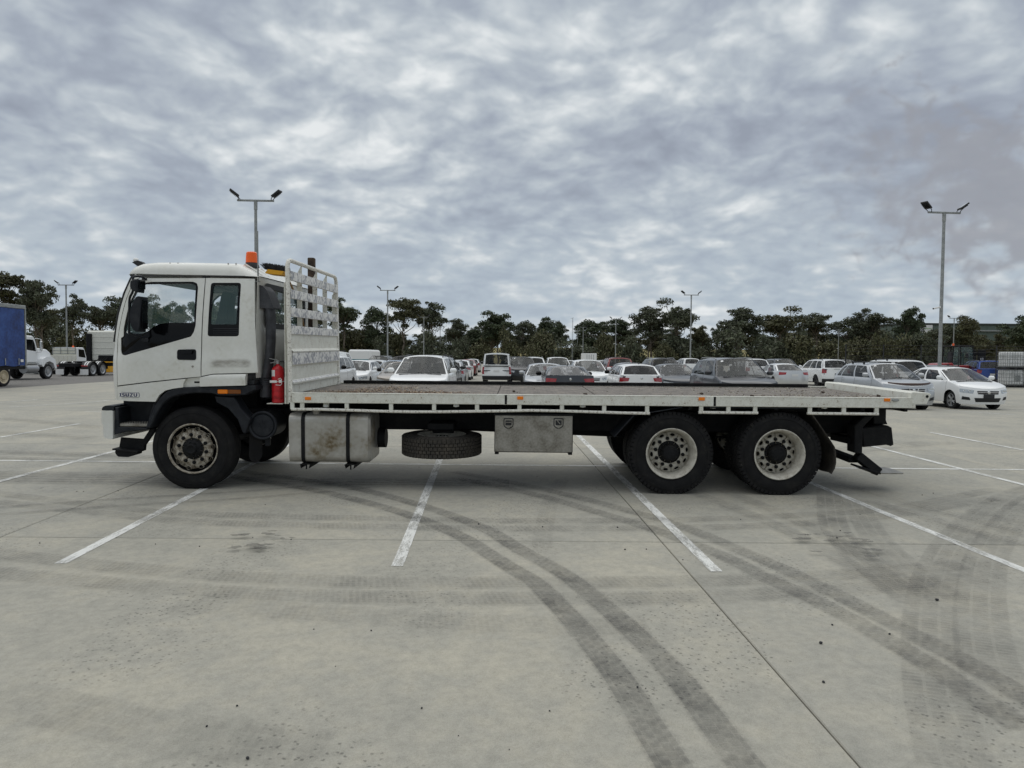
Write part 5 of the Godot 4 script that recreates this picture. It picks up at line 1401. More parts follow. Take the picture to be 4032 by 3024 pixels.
		for p in [Vector3(3.714, 1.007, 1.200), Vector3(3.831, 0.846, 1.200), Vector3(3.934, 0.701, 1.200), Vector3(3.996, 0.609, 1.200), Vector3(4.013, 0.529, 1.200), Vector3(4.018, 0.416, 1.200), Vector3(4.005, 0.343, 1.200), Vector3(3.968, 0.276, 1.200)]:
			fl.append(PackedVector3Array([Vector3(p.x, p.y, 1.19 * s), Vector3(p.x + 0.02, p.y, 1.08 * s), Vector3(p.x + 0.02, p.y - 0.02, 0.85 * s), Vector3(p.x, p.y, 0.68 * s), Vector3(p.x - 0.012, p.y, 0.68 * s), Vector3(p.x + 0.008, p.y - 0.02, 0.85 * s), Vector3(p.x + 0.008, p.y, 1.08 * s), Vector3(p.x - 0.012, p.y, 1.19 * s)]))
		mb.loft(fl, true)
		put("mud_flap", mb, M.flap, t)
	# air cleaner drum beside the chassis
	var ac := MB.new()
	var c: Vector3 = Vector3(-3.109, 0.802, 1.100)
	ac.lathe([[[0.0, 0.0], [0.006, 0.1], [0.0, 0.135]], [[0.0, 0.135], [-0.012, 0.145]], [[-0.012, 0.145], [0.012, 0.158], [0.014, 0.175], [-0.01, 0.183]], [[-0.01, 0.183], [-0.03, 0.168], [-0.42, 0.168]], [[-0.42, 0.168], [-0.43, 0.0]]], Transform3D(Basis(), c), 40)
	for k in 12:
		var a := TAU * k / 12
		ac.bar(c + Vector3(cos(a) * 0.03, sin(a) * 0.03, 0.005), c + Vector3(cos(a) * 0.12, sin(a) * 0.12, 0.004), 0.006, 0.006)
	ac.box(c + Vector3(0.03, -0.22, -0.1), Vector3(0.06, 0.1, 0.06), 0.01)
	put("air_cleaner", ac, M.plastic, t)
	# fuel tank with straps, cap and bearers
	var a0: Vector3 = Vector3(-2.783, 0.952, 1.180); var a1: Vector3 = Vector3(-1.744, 0.351, 1.180)
	var tk := MB.new()
	var sect := rrect(0.56, a1.y, 1.18, a0.y + 0.01, 0.1, 6)
	tk.prism(sect, Transform3D(Basis(Vector3(0, 0, 1), Vector3(0, 1, 0), Vector3(1, 0, 0)), Vector3(a0.x + 0.03, 0, 0)), a1.x - a0.x - 0.03, 0.03)
	var tank := put("fuel_tank", tk, M.tank, t)
	for x in [(Vector3(-2.577, 0.671, 1.180)).x, (Vector3(-2.020, 0.676, 1.180)).x]:
		var st := MB.new()
		var ring := []
		for p in Geometry2D.offset_polygon(sect, 0.006)[0]: ring.append(p)
		ring.append(ring[0])
		for k in ring.size() - 1:
			if ring[k].distance_to(ring[k + 1]) > 0.002:
				st.bar(Vector3(x, ring[k].y, ring[k].x), Vector3(x, ring[k + 1].y, ring[k + 1].x), 0.045, 0.008, 0.0, Vector3(0, 0.3, 0.9))
		put("tank_strap", st, M.chassis, tank)
		st = MB.new()
		st.box(Vector3(x + 0.02, a1.y - 0.02, 0.8), Vector3(0.11, 0.012, 0.75), 0.002)
		for q in [-0.035, 0.075]: st.box(Vector3(x + q, a1.y - 0.045, 0.8), Vector3(0.008, 0.05, 0.75), 0.0, Basis(Vector3.FORWARD, 0.3 * signf(q)))
		st.cyl(Vector3(x + 0.02, a1.y - 0.09, 1.12), Vector3(x + 0.02, a1.y, 1.12), 0.01, 0.01, 6)
		put("tank_bearer", st, M.chassis, t)
	tk = MB.new()
	var cp: Vector3 = Vector3(-2.436, 0.919, 1.080)
	tk.cyl(Vector3(cp.x, a0.y - 0.02, 1.08), Vector3(cp.x, a0.y + 0.05, 1.08), 0.05, 0.05, 20)
	put("tank_cap", tk, M.steel, tank)
	tk = MB.new()
	tk.cyl(Vector3(-2.0, 0.6, 0.62), Vector3((Vector3(-1.647, 0.588, 0.600)).x, 0.6, 0.62), 0.13, 0.13, 20)
	put("air_tank", tk, M.chassis, t)
	# spare wheel slung flat under the chassis
	var sw := wheel(t, Vector3((Vector3(-0.904, 0.623, 0.700)).x, 0.675, 0.70), false, false, "spare_wheel")
	sw.rotation = Vector3(-PI / 2, 0, 0)
	sw.get_node("tyre").material_override = M.flap
	var cr := MB.new()
	cr.box(Vector3(sw.position.x, 0.78, 0.62), Vector3(0.34, 0.09, 0.5), 0.01)
	cr.box(Vector3(sw.position.x + 0.02, 0.73, 0.72), Vector3(0.28, 0.1, 0.04), 0.01)
	put("spare_carrier", cr, M.chassis, t)
	# tool box of sheet steel
	var b0: Vector3 = Vector3(-0.204, 0.972, 1.150); var b1: Vector3 = Vector3(0.771, 0.499, 1.150)
	var bx := MB.new()
	bx.box(Vector3((b0.x + b1.x) / 2, (b0.y + b1.y) / 2, 0.9), Vector3(b1.x - b0.x, b0.y - b1.y, 0.49), 0.008)
	bx.box(Vector3((b0.x + b1.x) / 2, b0.y + 0.005, 0.92), Vector3(b1.x - b0.x + 0.02, 0.02, 0.5), 0.004)
	for x in [b0.x + 0.03, b1.x - 0.03]: bx.box(Vector3(x, b1.y - 0.012, 1.0), Vector3(0.05, 0.025, 0.3), 0.003)
	var tb := put("tool_box", bx, M.chassis, t)
	bx = MB.new()
	bx.box(Vector3((b0.x + b1.x) / 2, (b0.y + b1.y) / 2, 1.152), Vector3(b1.x - b0.x - 0.016, b0.y - b1.y - 0.02, 0.016), 0.004)
	put("tool_box_door", bx, M.steel, tb)
	for q in [[Vector3(-0.029, 0.866, 1.160), 0.0], [Vector3(0.590, 0.872, 1.160), -0.9]]:
		var hm := MB.new()
		var ctr := Vector2(q[0].x, q[0].y)
		hm.prism(rounded(PackedVector2Array([ctr + Vector2(-0.062, 0.062), ctr + Vector2(0.062, 0.062), ctr + Vector2(0.062, -0.035), ctr + Vector2(0.025, -0.068), ctr + Vector2(-0.025, -0.068), ctr + Vector2(-0.062, -0.035)]), 0.014, 3), Transform3D(Basis(), Vector3(0, 0, 1.158)), 0.008)
		var hd := put("latch_frame", hm, M.black_plastic, tb)
		hm = MB.new()
		hm.prism(rounded(PackedVector2Array([ctr + Vector2(-0.05, 0.05), ctr + Vector2(0.05, 0.05), ctr + Vector2(0.05, -0.03), ctr + Vector2(0.02, -0.055), ctr + Vector2(-0.02, -0.055), ctr + Vector2(-0.05, -0.03)]), 0.01, 3), Transform3D(Basis(), Vector3(0, 0, 1.164)), 0.006)
		put("latch_plate", hm, M.steel, tb)
		hm = MB.new()
		hm.box(Vector3(ctr.x, ctr.y + 0.005, 1.172), Vector3(0.075, 0.06, 0.006), 0.002)
		put("latch_cup", hm, M.black_plastic, tb)
		hm = MB.new()
		hm.box(Vector3(ctr.x, ctr.y + 0.012, 1.18), Vector3(0.066, 0.009, 0.009), 0.002, Basis(Vector3.BACK, q[1]))
		hm.cyl(Vector3(ctr.x, ctr.y - 0.045, 1.168), Vector3(ctr.x, ctr.y - 0.045, 1.184), 0.017, 0.015, 12)
		put("latch_handle", hm, M.steel, tb)
	# rear beam and tow step
	var rb := MB.new()
	rb.prism(PackedVector2Array([Vector3(4.355, 0.849, 0.900), Vector3(4.477, 0.967, 0.900), Vector3(4.612, 0.982, 0.900), Vector3(4.465, 0.826, 0.900), Vector3(4.468, 0.473, 0.900), Vector3(4.364, 0.500, 0.900)].map(func(p): return Vector2(p.x, p.y))), Transform3D(Basis(), Vector3(0, 0, 0.72)), 0.2, 0.012)
	rb.prism(PackedVector2Array([Vector3(4.462, 0.816, 0.900), Vector3(4.799, 0.847, 0.900), Vector3(4.851, 0.820, 0.900), Vector3(4.883, 0.601, 0.900), Vector3(4.850, 0.583, 0.900), Vector3(4.795, 0.600, 0.900), Vector3(4.501, 0.566, 0.900)].map(func(p): return Vector2(p.x, p.y))), Transform3D(Basis(), Vector3(0, 0, -0.95)), 1.83, 0.012)
	rb.prism(PackedVector2Array([Vector3(4.674, 1.119, 0.900), Vector3(4.837, 1.117, 0.900), Vector3(4.841, 0.902, 0.900), Vector3(4.864, 0.847, 0.900), Vector3(4.677, 0.846, 0.900)].map(func(p): return Vector2(p.x, p.y))), Transform3D(Basis(), Vector3(0, 0, -0.85)), 1.6, 0.01)
	put("rear_beam", rb, M.chassis, t)
	rb = MB.new()
	rb.box(Vector3(4.25, 0.9, 0.0), Vector3(0.6, 0.34, 0.9), 0.02)
	rb.bar(Vector3(4.381, 0.628, 0.300), Vector3(4.406, 0.638, 0.800), 0.12, 0.09, 0.008)
	rb.bar(Vector3(4.373, 0.415, 0.200), Vector3(4.422, 0.388, 0.800), 0.14, 0.07, 0.008)
	rb.bar(Vector3(4.400, 0.330, 0.850), Vector3(4.697, 0.241, 0.850), 0.2, 0.025, 0.004)
	rb.bar(Vector3(4.425, 0.460, 0.860), Vector3(4.692, 0.252, 0.860), 0.16, 0.11, 0.01)
	put("tow_frame", rb, M.chassis, t)
	rb = MB.new()
	var p0: Vector3 = Vector3(4.672, 0.246, 0.900); var p1: Vector3 = Vector3(5.012, 0.249, 0.900)
	rb.prism(rounded(PackedVector2Array([Vector2(p0.x - 0.05, 0.92), Vector2(p1.x, 0.92), Vector2(p1.x, 0.5), Vector2(p0.x - 0.05, 0.4)]), 0.05, 3), Transform3D(Basis(Vector3.RIGHT, PI / 2), Vector3(0, p0.y, 0)), 0.014)
	put("tow_plate", rb, M.steel, t)

func build_bed(t: Node3D) -> void:
	var x0 := -2.70; var x1 := 4.95
	# deck plates, side by side
	for k in 6:
		var mb := MB.new()
		var a := lerpf(x0, 4.86, k / 6.0); var b := lerpf(x0, 4.86, (k + 1) / 6.0)
		mb.box(Vector3((a + b) / 2, 1.185 + [0.0, 0.002, -0.001, 0.003, 0.001, 0.002][k], 0), Vector3(b - a - 0.008, 0.03, 2.36), 0.004)
		put("deck_plate", mb, M.deck, t)
	for s in [1.0, -1.0]:
		var mb := MB.new()
		mb.box(Vector3((x0 + x1) / 2, 1.162, 1.2 * s), Vector3(x1 - x0, 0.124, 0.04), 0.006)
		mb.box(Vector3((x0 + x1) / 2, 1.222, 1.195 * s), Vector3(x1 - x0 + 0.01, 0.008, 0.06), 0.002)
		var rail := put("side_rail", mb, M.bed, t)
		if s > 0:
			for q in [[Vector2(-2.668, 1.159).x, Vector2(-2.558, 1.160).x], [Vector2(-0.181, 1.180).x, Vector2(-0.080, 1.181).x], [Vector2(-0.046, 1.181).x, Vector2(0.061, 1.182).x], [Vector2(2.382, 1.202).x, Vector2(2.480, 1.203).x], [Vector2(2.514, 1.204).x, Vector2(2.604, 1.204).x]]:
				var pl := MB.new()
				pl.box(Vector3((q[0] + q[1]) / 2, 1.163, 1.222), Vector3(q[1] - q[0], 0.118, 0.008), 0.002)
				put("joint_plate", pl, M.bed, rail)
			for q in [Vector2(-0.063, 1.181).x, Vector2(2.497, 1.203).x]:
				var sl := MB.new()
				sl.box(Vector3(q, 1.163, 1.2205), Vector3(0.026, 0.116, 0.004), 0.0)
				put("stake_slot", sl, M.chassis, rail)
		else:
			var rs := MB.new()
			rs.box(Vector3((x0 + x1) / 2 - 0.15, 1.236, 1.17 * s), Vector3(x1 - x0 - 0.4, 0.05, 0.03), 0.008)
			put("rubber_strip", rs, M.rubber, rail)
		# rub rail in three lengths on flat stanchions
		var segs := [[Vector2(-2.715, 0.988).x, Vector2(1.708, 1.027).x, [Vector2(-2.701, 1.045).x, Vector2(-2.579, 1.046).x, Vector2(-2.027, 1.051).x, Vector2(-1.479, 1.056).x, Vector2(-0.948, 1.060).x, Vector2(-0.418, 1.065).x, Vector2(0.104, 1.069).x, Vector2(0.628, 1.074).x, Vector2(1.147, 1.079).x, Vector2(1.675, 1.083).x]], [Vector2(2.308, 1.027).x, Vector2(3.035, 1.034).x, [Vector2(2.338, 1.083).x, Vector2(2.672, 1.086).x, Vector2(3.000, 1.089).x]], [Vector2(3.640, 1.030).x, Vector2(4.510, 1.038).x, [Vector2(3.669, 1.095).x, Vector2(4.084, 1.098).x, Vector2(4.484, 1.102).x]]]
		for g in segs:
			var tb := MB.new()
			var path := []
			for k in 13:
				var x := lerpf(g[0], g[1], k / 12.0)
				path.append(Vector3(x, 1.012 + (0.012 * sin(x * 2.1 + 1.0) if g[0] < -1.0 and x > -2.4 else 0.006) + (0.006 if x > 0 else 0.0), 1.195 * s))
			tb.tube(path, 0.0185, 10)
			var rr := put("rub_rail", tb, M.rubrail, t)
			for x in g[2]:
				var po := MB.new()
				po.box(Vector3(x, 1.062, 1.195 * s), Vector3(0.05, 0.085, 0.03), 0.004)
				put("stanchion", po, M.bed, rr)
		# reflectors and side lamps
		for p in [Vector2(-2.500, 1.156), Vector2(0.113, 1.184), Vector2(2.336, 1.192), Vector2(4.597, 1.200)]:
			var rf := MB.new()
			rf.box(Vector3(p.x, p.y, 1.224 * s), Vector3(0.075, 0.04, 0.012), 0.004)
			put("reflector", rf, M.amber, t)
		for p in [Vector2(-2.298, 1.070), Vector2(-0.680, 1.088), Vector2(0.888, 1.096), Vector2(2.495, 1.102), Vector2(2.497, 1.097), Vector2(3.865, 1.105)]:
			var lp := MB.new()
			lp.box(Vector3(p.x, p.y + 0.012, 1.14 * s), Vector3(0.07, 0.075, 0.01), 0.002)
			lp.prism(circle(Vector2(p.x, p.y - 0.008), 0.032, 0.019, 16), Transform3D(Basis(), Vector3(0, 0, 1.145 * s)), 0.022 * s)
			var ho := put("side_lamp", lp, M.bed, t)
			var ln := MB.new()
			ln.prism(circle(Vector2(p.x, p.y - 0.008), 0.024, 0.012, 16), Transform3D(Basis(), Vector3(0, 0, 1.166 * s)), 0.005 * s)
			put("lens", ln, M.lens, ho)
	var ov := MB.new()
	var op: Vector2 = Vector2(4.695, 1.199)
	ov.prism(circle(op, 0.043, 0.018, 20), Transform3D(Basis(), Vector3(0, 0, 1.22)), 0.018, 0.004)
	put("oval_lamp", ov, M.galv, t)
	# tail beam across the end, higher than the deck
	var tl := MB.new()
	var tp := PackedVector2Array([Vector2(4.88, 1.15), Vector2(5.08, 1.15), Vector2(5.13, 1.27), Vector2(5.10, 1.29), Vector2(4.91, 1.30), Vector2(4.885, 1.285)])
	tl.prism(tp, Transform3D(Basis(), Vector3(0, 0, -1.215)), 2.44, 0.006)
	var tail := put("tail_beam", tl, M.bed, t)
	tl = MB.new()
	tl.prism(circle(Vector2(5.100, 1.266), 0.018, 0.018, 12), Transform3D(Basis(), Vector3(-0.02, -0.02, 1.222)), 0.006)
	put("pin_hole", tl, M.chassis, tail)
	# headboard
	var hb := MB.new()
	var X := -2.745
	var path := []
	for s in [1.0, -1.0]:
		var half := [Vector3(X + 0.015, 1.10, 1.17 * s), Vector3(X, 2.0, 1.17 * s), Vector3(X - 0.012, 2.72, 1.17 * s), Vector3(X - 0.013, 2.80, 1.155 * s), Vector3(X - 0.013, 2.845, 1.115 * s), Vector3(X - 0.013, 2.86, 1.05 * s)]
		if s < 0: half.reverse()
		path += half
	hb.tube(path, 0.027, 10)
	var frame := put("headboard_frame", hb, M.rubrail, t)
	for q in [[2.61, 2.725, M.scuffed], [2.387, 2.498, M.scuffed], [2.163, 2.275, M.scuffed], [1.945, 2.05, M.scuffed]]:
		var sl := MB.new()
		sl.box(Vector3(X + 0.008, (q[0] + q[1]) / 2, 0), Vector3(0.035, q[1] - q[0], 2.28), 0.004)
		put("headboard_slat", sl, q[2], t)
	# pressed lower panel with two ledges
	var pn := MB.new()
	var prof := [[X + 0.005, 1.945], [X + 0.005, 1.765], [X + 0.04, 1.735], [X + 0.04, 1.722], [X + 0.03, 1.716], [X + 0.03, 1.565], [X + 0.005, 1.54], [X + 0.005, 1.375], [X + 0.04, 1.345], [X + 0.04, 1.325], [X + 0.01, 1.315], [X + 0.01, 1.20]]
	for k in prof.size() - 1:
		pn.quad(Vector3(prof[k][0], prof[k][1], 1.14), Vector3(prof[k + 1][0], prof[k + 1][1], 1.14), Vector3(prof[k + 1][0], prof[k + 1][1], -1.14), Vector3(prof[k][0], prof[k][1], -1.14))
	pn.quad(Vector3(X - 0.02, 1.1, 1.14), Vector3(X - 0.02, 1.945, 1.14), Vector3(X - 0.02, 1.945, -1.14), Vector3(X - 0.02, 1.1, -1.14))
	put("headboard_panel", pn, M.bed, t)
	for q in [[1.566, 1.714, 0.0315], [1.733, 1.76, 0.0405], [1.345, 1.372, 0.0405]]:
		var sc := MB.new()
		if q[1] - q[0] > 0.1: sc.box(Vector3(X + q[2], (q[0] + q[1]) / 2, 0), Vector3(0.004, q[1] - q[0], 2.27), 0.001)
		else: sc.box(Vector3(X + 0.024, (q[0] + q[1]) / 2 - 0.003, 0), Vector3(0.044, 0.006, 2.27), 0.0, Basis(Vector3.BACK, -0.7))
		put("scuff_strip", sc, M.scuffed, t)
	for z in [1.125, 0.56, -0.15, -0.66, -1.125]:
		var fn := MB.new()
		var ztop := 2.70 if absf(z) > 1.0 else 2.86
		var dp := 0.055 if absf(z) > 1.0 else 0.085
		fn.prism(PackedVector2Array([Vector2(X - 0.02, 1.08), Vector2(X - 0.02, ztop), Vector2(X - dp, ztop - 0.12), Vector2(X - dp, 1.08)]), Transform3D(Basis(), Vector3(0, 0, z - 0.006)), 0.012)
		if absf(z) > 1.0: fn.box(Vector3(X - dp, (1.08 + ztop - 0.12) / 2, z), Vector3(0.012, ztop - 0.12 - 1.08, 0.06), 0.002)
		put("headboard_rib", fn, M.bed, t)
	# dark exhaust post on the far side
	var ex := MB.new()
	ex.box(Vector3(-3.06, 2.15, -0.9), Vector3(0.1, 1.95, 0.1), 0.012)
	for y in [1.9, 2.35, 2.8]: ex.box(Vector3(-3.06, y, -0.9), Vector3(0.108, 0.02, 0.108), 0.002)
	put("exhaust_post", ex, M.rust, t)

func build_truck_extras(t: Node3D) -> void:
	# intake snorkel behind the cab
	var mb := MB.new()
	mb.prism(rounded(PackedVector2Array([Vector3(-3.261, 2.490, 0.950), Vector3(-3.246, 2.542, 0.950), Vector3(-3.211, 2.565, 0.950), Vector3(-3.124, 2.551, 0.950), Vector3(-3.067, 2.491, 0.950), Vector3(-3.033, 2.411, 0.950), Vector3(-2.984, 2.279, 0.950), Vector3(-2.987, 2.263, 0.950), Vector3(-3.220, 2.273, 0.950), Vector3(-3.247, 2.305, 0.950)].map(func(p): return Vector2(p.x, p.y))), 0.02, 3), Transform3D(Basis(), Vector3(0, 0, 0.72)), 0.3, 0.03)
	var sn := put("intake_hood", mb, M.intake, t)
	mb = MB.new()
	var rings := []
	for p in [Vector3(-3.060, 2.274, 0.920), Vector3(-3.053, 2.077, 0.920), Vector3(-3.058, 1.856, 0.920), Vector3(-3.071, 1.681, 0.920), Vector3(-3.096, 1.517, 0.920), Vector3(-3.112, 1.400, 0.920)]:
		var ring := PackedVector3Array()
		for q in circle(Vector2(), 0.056, 0.1, 16): ring.append(p + Vector3(q.x, 0, q.y))
		rings.append(ring)
	mb.loft(rings, true)
	put("intake_duct", mb, M.intake, sn)
	mb = MB.new()
	var bc: Vector3 = Vector3(-3.131, 1.347, 0.920)
	for k in 5:
		mb.lathe([[[-0.012, 0.066], [-0.006, 0.078], [0.006, 0.078], [0.012, 0.066]]], Transform3D(Basis(Vector3.RIGHT, PI / 2 - 0.08), bc + Vector3(0, 0.045 - k * 0.024, 0)), 20)
	mb.cyl(bc + Vector3(0, -0.2, 0), bc + Vector3(0, -0.05, 0), 0.07, 0.066, 16)
	put("bellows", mb, M.intake, sn)
	mb = MB.new()
	var gp: Vector3 = Vector3(-3.176, 1.854, 1.100)
	mb.cyl(gp, Vector3(-3.177, 1.763, 1.100), 0.017, 0.017, 8)
	mb.tube([Vector3(-3.177, 1.763, 1.100), Vector3(-3.175, 1.711, 1.100), Vector3(-3.173, 1.676, 1.050), Vector3(-3.199, 1.656, 0.900)], 0.009, 6)
	put("cab_latch_handle", mb, M.black_plastic, t)
	# aerial
	mb = MB.new()
	var ap: Vector3 = Vector3(-3.162, 2.597, 1.050)
	mb.cyl(ap, ap + Vector3(0, 0.13, 0), 0.012, 0.01, 8)
	mb.cyl(ap + Vector3(0, 0.13, 0), ap + Vector3(0.002, 0.62, 0), 0.009, 0.007, 8)
	mb.box(ap + Vector3(-0.01, 0, 0), Vector3(0.06, 0.012, 0.05), 0.002)
	put("aerial", mb, M.galv, t)
	# beacon
	mb = MB.new()
	var be: Vector3 = Vector3(-3.427, 2.831, 0.550)
	mb.lathe([[[0.0, 0.085], [0.025, 0.08], [0.055, 0.064]], [[0.055, 0.064], [0.06, 0.0]]], Transform3D(Basis(Vector3.RIGHT, -PI / 2), Vector3(be.x, be.y - 0.012, 0.55)).scaled_local(Vector3(1.16, 1.16, 1.16)), 24)
	var bn := put("beacon_base", mb, M.black_plastic, t)
	mb = MB.new()
	mb.lathe([[[0.055, 0.066], [0.1, 0.064], [0.165, 0.058]], [[0.165, 0.058], [0.176, 0.05], [0.178, 0.0]]], Transform3D(Basis(Vector3.RIGHT, -PI / 2), Vector3(be.x, be.y - 0.012, 0.55)).scaled_local(Vector3(1.16, 1.16, 1.16)), 24)
	put("beacon_lens", mb, M.beacon, bn)
	# small white lamp on a black stalk over the screen
	mb = MB.new()
	mb.prism(rounded(PackedVector2Array([Vector3(-4.831, 2.842, 0.850), Vector3(-4.758, 2.867, 0.850), Vector3(-4.708, 2.851, 0.850), Vector3(-4.681, 2.814, 0.850), Vector3(-4.760, 2.793, 0.850), Vector3(-4.797, 2.822, 0.850)].map(func(p): return Vector2(p.x, p.y))), 0.012, 3), Transform3D(Basis(), Vector3(0, 0, 0.80)), 0.08, 0.01)
	var sk := put("lamp_stalk", mb, M.black_plastic, t)
	mb = MB.new()
	var lp: Vector3 = Vector3(-4.798, 2.870, 0.840)
	mb.lathe([[[-0.012, 0.03], [0.0, 0.034], [0.018, 0.03], [0.03, 0.018], [0.034, 0.0]]], Transform3D(Basis(Vector3.RIGHT, -PI / 2), lp), 16)
	put("lamp_lens", mb, M.white_plastic, sk)
	# fire extinguisher in its bracket
	mb = MB.new()
	var pl: Vector3 = Vector3(-2.844, 1.245, 1.020)
	mb.box(Vector3(pl.x, pl.y - 0.005, 0.98), Vector3(0.012, 0.33, 0.12), 0.002)
	var eb: Vector3 = Vector3(-2.943, 1.080, 1.000)
	mb.box(Vector3(eb.x - 0.02, eb.y - 0.006, 1.0), Vector3(0.2, 0.01, 0.15), 0.002)
	put("extinguisher_bracket", mb, M.bed, t)
	var wpos := t.transform * Vector3(eb.x, eb.y + 0.002, 1.0)
	var fe := thing("fire_extinguisher", "red fire extinguisher strapped upright between cab and headboard of the flatbed", "fire extinguisher", wpos)
	fe.basis = t.basis
	mb = MB.new()
	var up := Transform3D(Basis(Vector3.RIGHT, -PI / 2), Vector3())
	mb.lathe([[[0.0, 0.0], [0.0, 0.066], [0.01, 0.074]], [[0.01, 0.074], [0.06, 0.075]], [[0.064, 0.077], [0.078, 0.077]], [[0.08, 0.075], [0.40, 0.075], [0.43, 0.07], [0.455, 0.052], [0.468, 0.03], [0.475, 0.02]], [[0.475, 0.02], [0.50, 0.02]]], up, 32)
	put("cylinder", mb, M.red, fe)
	mb = MB.new()
	mb.cyl(Vector3(0, 0.49, 0), Vector3(0, 0.53, 0), 0.022, 0.018, 12)
	mb.bar(Vector3(0.01, 0.53, 0), Vector3(-0.1, 0.56, 0.02), 0.022, 0.008, 0.002)
	mb.bar(Vector3(0.01, 0.52, 0), Vector3(-0.09, 0.50, 0.02), 0.022, 0.008, 0.002)
	put("valve", mb, M.galv, fe)
	mb = MB.new()
	mb.tube(spline([Vector3(0.01, 0.51, 0.0), Vector3(0.07, 0.52, 0.0), Vector3(0.095, 0.44, 0.0), Vector3(0.09, 0.2, -0.02), Vector3(0.085, 0.12, -0.02)], 5), 0.009, 6)
	put("hose", mb, M.black_plastic, fe)
	mb = MB.new()
	var l := PackedVector3Array(); var r := PackedVector3Array()
	rings = []
	for y in [0.335, 0.415]:
		var ring := PackedVector3Array()
		for k in 7:
			var a := 1.75 + k * 0.17
			ring.append(Vector3(cos(a) * 0.0756, y, sin(a) * 0.0756))
		rings.append(ring)
	mb.loft(rings, false)
	put("paper_label", mb, M.sticker, fe)
	mb = MB.new()
	var band := []
	for k in 25: band.append(Vector3(cos(TAU * k / 24) * 0.079, 0.27, sin(TAU * k / 24) * 0.079))
	mb.tube(band, 0.005, 6, false)
	mb.box(Vector3(-0.03, 0.27, 0.085), Vector3(0.09, 0.03, 0.014), 0.004)
	mb.box(Vector3(0.055, 0.275, 0.085), Vector3(0.035, 0.04, 0.012), 0.004)
	mb.tube([Vector3(0.03, 0.30, 0.092), Vector3(0.06, 0.315, 0.092), Vector3(0.075, 0.3, 0.09), Vector3(0.075, 0.24, 0.09), Vector3(0.06, 0.225, 0.092), Vector3(0.0, 0.23, 0.092)], 0.004, 5)
	put("clamp", mb, M.white_plastic, fe)
	# broom stowed behind the cab
	var br := thing("broom", "yard broom with black bristles and yellow head stowed behind the flatbed's cab", "broom")
	br.transform = t.transform * Transform3D(Basis(Vector3.BACK, -0.12), Vector3(-2.972, 2.710, 0.950))
	mb = MB.new()
	mb.prism(rounded(PackedVector2Array([Vector2(-0.09, -0.025), Vector2(0.12, -0.02), Vector2(0.14, 0.03), Vector2(-0.06, 0.03)]), 0.012, 3), Transform3D(Basis(), Vector3(0, 0, -0.14)), 0.28, 0.01)
	put("head", mb, M.yellow, br)
	mb = MB.new()
	rng.seed = 5
	for k in 900:
		var p := Vector3(rng.randf_range(-0.10, 0.13), 0.025, rng.randf_range(-0.2, 0.13))
		var q := p + Vector3(rng.randf_range(-0.05, 0.02) - 0.03, rng.randf_range(0.05, 0.085), rng.randf_range(-0.02, 0.02))
		mb.bar(p, q, 0.004, 0.004)
	put("bristles", mb, M.black_plastic, br)
	mb = MB.new()
	mb.tube([Vector3(0.1, 0.0, -0.1), Vector3(0.16, -0.3, -0.5), Vector3(0.18, -0.9, -1.1)], 0.013, 8)
	put("handle", mb, M.wood, br)
	# leaf litter and bark on the deck
	var leaf := MB.new()
	rng.seed = 21
	for k in 2600:
		var cl: Array = [[-1.95, 0.55, 0.42, 0.4], [-1.25, 0.75, 0.38, 0.28], [-2.1, 0.85, 0.3, 0.2], [-1.7, -0.1, 0.4, 0.5], [-0.9, 0.85, 0.35, 0.2]][rng.randi() % 5]
		var x: float = cl[0] + rng.randfn() * cl[2] * 0.6; var z: float = cl[1] + rng.randfn() * cl[3] * 0.6
		if x < -2.6 or absf(z) > 1.14: continue
		var a := rng.randf() * TAU; var ln := rng.randf_range(0.012, 0.05); var wd := rng.randf_range(0.003, 0.009)
		var v := Vector3(cos(a) * ln, rng.randf_range(-0.004, 0.012), sin(a) * ln)
		var w := Vector3(-sin(a) * wd, 0, cos(a) * wd)
		var p := Vector3(x, 1.206 + rng.randf() * 0.016, z)
		leaf.st.set_color([Color(0.17, 0.10, 0.055), Color(0.26, 0.18, 0.11), Color(0.1, 0.07, 0.05), Color(0.38, 0.31, 0.22)][rng.randi() % 4])
		leaf.tri(p - v, p + w, p + v); leaf.tri(p - v, p + v, p - w)
	var lm := mat(Color.WHITE, 0.9)
	lm.vertex_color_use_as_albedo = true
	var lit := put("leaf_litter", leaf, lm)
	lit.transform = t.transform
	tag(lit, "dry brown leaves and twigs scattered on the truck deck behind the headboard", "leaf litter", "", "stuff")
	# grit and chips towards the tail
	leaf = MB.new()
	for k in 900:
		var x := 4.75 - absf(rng.randfn()) * 1.5; var z := rng.randf_range(-1.1, 1.14)
		if rng.randf() < 0.5: z = 1.1 - absf(rng.randfn()) * 0.25
		if x < -2.2 or absf(z) > 1.14: continue
		var s := rng.randf_range(0.003, 0.012)
		leaf.st.set_color([Color(0.5, 0.46, 0.38), Color(0.2, 0.17, 0.14), Color(0.35, 0.3, 0.24), Color(0.6, 0.57, 0.5)][rng.randi() % 4])
		leaf.box(Vector3(x, 1.203 + s * 0.4, z), Vector3(s * 1.6, s, s * 1.2), 0.0, Basis(Vector3.UP, rng.randf() * TAU))
	lit = put("grit", leaf, lm)
	lit.transform = t.transform
	tag(lit, "pale grit and chips strewn over the truck deck towards the tail", "grit", "", "stuff")
	var clods := [[0.95, 0.8, 0.03], [2.5, 0.55, 0.028], [3.05, 0.9, 0.035], [0.02, 0.4, 0.03], [4.3, 0.1, 0.03], [4.75, 0.7, 0.03]]
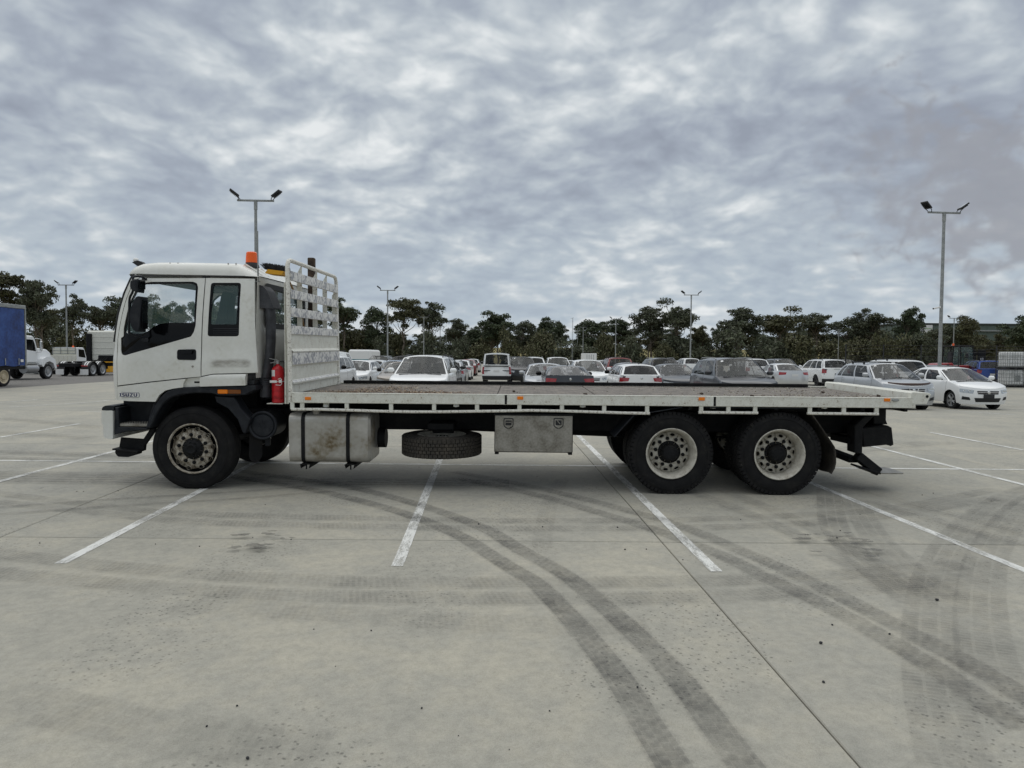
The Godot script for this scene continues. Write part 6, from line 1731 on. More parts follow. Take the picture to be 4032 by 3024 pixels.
	var words := ["dark dirt clod on the deck above the tool box", "dark dirt clod on the deck above the first rear wheel", "largest dark dirt clod on the deck above the gap of the rear wheels", "dark twig clod on the deck above the spare wheel", "dirt clod on the deck near the tail beam", "dirt clod on the deck against the tail beam's near end"]
	for k in clods.size():
		var q = clods[k]
		var mb2 := MB.new()
		for j in 5: mb2.box(Vector3(rng.randf_range(-0.02, 0.02), 0.006 + rng.randf() * 0.008, rng.randf_range(-0.02, 0.02)), Vector3(rng.randf_range(0.6, 1.2), rng.randf_range(0.4, 0.7), rng.randf_range(0.6, 1.2)) * q[2], 0.006, Basis(Vector3(0.3, 1, 0.2).normalized(), rng.randf() * TAU))
		var o := put("dirt_clod", mb2, M.rust)
		o.transform = t.transform * Transform3D(Basis(), Vector3(q[0], 1.204, q[1]))
		tag(o, words[k], "clod", "clods of dirt on the truck deck")

# ---------------------------------------------------------------- cars
const KINDS := {
	"sedan": {"L": 4.75, "W": 1.82, "H": 1.45, "hf": 0.70, "hc": 0.96, "hb": 0.98, "hd": 1.04, "zc": 1.30, "r0": 2.05, "r1": 3.25, "zd": 4.15, "wf": 0.90, "wr": 3.72, "R": 0.32, "cuts": [[0.07, 0.44], [0.48, 0.86]]},
	"coupe": {"L": 4.78, "W": 1.85, "H": 1.40, "hf": 0.70, "hc": 0.95, "hb": 0.98, "hd": 1.05, "zc": 1.28, "r0": 2.05, "r1": 3.2, "zd": 4.35, "wf": 0.90, "wr": 3.65, "R": 0.33, "cuts": [[0.07, 0.43], [0.47, 0.84]]},
	"hatch": {"L": 4.28, "W": 1.78, "H": 1.46, "hf": 0.72, "hc": 0.98, "hb": 1.0, "hd": 1.02, "zc": 1.10, "r0": 1.85, "r1": 3.62, "zd": 4.12, "wf": 0.86, "wr": 3.5, "R": 0.32, "cuts": [[0.07, 0.43], [0.47, 0.78], [0.81, 0.93]]},
	"small": {"L": 4.12, "W": 1.70, "H": 1.46, "hf": 0.74, "hc": 0.98, "hb": 0.99, "hd": 1.03, "zc": 1.00, "r0": 1.85, "r1": 3.2, "zd": 3.98, "wf": 0.82, "wr": 3.38, "R": 0.31, "cuts": [[0.09, 0.46], [0.50, 0.80], [0.83, 0.93]]},
	"wagon": {"L": 4.78, "W": 1.82, "H": 1.48, "hf": 0.72, "hc": 0.97, "hb": 0.99, "hd": 1.02, "zc": 1.28, "r0": 2.05, "r1": 4.1, "zd": 4.62, "wf": 0.9, "wr": 3.7, "R": 0.32, "cuts": [[0.07, 0.38], [0.41, 0.68], [0.71, 0.92]]},
	"crossover": {"L": 4.32, "W": 1.78, "H": 1.60, "hf": 0.82, "hc": 1.06, "hb": 1.08, "hd": 1.10, "zc": 1.05, "r0": 1.8, "r1": 3.62, "zd": 4.15, "wf": 0.84, "wr": 3.46, "R": 0.34, "cuts": [[0.08, 0.43], [0.47, 0.78], [0.81, 0.92]]},
	"suv": {"L": 4.66, "W": 1.86, "H": 1.72, "hf": 0.88, "hc": 1.10, "hb": 1.13, "hd": 1.14, "zc": 1.15, "r0": 1.85, "r1": 4.05, "zd": 4.5, "wf": 0.9, "wr": 3.6, "R": 0.36, "cuts": [[0.07, 0.39], [0.42, 0.68], [0.71, 0.93]]},
	"van": {"L": 4.9, "W": 1.90, "H": 1.95, "hf": 0.95, "hc": 1.14, "hb": 1.16, "hd": 1.16, "zc": 0.80, "r0": 1.5, "r1": 4.72, "zd": 4.86, "wf": 0.85, "wr": 3.85, "R": 0.34, "cuts": [[0.05, 0.30]]},
}

class Car:
	var k: Dictionary
	func half(s: float) -> float:
		return k.W / 2 * (1.0 - 0.075 * pow(clampf(1.0 - s / 0.9, 0, 1), 2.0) - 0.06 * pow(clampf(1.0 - (k.L - s) / 0.9, 0, 1), 2.0))
	func wide(y: float) -> float:
		var t: float = y / k.hb
		return 1.0 - 0.05 * pow(clampf((0.55 - t) / 0.4, 0, 1), 1.5) - 0.055 * pow(clampf((t - 0.62) / 0.4, 0, 1), 1.6)
	func top(s: float) -> float:
		if s < k.zc: return lerpf(k.hf, k.hc, pow(clampf(s / k.zc, 0, 1), 0.8))
		if s < k.zd: return lerpf(k.hc, k.hb, smoothstep(0.0, 1.0, (s - k.zc) / (k.zd - k.zc)))
		return lerpf(k.hb, k.hd, clampf((s - k.zd) / 0.2, 0, 1))
	func lean(y: float, rear: bool) -> float:
		# how far the nose or tail draws back with height
		if rear: return 0.05 * pow(clampf((y - 0.55) / 0.5, 0, 1), 1.5) + 0.05 * clampf((0.4 - y) / 0.2, 0, 1)
		return 0.10 * pow(clampf((y - 0.5) / 0.45, 0, 1), 1.6) + 0.06 * clampf((0.4 - y) / 0.2, 0, 1)
	func at(s: float, y: float, side: float, out := 0.0) -> Vector3:
		var ff := clampf(1.0 - (s - 0.3) / 0.6, 0, 1); var fr := clampf(1.0 - (k.L - 0.25 - s) / 0.6, 0, 1)
		return Vector3(side * (half(s) * wide(y) + out), y, k.L / 2 - s - lean(y, false) * ff + lean(y, true) * fr)
	func nose(u: float, y: float, out := 0.0) -> Vector3:
		var s := 0.3 * pow(absf(u), 2.6)
		return Vector3(u * half(0.3) * wide(y), y, k.L / 2 - s - lean(y, false) + out)
	func tail(u: float, y: float, out := 0.0) -> Vector3:
		var s: float = k.L - 0.25 * pow(absf(u), 3.0)
		return Vector3(u * half(k.L - 0.25) * wide(y), y, k.L / 2 - s + lean(y, true) - out)
	func base(t: float, side: float) -> Vector3:
		var s: float = lerpf(k.zc, k.zd, t)
		var p := at(s, top(s), side)
		return p + Vector3(-side * 0.02, 0, 0)
	func eave(t: float, side: float) -> Vector3:
		var s: float = lerpf(k.r0, k.r1, t)
		return Vector3(side * k.W / 2 * (0.735 if k.H < 1.9 else 0.84) * (1.0 - 0.05 * pow(2.0 * t - 1.0, 2.0)), k.H - 0.075 - 0.03 * pow(2.0 * t - 1.0, 2.0), k.L / 2 - s)
	func flank(t: float, v: float, side: float, out := 0.0) -> Vector3:
		var p := base(t, side).lerp(eave(t, side), v)
		return p + Vector3(side * (0.035 * sin(v * PI) + out), 0, 0)
	func screen(u: float, v: float, out := 0.0) -> Vector3:
		var a := base(0.0, 1.0); var b := eave(0.0, 1.0)
		var p := Vector3(u * lerpf(a.x, b.x, v), lerpf(a.y, b.y, v), lerpf(a.z, b.z, v))
		return p + Vector3(0, 0.02 * sin(v * PI) * (1.0 - u * u) + 0.087 * v * v * (1.0 - pow(absf(u), 2.6)) + out, (0.22 * (1.0 - v) + 0.1 * v) * (1.0 - u * u) + out)
	func back(u: float, v: float, out := 0.0) -> Vector3:
		var a := base(1.0, 1.0); var b := eave(1.0, 1.0)
		var p := Vector3(u * lerpf(a.x, b.x, v), lerpf(a.y, b.y, v), lerpf(a.z, b.z, v))
		return p + Vector3(0, 0.015 * sin(v * PI) + 0.087 * v * v * (1.0 - pow(absf(u), 2.6)) + out * 0.5, -(0.10 * (1.0 - u * u)) - out)
	func rooft(u: float, t: float, out := 0.0) -> Vector3:
		var e := eave(t, 1.0)
		var f := 0.1 * (1.0 - u * u) * (1.0 - 2.0 * t)
		return Vector3(u * e.x, e.y + (0.075 + 0.03 * pow(2.0 * t - 1.0, 2.0) * 0.4) * (1.0 - pow(absf(u), 2.6)) + out, e.z + f)

func grid(mb: MB, f: Callable, u0: float, u1: float, nu: int, v0: float, v1: float, nv: int) -> void:
	var rings := []
	for j in nv + 1:
		var r := PackedVector3Array()
		for i in nu + 1: r.append(f.call(lerpf(u0, u1, float(i) / nu), lerpf(v0, v1, float(j) / nv)))
		rings.append(r)
	mb.loft(rings, false)

# a four-cornered patch laid on the nose or the tail; corners (u, y)
func patch(f: Callable, q: Array, out: float, nu := 6, nv := 3) -> MB:
	var mb := MB.new()
	grid(mb, func(i, j):
		var a: Vector2 = (q[0] as Vector2).lerp(q[1], i); var b: Vector2 = (q[3] as Vector2).lerp(q[2], i)
		var p := a.lerp(b, j)
		return f.call(p.x, p.y, out), 0, 1, nu, 0, 1, nv)
	return mb

func car_meshes(kind: String) -> Array:
	var key := "car_" + kind
	if cache.has(key): return cache[key]
	var c := Car.new()
	c.k = KINDS[kind]
	var k: Dictionary = c.k
	var parts := []
	var body := MB.new()
	var ns := 48
	for side in [-1.0, 1.0]:
		var rings := []
		for i in ns + 1:
			var s: float = lerpf(0.3, k.L - 0.25, float(i) / ns)
			var yb := 0.23 if k.R < 0.35 else 0.29
			for w in [k.wf, k.wr]:
				var d: float = absf(s - w); var ra: float = k.R + 0.055
				if d < ra: yb = maxf(yb, k.R + sqrt(ra * ra - d * d))
			var tp := c.top(s)
			var r := PackedVector3Array()
			for j in 9:
				var t := j / 8.0
				r.append(c.at(s, lerpf(yb, tp, t), side))
			# turn over the shoulder
			r.append(c.at(s, tp + 0.012, side, -0.03))
			rings.append(r)
		body.loft(rings, false)
	grid(body, func(u, v): return c.nose(u, lerpf(0.20, c.top(0.3 * pow(absf(u), 2.6)), v)), -1, 1, 18, 0, 1, 9)
	grid(body, func(u, y): return c.tail(u, y), -1, 1, 18, 0.24, k.hd, 9)
	# bonnet and boot
	grid(body, func(u, t):
		var s0 := 0.3 * pow(absf(u), 2.6); var s1: float = k.zc - 0.16 * (1.0 - u * u)
		var s: float = lerpf(s0, s1, t)
		var e := clampf(1.0 - (s - s0) / 0.3, 0, 1)
		return Vector3(u * (c.half(maxf(s, 0.3)) * c.wide(c.top(s)) - 0.02 * (1.0 - e)), c.top(s) + 0.035 * (1.0 - u * u) * (1.0 - e * e) + 0.004 * (1.0 - e), k.L / 2 - s - c.lean(c.top(s0), false) * e), -1, 1, 12, 0, 1, 8)
	grid(body, func(u, t):
		var s0: float = k.zd - 0.02; var s1: float = k.L - 0.25 * pow(absf(u), 3.0)
		var s: float = lerpf(s0, s1, t)
		return Vector3(u * (c.half(s) * c.wide(c.top(s)) - 0.02), c.top(s) + 0.01 + 0.02 * (1.0 - u * u) * (1.0 - t), k.L / 2 - s + c.lean(k.hd, true) * t), -1, 1, 12, 0, 1, 4)
	# roof and pillars
	grid(body, func(u, t): return c.rooft(u, t), -1, 1, 14, 0, 1, 10)
	for side in [-1.0, 1.0]:
		grid(body, func(t, v): return c.flank(t, v, side), 0.0, 1.0, 16, 0.93, 1.0, 1)
		grid(body, func(t, v): return c.flank(t, v, side), 0.0, 1.0, 16, 0.0, 0.04, 1)
		var e := [0.0]
		for q in k.cuts: e += [q[0], q[1]]
		e.append(1.0)
		for i in range(0, e.size(), 2):
			grid(body, func(t, v): return c.flank(t, v, side), e[i], e[i + 1], 3, 0.04, 0.93, 4)
		grid(body, func(u, v): return c.screen(u, v), side * 0.94, side, 1, 0, 1, 6)
		grid(body, func(u, v): return c.back(u, v), side * 0.88, side, 1, 0, 1, 6)
	grid(body, func(u, v): return c.screen(u, v), -0.94, 0.94, 8, 0.95, 1.0, 1)
	grid(body, func(u, v): return c.back(u, v), -0.88, 0.88, 8, 0.9, 1.0, 1)
	grid(body, func(u, v): return c.back(u, v), -0.88, 0.88, 8, 0.0, 0.1 if k.H < 1.9 else 0.06, 1)
	parts.append(["body", body.done(), "paint"])
	var mb := MB.new()
	grid(mb, func(u, v): return c.screen(u, v, -0.004), -0.95, 0.95, 10, 0.0, 0.96, 6)
	parts.append(["windscreen", mb.done(), "glass"])
	mb = MB.new()
	grid(mb, func(u, v): return c.back(u, v, -0.004), -0.9, 0.9, 10, 0.06, 0.92, 5)
	parts.append(["rear_window", mb.done(), "tint"])
	for side in [-1.0, 1.0]:
		for q in k.cuts:
			mb = MB.new()
			grid(mb, func(t, v): return c.flank(t, v, side, -0.006), q[0] - 0.005, q[1] + 0.005, 5, 0.03, 0.94, 4)
			parts.append(["side_window", mb.done(), "tint"])
	# under-body, cabin tub, seats
	mb = MB.new()
	mb.box(Vector3(0, 0.33, 0), Vector3(k.W * 0.8, 0.2, k.L * 0.86), 0.03)
	parts.append(["underbody", mb.done(), "black"])
	mb = MB.new()
	var zf: float = k.L / 2 - k.zc; var zr: float = k.L / 2 - k.zd
	mb.box(Vector3(0, k.hb - 0.33, (zf + zr) / 2), Vector3(k.W * 0.86, 0.05, zf - zr), 0.01)
	mb.box(Vector3(0, k.hc - 0.08, zf - 0.12), Vector3(k.W * 0.8, 0.14, 0.45), 0.03)
	mb.box(Vector3(0, k.hb - 0.05, zr + 0.2), Vector3(k.W * 0.8, 0.05, 0.45), 0.01)
	parts.append(["dashboard", mb.done(), "inside"])
	for sx in [-1, 1]:
		for row in 2:
			mb = MB.new()
			var z: float = zf - 1.15 - row * 0.95
			mb.box(Vector3(sx * 0.37, k.hb - 0.12, z), Vector3(0.44, 0.52, 0.16), 0.06, Basis(Vector3.RIGHT, -0.2))
			mb.box(Vector3(sx * 0.37, k.hb + 0.22, z - 0.05), Vector3(0.24, 0.17, 0.09), 0.04)
			parts.append(["seat", mb.done(), "inside"])
	# lamps, grilles, plates
	var suvish: bool = k.H > 1.55
	var hf: float = k.hf
	for sd in [-1.0, 1.0]:
		var lamp := [Vector2(sd * 0.995, hf - 0.13), Vector2(sd * 0.60, hf - 0.17), Vector2(sd * 0.55, hf - 0.055), Vector2(sd * 0.995, hf - 0.005)]
		mb = patch(c.nose, lamp, 0.008)
		parts.append(["headlight", mb.done(), "lamp"])
		for q in [0.70, 0.86]:
			mb = MB.new()
			var p := c.nose(sd * q, hf - 0.10, 0.004)
			mb.lathe([[[0.0, 0.05], [0.012, 0.048]], [[0.012, 0.04], [0.006, 0.0]]], Transform3D(Basis(), p), 12)
			parts.append(["lamp_reflector", mb.done(), "chrome"])
		var fog := [Vector2(sd * 0.95, 0.36), Vector2(sd * 0.68, 0.34), Vector2(sd * 0.72, 0.44), Vector2(sd * 0.93, 0.47)]
		parts.append(["fog_recess", patch(c.nose, fog, 0.006).done(), "black"])
		var hd: float = k.hd
		var tl := [Vector2(sd * 0.995, hd - 0.27), Vector2(sd * 0.60, hd - 0.24), Vector2(sd * 0.56, hd - 0.11), Vector2(sd * 0.995, hd - 0.09)]
		if kind == "van": tl = [Vector2(sd * 0.995, hd - 0.55), Vector2(sd * 0.86, hd - 0.55), Vector2(sd * 0.86, hd - 0.1), Vector2(sd * 0.995, hd - 0.08)]
		elif suvish: tl = [Vector2(sd * 0.995, hd - 0.3), Vector2(sd * 0.74, hd - 0.28), Vector2(sd * 0.72, hd - 0.06), Vector2(sd * 0.995, hd - 0.02)]
		parts.append(["tail_light", patch(c.tail, tl, 0.008).done(), "red"])
		mb = MB.new()
		var mp := c.flank(0.07, 0.12, sd)
		mb.box(mp + Vector3(sd * 0.16, 0.06, 0.02), Vector3(0.22, 0.15, 0.1), 0.045)
		parts.append(["mirror", mb.done(), "mirror"])
		for t in [0.34, 0.68] if kind != "van" else [0.28]:
			mb = MB.new()
			var s: float = lerpf(k.zc, k.zd, t)
			mb.box(c.at(s + 0.06, k.hb - 0.13, sd, 0.012), Vector3(0.022, 0.025, 0.17), 0.008)
			parts.append(["door_handle", mb.done(), "paint"])
		# shut lines of the doors: fine dark grooves
		mb = MB.new()
		for t in [0.02, 0.42, 0.74] if kind != "van" else [0.02, 0.33]:
			var s: float = lerpf(k.zc, k.zd, t)
			for j in 7:
				var y0 := lerpf(0.36, k.hb - 0.02, j / 7.0); var y1 := lerpf(0.36, k.hb - 0.02, (j + 1) / 7.0)
				mb.bar(c.at(s, y0, sd, 0.0005), c.at(s, y1, sd, 0.0005), 0.006, 0.004, 0.0, Vector3.BACK)
		parts.append(["door_gaps", mb.done(), "black"])
	parts.append(["grille", patch(c.nose, [Vector2(-0.42, hf - 0.19), Vector2(0.42, hf - 0.19), Vector2(0.46, hf - 0.08), Vector2(-0.46, hf - 0.08)], 0.007, 10).done(), "black"])
	parts.append(["lower_grille", patch(c.nose, [Vector2(-0.5, 0.28), Vector2(0.5, 0.28), Vector2(0.56, 0.42), Vector2(-0.56, 0.42)], 0.006, 10).done(), "black"])
	mb = MB.new()
	mb.box(c.nose(0, hf - 0.135, 0.022), Vector3(0.76, 0.012, 0.012), 0.004)
	mb.lathe([[[0.0, 0.055], [0.014, 0.05]], [[0.014, 0.05], [0.016, 0.0]]], Transform3D(Basis(), c.nose(0, hf - 0.13, 0.012)), 16)
	parts.append(["grille_badge", mb.done(), "chrome"])
	mb = MB.new()
	mb.lathe([[[0.0, 0.05], [-0.012, 0.046]], [[-0.012, 0.046], [-0.014, 0.0]]], Transform3D(Basis(), c.tail(0, k.hd - 0.12, 0.003)), 16)
	parts.append(["tail_badge", mb.done(), "chrome"])
	mb = MB.new()
	mb.box(c.nose(0, 0.48, 0.012), Vector3(0.37, 0.13, 0.01), 0.002)
	parts.append(["front_plate", mb.done(), "plate"])
	mb = MB.new()
	mb.box(c.tail(0, k.hd - (0.36 if kind != "sedan" else 0.28), 0.012), Vector3(0.37, 0.13, 0.01), 0.002)
	parts.append(["rear_plate", mb.done(), "plate"])
	if kind in ["suv", "crossover", "van"]:
		parts.append(["rear_bumper", patch(c.tail, [Vector2(-1, 0.25), Vector2(1, 0.25), Vector2(1, 0.5), Vector2(-1, 0.5)], 0.03, 14).done(), "black"])
	mb = MB.new()
	for sd in [-0.35, 0.3]:
		mb.bar(c.screen(sd, 0.02, 0.015), c.screen(sd + 0.42, 0.06, 0.02), 0.018, 0.014)
	mb.box(c.screen(0, 0.0, 0.004) + Vector3(0, -0.012, -0.02), Vector3(k.W * 0.72, 0.02, 0.12), 0.004)
	parts.append(["wipers", mb.done(), "black"])
	for sd in [-1.0, 1.0]:
		mb = MB.new()
		var path := [c.rooft(sd * 0.93, 0.08, 0.015), c.rooft(sd * 0.93, 0.14, 0.06), c.rooft(sd * 0.93, 0.5, 0.065), c.rooft(sd * 0.93, 0.86, 0.06), c.rooft(sd * 0.93, 0.93, 0.015)]
		mb.tube(path, 0.018, 6)
		parts.append(["roof_rail", mb.done(), "rails"])
	for t in [0.25, 0.7]:
		mb = MB.new()
		mb.bar(c.rooft(-0.98, t, 0.1), c.rooft(0.98, t, 0.1), 0.05, 0.03, 0.008)
		for sd in [-0.9, 0.9]: mb.box(c.rooft(sd, t, 0.05), Vector3(0.05, 0.09, 0.08), 0.01)
		parts.append(["roof_bar", mb.done(), "bars"])
	mb = MB.new()
	grid(mb, func(u, v): return c.screen(u, v, 0.004), -0.8, -0.68, 1, 0.84, 0.93, 1)
	parts.append(["paper_sticker", mb.done(), "sticker"])
	mb = MB.new()
	mb.prism(PackedVector2Array([Vector2(0.0, 0.0), Vector2(0.16, 0.0), Vector2(0.14, 0.07), Vector2(0.11, 0.08)]), Transform3D(Basis(Vector3.UP, PI / 2), c.rooft(0, 0.92, 0.0) + Vector3(-0.015, -0.01, 0.08)), 0.03)
	parts.append(["roof_fin", mb.done(), "black"])
	cache[key] = parts
	return parts

func car_wheel_meshes() -> void:
	var mb := MB.new()
	mb.lathe([[[-0.012, 0.70], [0.0, 0.8], [-0.01, 0.93], [-0.04, 0.99]], [[-0.04, 0.99], [-0.06, 1.0], [-0.6, 1.0], [-0.62, 0.99]], [[-0.62, 0.99], [-0.66, 0.9], [-0.65, 0.7]]], Transform3D(), 28)
	cache.car_tyre = mb.done()
	mb = MB.new()
	mb.lathe([[[-0.02, 0.72], [0.0, 0.70], [-0.02, 0.67]], [[-0.02, 0.67], [-0.3, 0.64]]], Transform3D(), 28)
	for k in 10:
		var a := TAU * k / 10 + (0.14 if k % 2 else -0.14)
		var d := Vector3(cos(a), sin(a), 0)
		var e := TAU * (k + (0.35 if k % 2 else -0.35)) / 10
		mb.bar(d * 0.12 + Vector3(0, 0, -0.06), Vector3(cos(a * 0.9 + e * 0.1), sin(a * 0.9 + e * 0.1), 0) * 0.69 + Vector3(0, 0, -0.06), 0.11, 0.09, 0.02, Vector3.BACK)
	mb.cyl(Vector3(0, 0, -0.12), Vector3(0, 0, -0.01), 0.17, 0.15, 16)
	cache.car_rim = mb.done()
	mb = MB.new()
	mb.cyl(Vector3(0, 0, -0.32), Vector3(0, 0, -0.3), 0.66, 0.66, 20)
	cache.car_disc = mb.done()

# options: no = parts left out, rails, bars, plate, roof, rim and so on
func car(kind: String, color: Color, metal: float, x: float, d: float, turn: float, label: String, opt := {}) -> Node3D:
	var k: Dictionary = KINDS[kind]
	var t := thing("parked_car" if kind != "van" else "parked_van", label, "car" if kind != "van" else "van", Vector3(x, ground_y(-d), -d), deg_to_rad(turn), "vehicles parked in the lot")
	var pk := "p%s%.2f" % [color.to_html(), metal]
	if not M.has(pk): M[pk] = paint(color, metal)
	var ms := {"paint": M[pk], "glass": M.car_glass, "tint": M.car_tint, "black": M.black_plastic, "inside": M.interior, "lamp": M.head_lamp, "chrome": M.chrome, "red": M.tail_red, "mirror": M[pk] if not opt.has("black_mirror") else M.black_gloss, "plate": M.sticker if not opt.has("black_plate") else M.black_plastic, "rails": M.galv if not opt.has("black_rails") else M.black_plastic, "bars": M.black_plastic, "sticker": M.sticker}
	var facing := absf(wrapf(turn, -180, 180)) < 90.0
	var front_only := ["headlight", "lamp_reflector", "fog_recess", "grille", "lower_grille", "grille_badge", "front_plate", "wipers", "paper_sticker"]
	var rear_only := ["tail_light", "tail_badge", "rear_plate", "rear_bumper", "roof_fin"]
	var tiny := ["fog_recess", "lamp_reflector", "lower_grille", "door_handle", "door_gaps", "tail_badge", "wipers", "roof_fin", "grille_badge", "front_plate"]
	for p in car_meshes(kind):
		if p[0] == "roof_rail" and not opt.has("rails"): continue
		if p[0] == "roof_bar" and not opt.has("bars"): continue
		if p[0] in (opt.get("no", [])): continue
		if d > 41 and p[0] in (tiny + (rear_only if facing else front_only)) and not p[0] in ["tail_light", "headlight"]: continue
		if p[0] == "roof_fin" and (facing or kind == "van"): continue
		var m: Material = ms[p[2]]
		if p[0] == "body" and opt.has("dull"): m = M[pk]
		place(p[0], p[1], m, t)
	if not cache.has("car_tyre"): car_wheel_meshes()
	for w in [k.wf, k.wr]:
		for sd in [-1.0, 1.0]:
			var n := Node3D.new()
			n.name = "wheel"
			t.add_child(n, true)
			n.position = Vector3(sd * (k.W / 2 - 0.055), k.R, k.L / 2 - w)
			n.rotation = Vector3(0, PI / 2 * sd, 0)
			n.scale = Vector3.ONE * k.R
			place("tyre", cache.car_tyre, M.black_rubber, n)
			place("rim", cache.car_rim, opt.get("rim", M.alloy), n)
			place("brake_disc", cache.car_disc, M.black_metal, n)
	return t

func build_vehicles() -> void:
	M.car_glass = glass(Color8(60, 72, 72), 0.12)
	M.car_tint = glass(Color8(24, 28, 30), 0.6)
	M.car_tint.metallic_specular = 0.36
	M.head_lamp = mat(Color8(176, 182, 186), 0.12, 0.35)
	M.head_lamp.clearcoat_enabled = true; M.head_lamp.clearcoat = 1.0; M.head_lamp.clearcoat_roughness = 0.03
	M.tail_red = mat(Color8(150, 14, 20), 0.15)
	M.tail_red.clearcoat_enabled = true; M.tail_red.clearcoat = 1.0; M.tail_red.clearcoat_roughness = 0.04
	M.black_rubber = mat(Color8(28, 28, 29), 0.85)
	M.alloy = mat(Color8(168, 170, 172), 0.35, 0.6)
	var white := Color8(236, 237, 236); var silver := Color8(178, 181, 184); var lsilver := Color8(204, 206, 207)
	var graph := Color8(50, 53, 58); var black := Color8(22, 24, 27); var slate := Color8(36, 39, 47); var taupe := Color8(140, 132, 122)
	var bluesil := Color8(150, 166, 184); var maroon := Color8(112, 34, 34)
	# nearest row
	car("crossover", silver, 0.5, 13.35, 25.7, 0, "silver crossover with brown bonnet guard parked behind the flatbed's tail", {"bars": 1})
	car("small", white, 0.0, 16.3, 26.3, 0, "white small hatchback parked at the near end, black plate on its nose", {"black_plate": 1})
	car("suv", white, 0.0, -2.93, 24.0, 0, "white crossover facing the flatbed with dark roof rails", {"rails": 1, "black_rails": 1})
	car("suv", slate, 0.12, 7.49, 24.3, 0, "dark slate family wagon with silver roof rails facing the flatbed", {"rails": 1})
	car("coupe", graph, 0.12, 2.07, 27.5, 180, "dark grey low sedan with its tail to the flatbed", {"black_mirror": 1})
	car("hatch", white, 0.0, 5.09, 30.0, 180, "white hatchback with red tail lights turned to the flatbed", {"black_mirror": 1})
	car("sedan", silver, 0.5, 1.39, 30.2, 0, "silver sedan with headlights towards the flatbed beside the dark grey low sedan")
	car("sedan", graph, 0.12, 7.47, 33.0, 0, "charcoal sedan facing the flatbed beside the slate family wagon")
	car("sedan", taupe, 0.4, -5.03, 33.0, 0, "taupe sedan facing the flatbed, half hidden by the white crossover", {"black_mirror": 1})
	car("suv", white, 0.0, -7.92, 30.0, 0, "white offroader peeping out beside the flatbed's headboard", {"black_mirror": 1})
	car("wagon", white, 0.0, -7.89, 36.5, 0, "white wagon with a wide dark grille next to the headboard")
	car("suv", black, 0.3, -3.16, 30.0, 180, "black wagon with red tail light behind the white crossover", {"rails": 1, "black_rails": 1})
	car("crossover", white, 0.0, 3.69, 35.0, 0, "white crossover with large black grille facing the flatbed", {"no": ["front_plate"]})
	car("suv", white, 0.0, 17.72, 33.5, 180, "white wagon with roof bars behind the silver crossover", {"bars": 1})
	# second row
	car("van", white, 0.0, -9.89, 38.8, 180, "white panel van with roof bars at the edge of the headboard", {"bars": 1})
	car("van", white, 0.0, -0.98, 47.0, 180, "white people mover showing its broad rear window and tail lights", {"black_mirror": 1})
	car("hatch", graph, 0.12, 6.18, 38.0, 180, "dark grey hatchback roof behind the white hatchback", {"black_mirror": 1})
	car("suv", maroon, 0.3, 6.56, 45.0, 180, "maroon wagon with a roof rack behind the white hatchback", {"bars": 1})
	car("suv", graph, 0.12, 8.60, 42.0, 180, "mid grey wagon with silver rails between the hatchback and charcoal sedan", {"rails": 1})
	car("sedan", lsilver, 0.5, 16.40, 43.5, 180, "pale silver sedan with two tail pipes, tail to the flatbed", {})
	var dis := car("suv", white, 0.0, 20.04, 46.0, 180, "white offroader with black roof and lettered tailgate", {"rails": 1, "black_rails": 1, "black_plate": 1, "rim": M.black_metal})
	var tm := TextMesh.new()
	tm.text = "DISCOVERY"
	tm.font_size = 64; tm.pixel_size = 0.0014; tm.depth = 0.004
	var lt := place("tailgate_letters", tm, M.black_metal, dis)
	var kk: Dictionary = KINDS.suv
	lt.position = Vector3(0, kk.hd - 0.02, -kk.L / 2 - 0.012); lt.rotation.y = PI
	car("sedan", bluesil, 0.5, -6.93, 42.0, 0, "pale blue silver sedan facing the flatbed beyond the taupe sedan")
	car("hatch", lsilver, 0.4, -8.52, 45.0, 180, "pale silver hatchback tail beyond the white wagon")
	car("wagon", silver, 0.5, -3.51, 41.0, 180, "silver wagon in the row beyond the black wagon", {"rails": 1})
	car("suv", white, 0.0, 1.45, 50.0, 180, "white wagon with dark rear glass beyond the silver sedan", {"rails": 1})
	car("suv", black, 0.3, 0.66, 47.0, 0, "black offroader squeezed beside the white people mover")
	car("suv", white, 0.0, 3.18, 50.0, 0, "white offroader facing the flatbed beyond the dark grey low sedan")
	car("suv", graph, 0.12, 20.08, 53.0, 0, "dark grey wagon with roof rails beyond the pale silver sedan", {"rails": 1, "black_rails": 1})
	car("suv", white, 0.0, 16.97, 51.0, 180, "white offroader with wide black rear glass beyond the slate wagon", {"bars": 1})
	car("suv", graph, 0.12, 26.00, 56.0, 0, "grey wagon between the black-roofed offroader and silver crossover")
	car("hatch", graph, 0.12, 22.12, 37.5, 180, "grey hatchback roof showing over the white small hatchback")
	# rows fading into the distance
	car("suv", black, 0.3, -10.40, 56.0, 0, "black wagon roof beyond the pale silver hatchback", {"rails": 1})
	car("wagon", graph, 0.12, -8.65, 53.0, 0, "dark grey wagon roof beyond the pale blue silver sedan", {"rails": 1, "black_rails": 1})
	car("suv", black, 0.3, -7.12, 48.0, 180, "black wagon tail over the taupe sedan's roof")
	car("hatch", white, 0.0, -3.82, 53.0, 180, "white hatchback third along the row left of the people mover")
	car("sedan", maroon, 0.3, -4.04, 64.0, 180, "maroon sedan fourth along the row left of the people mover")
	car("hatch", lsilver, 0.3, -4.32, 78.0, 180, "pale hatchback farthest along the row left of the people mover")
	car("suv", black, 0.3, 0.11, 62.0, 0, "black offroader farther off just past the people mover")
	car("sedan", white, 0.0, 5.05, 62.0, 0, "white sedan roof beyond the white offroader pair")
	car("sedan", lsilver, 0.3, 8.23, 66.0, 0, "pale sedan in the far row beside the maroon wagon")
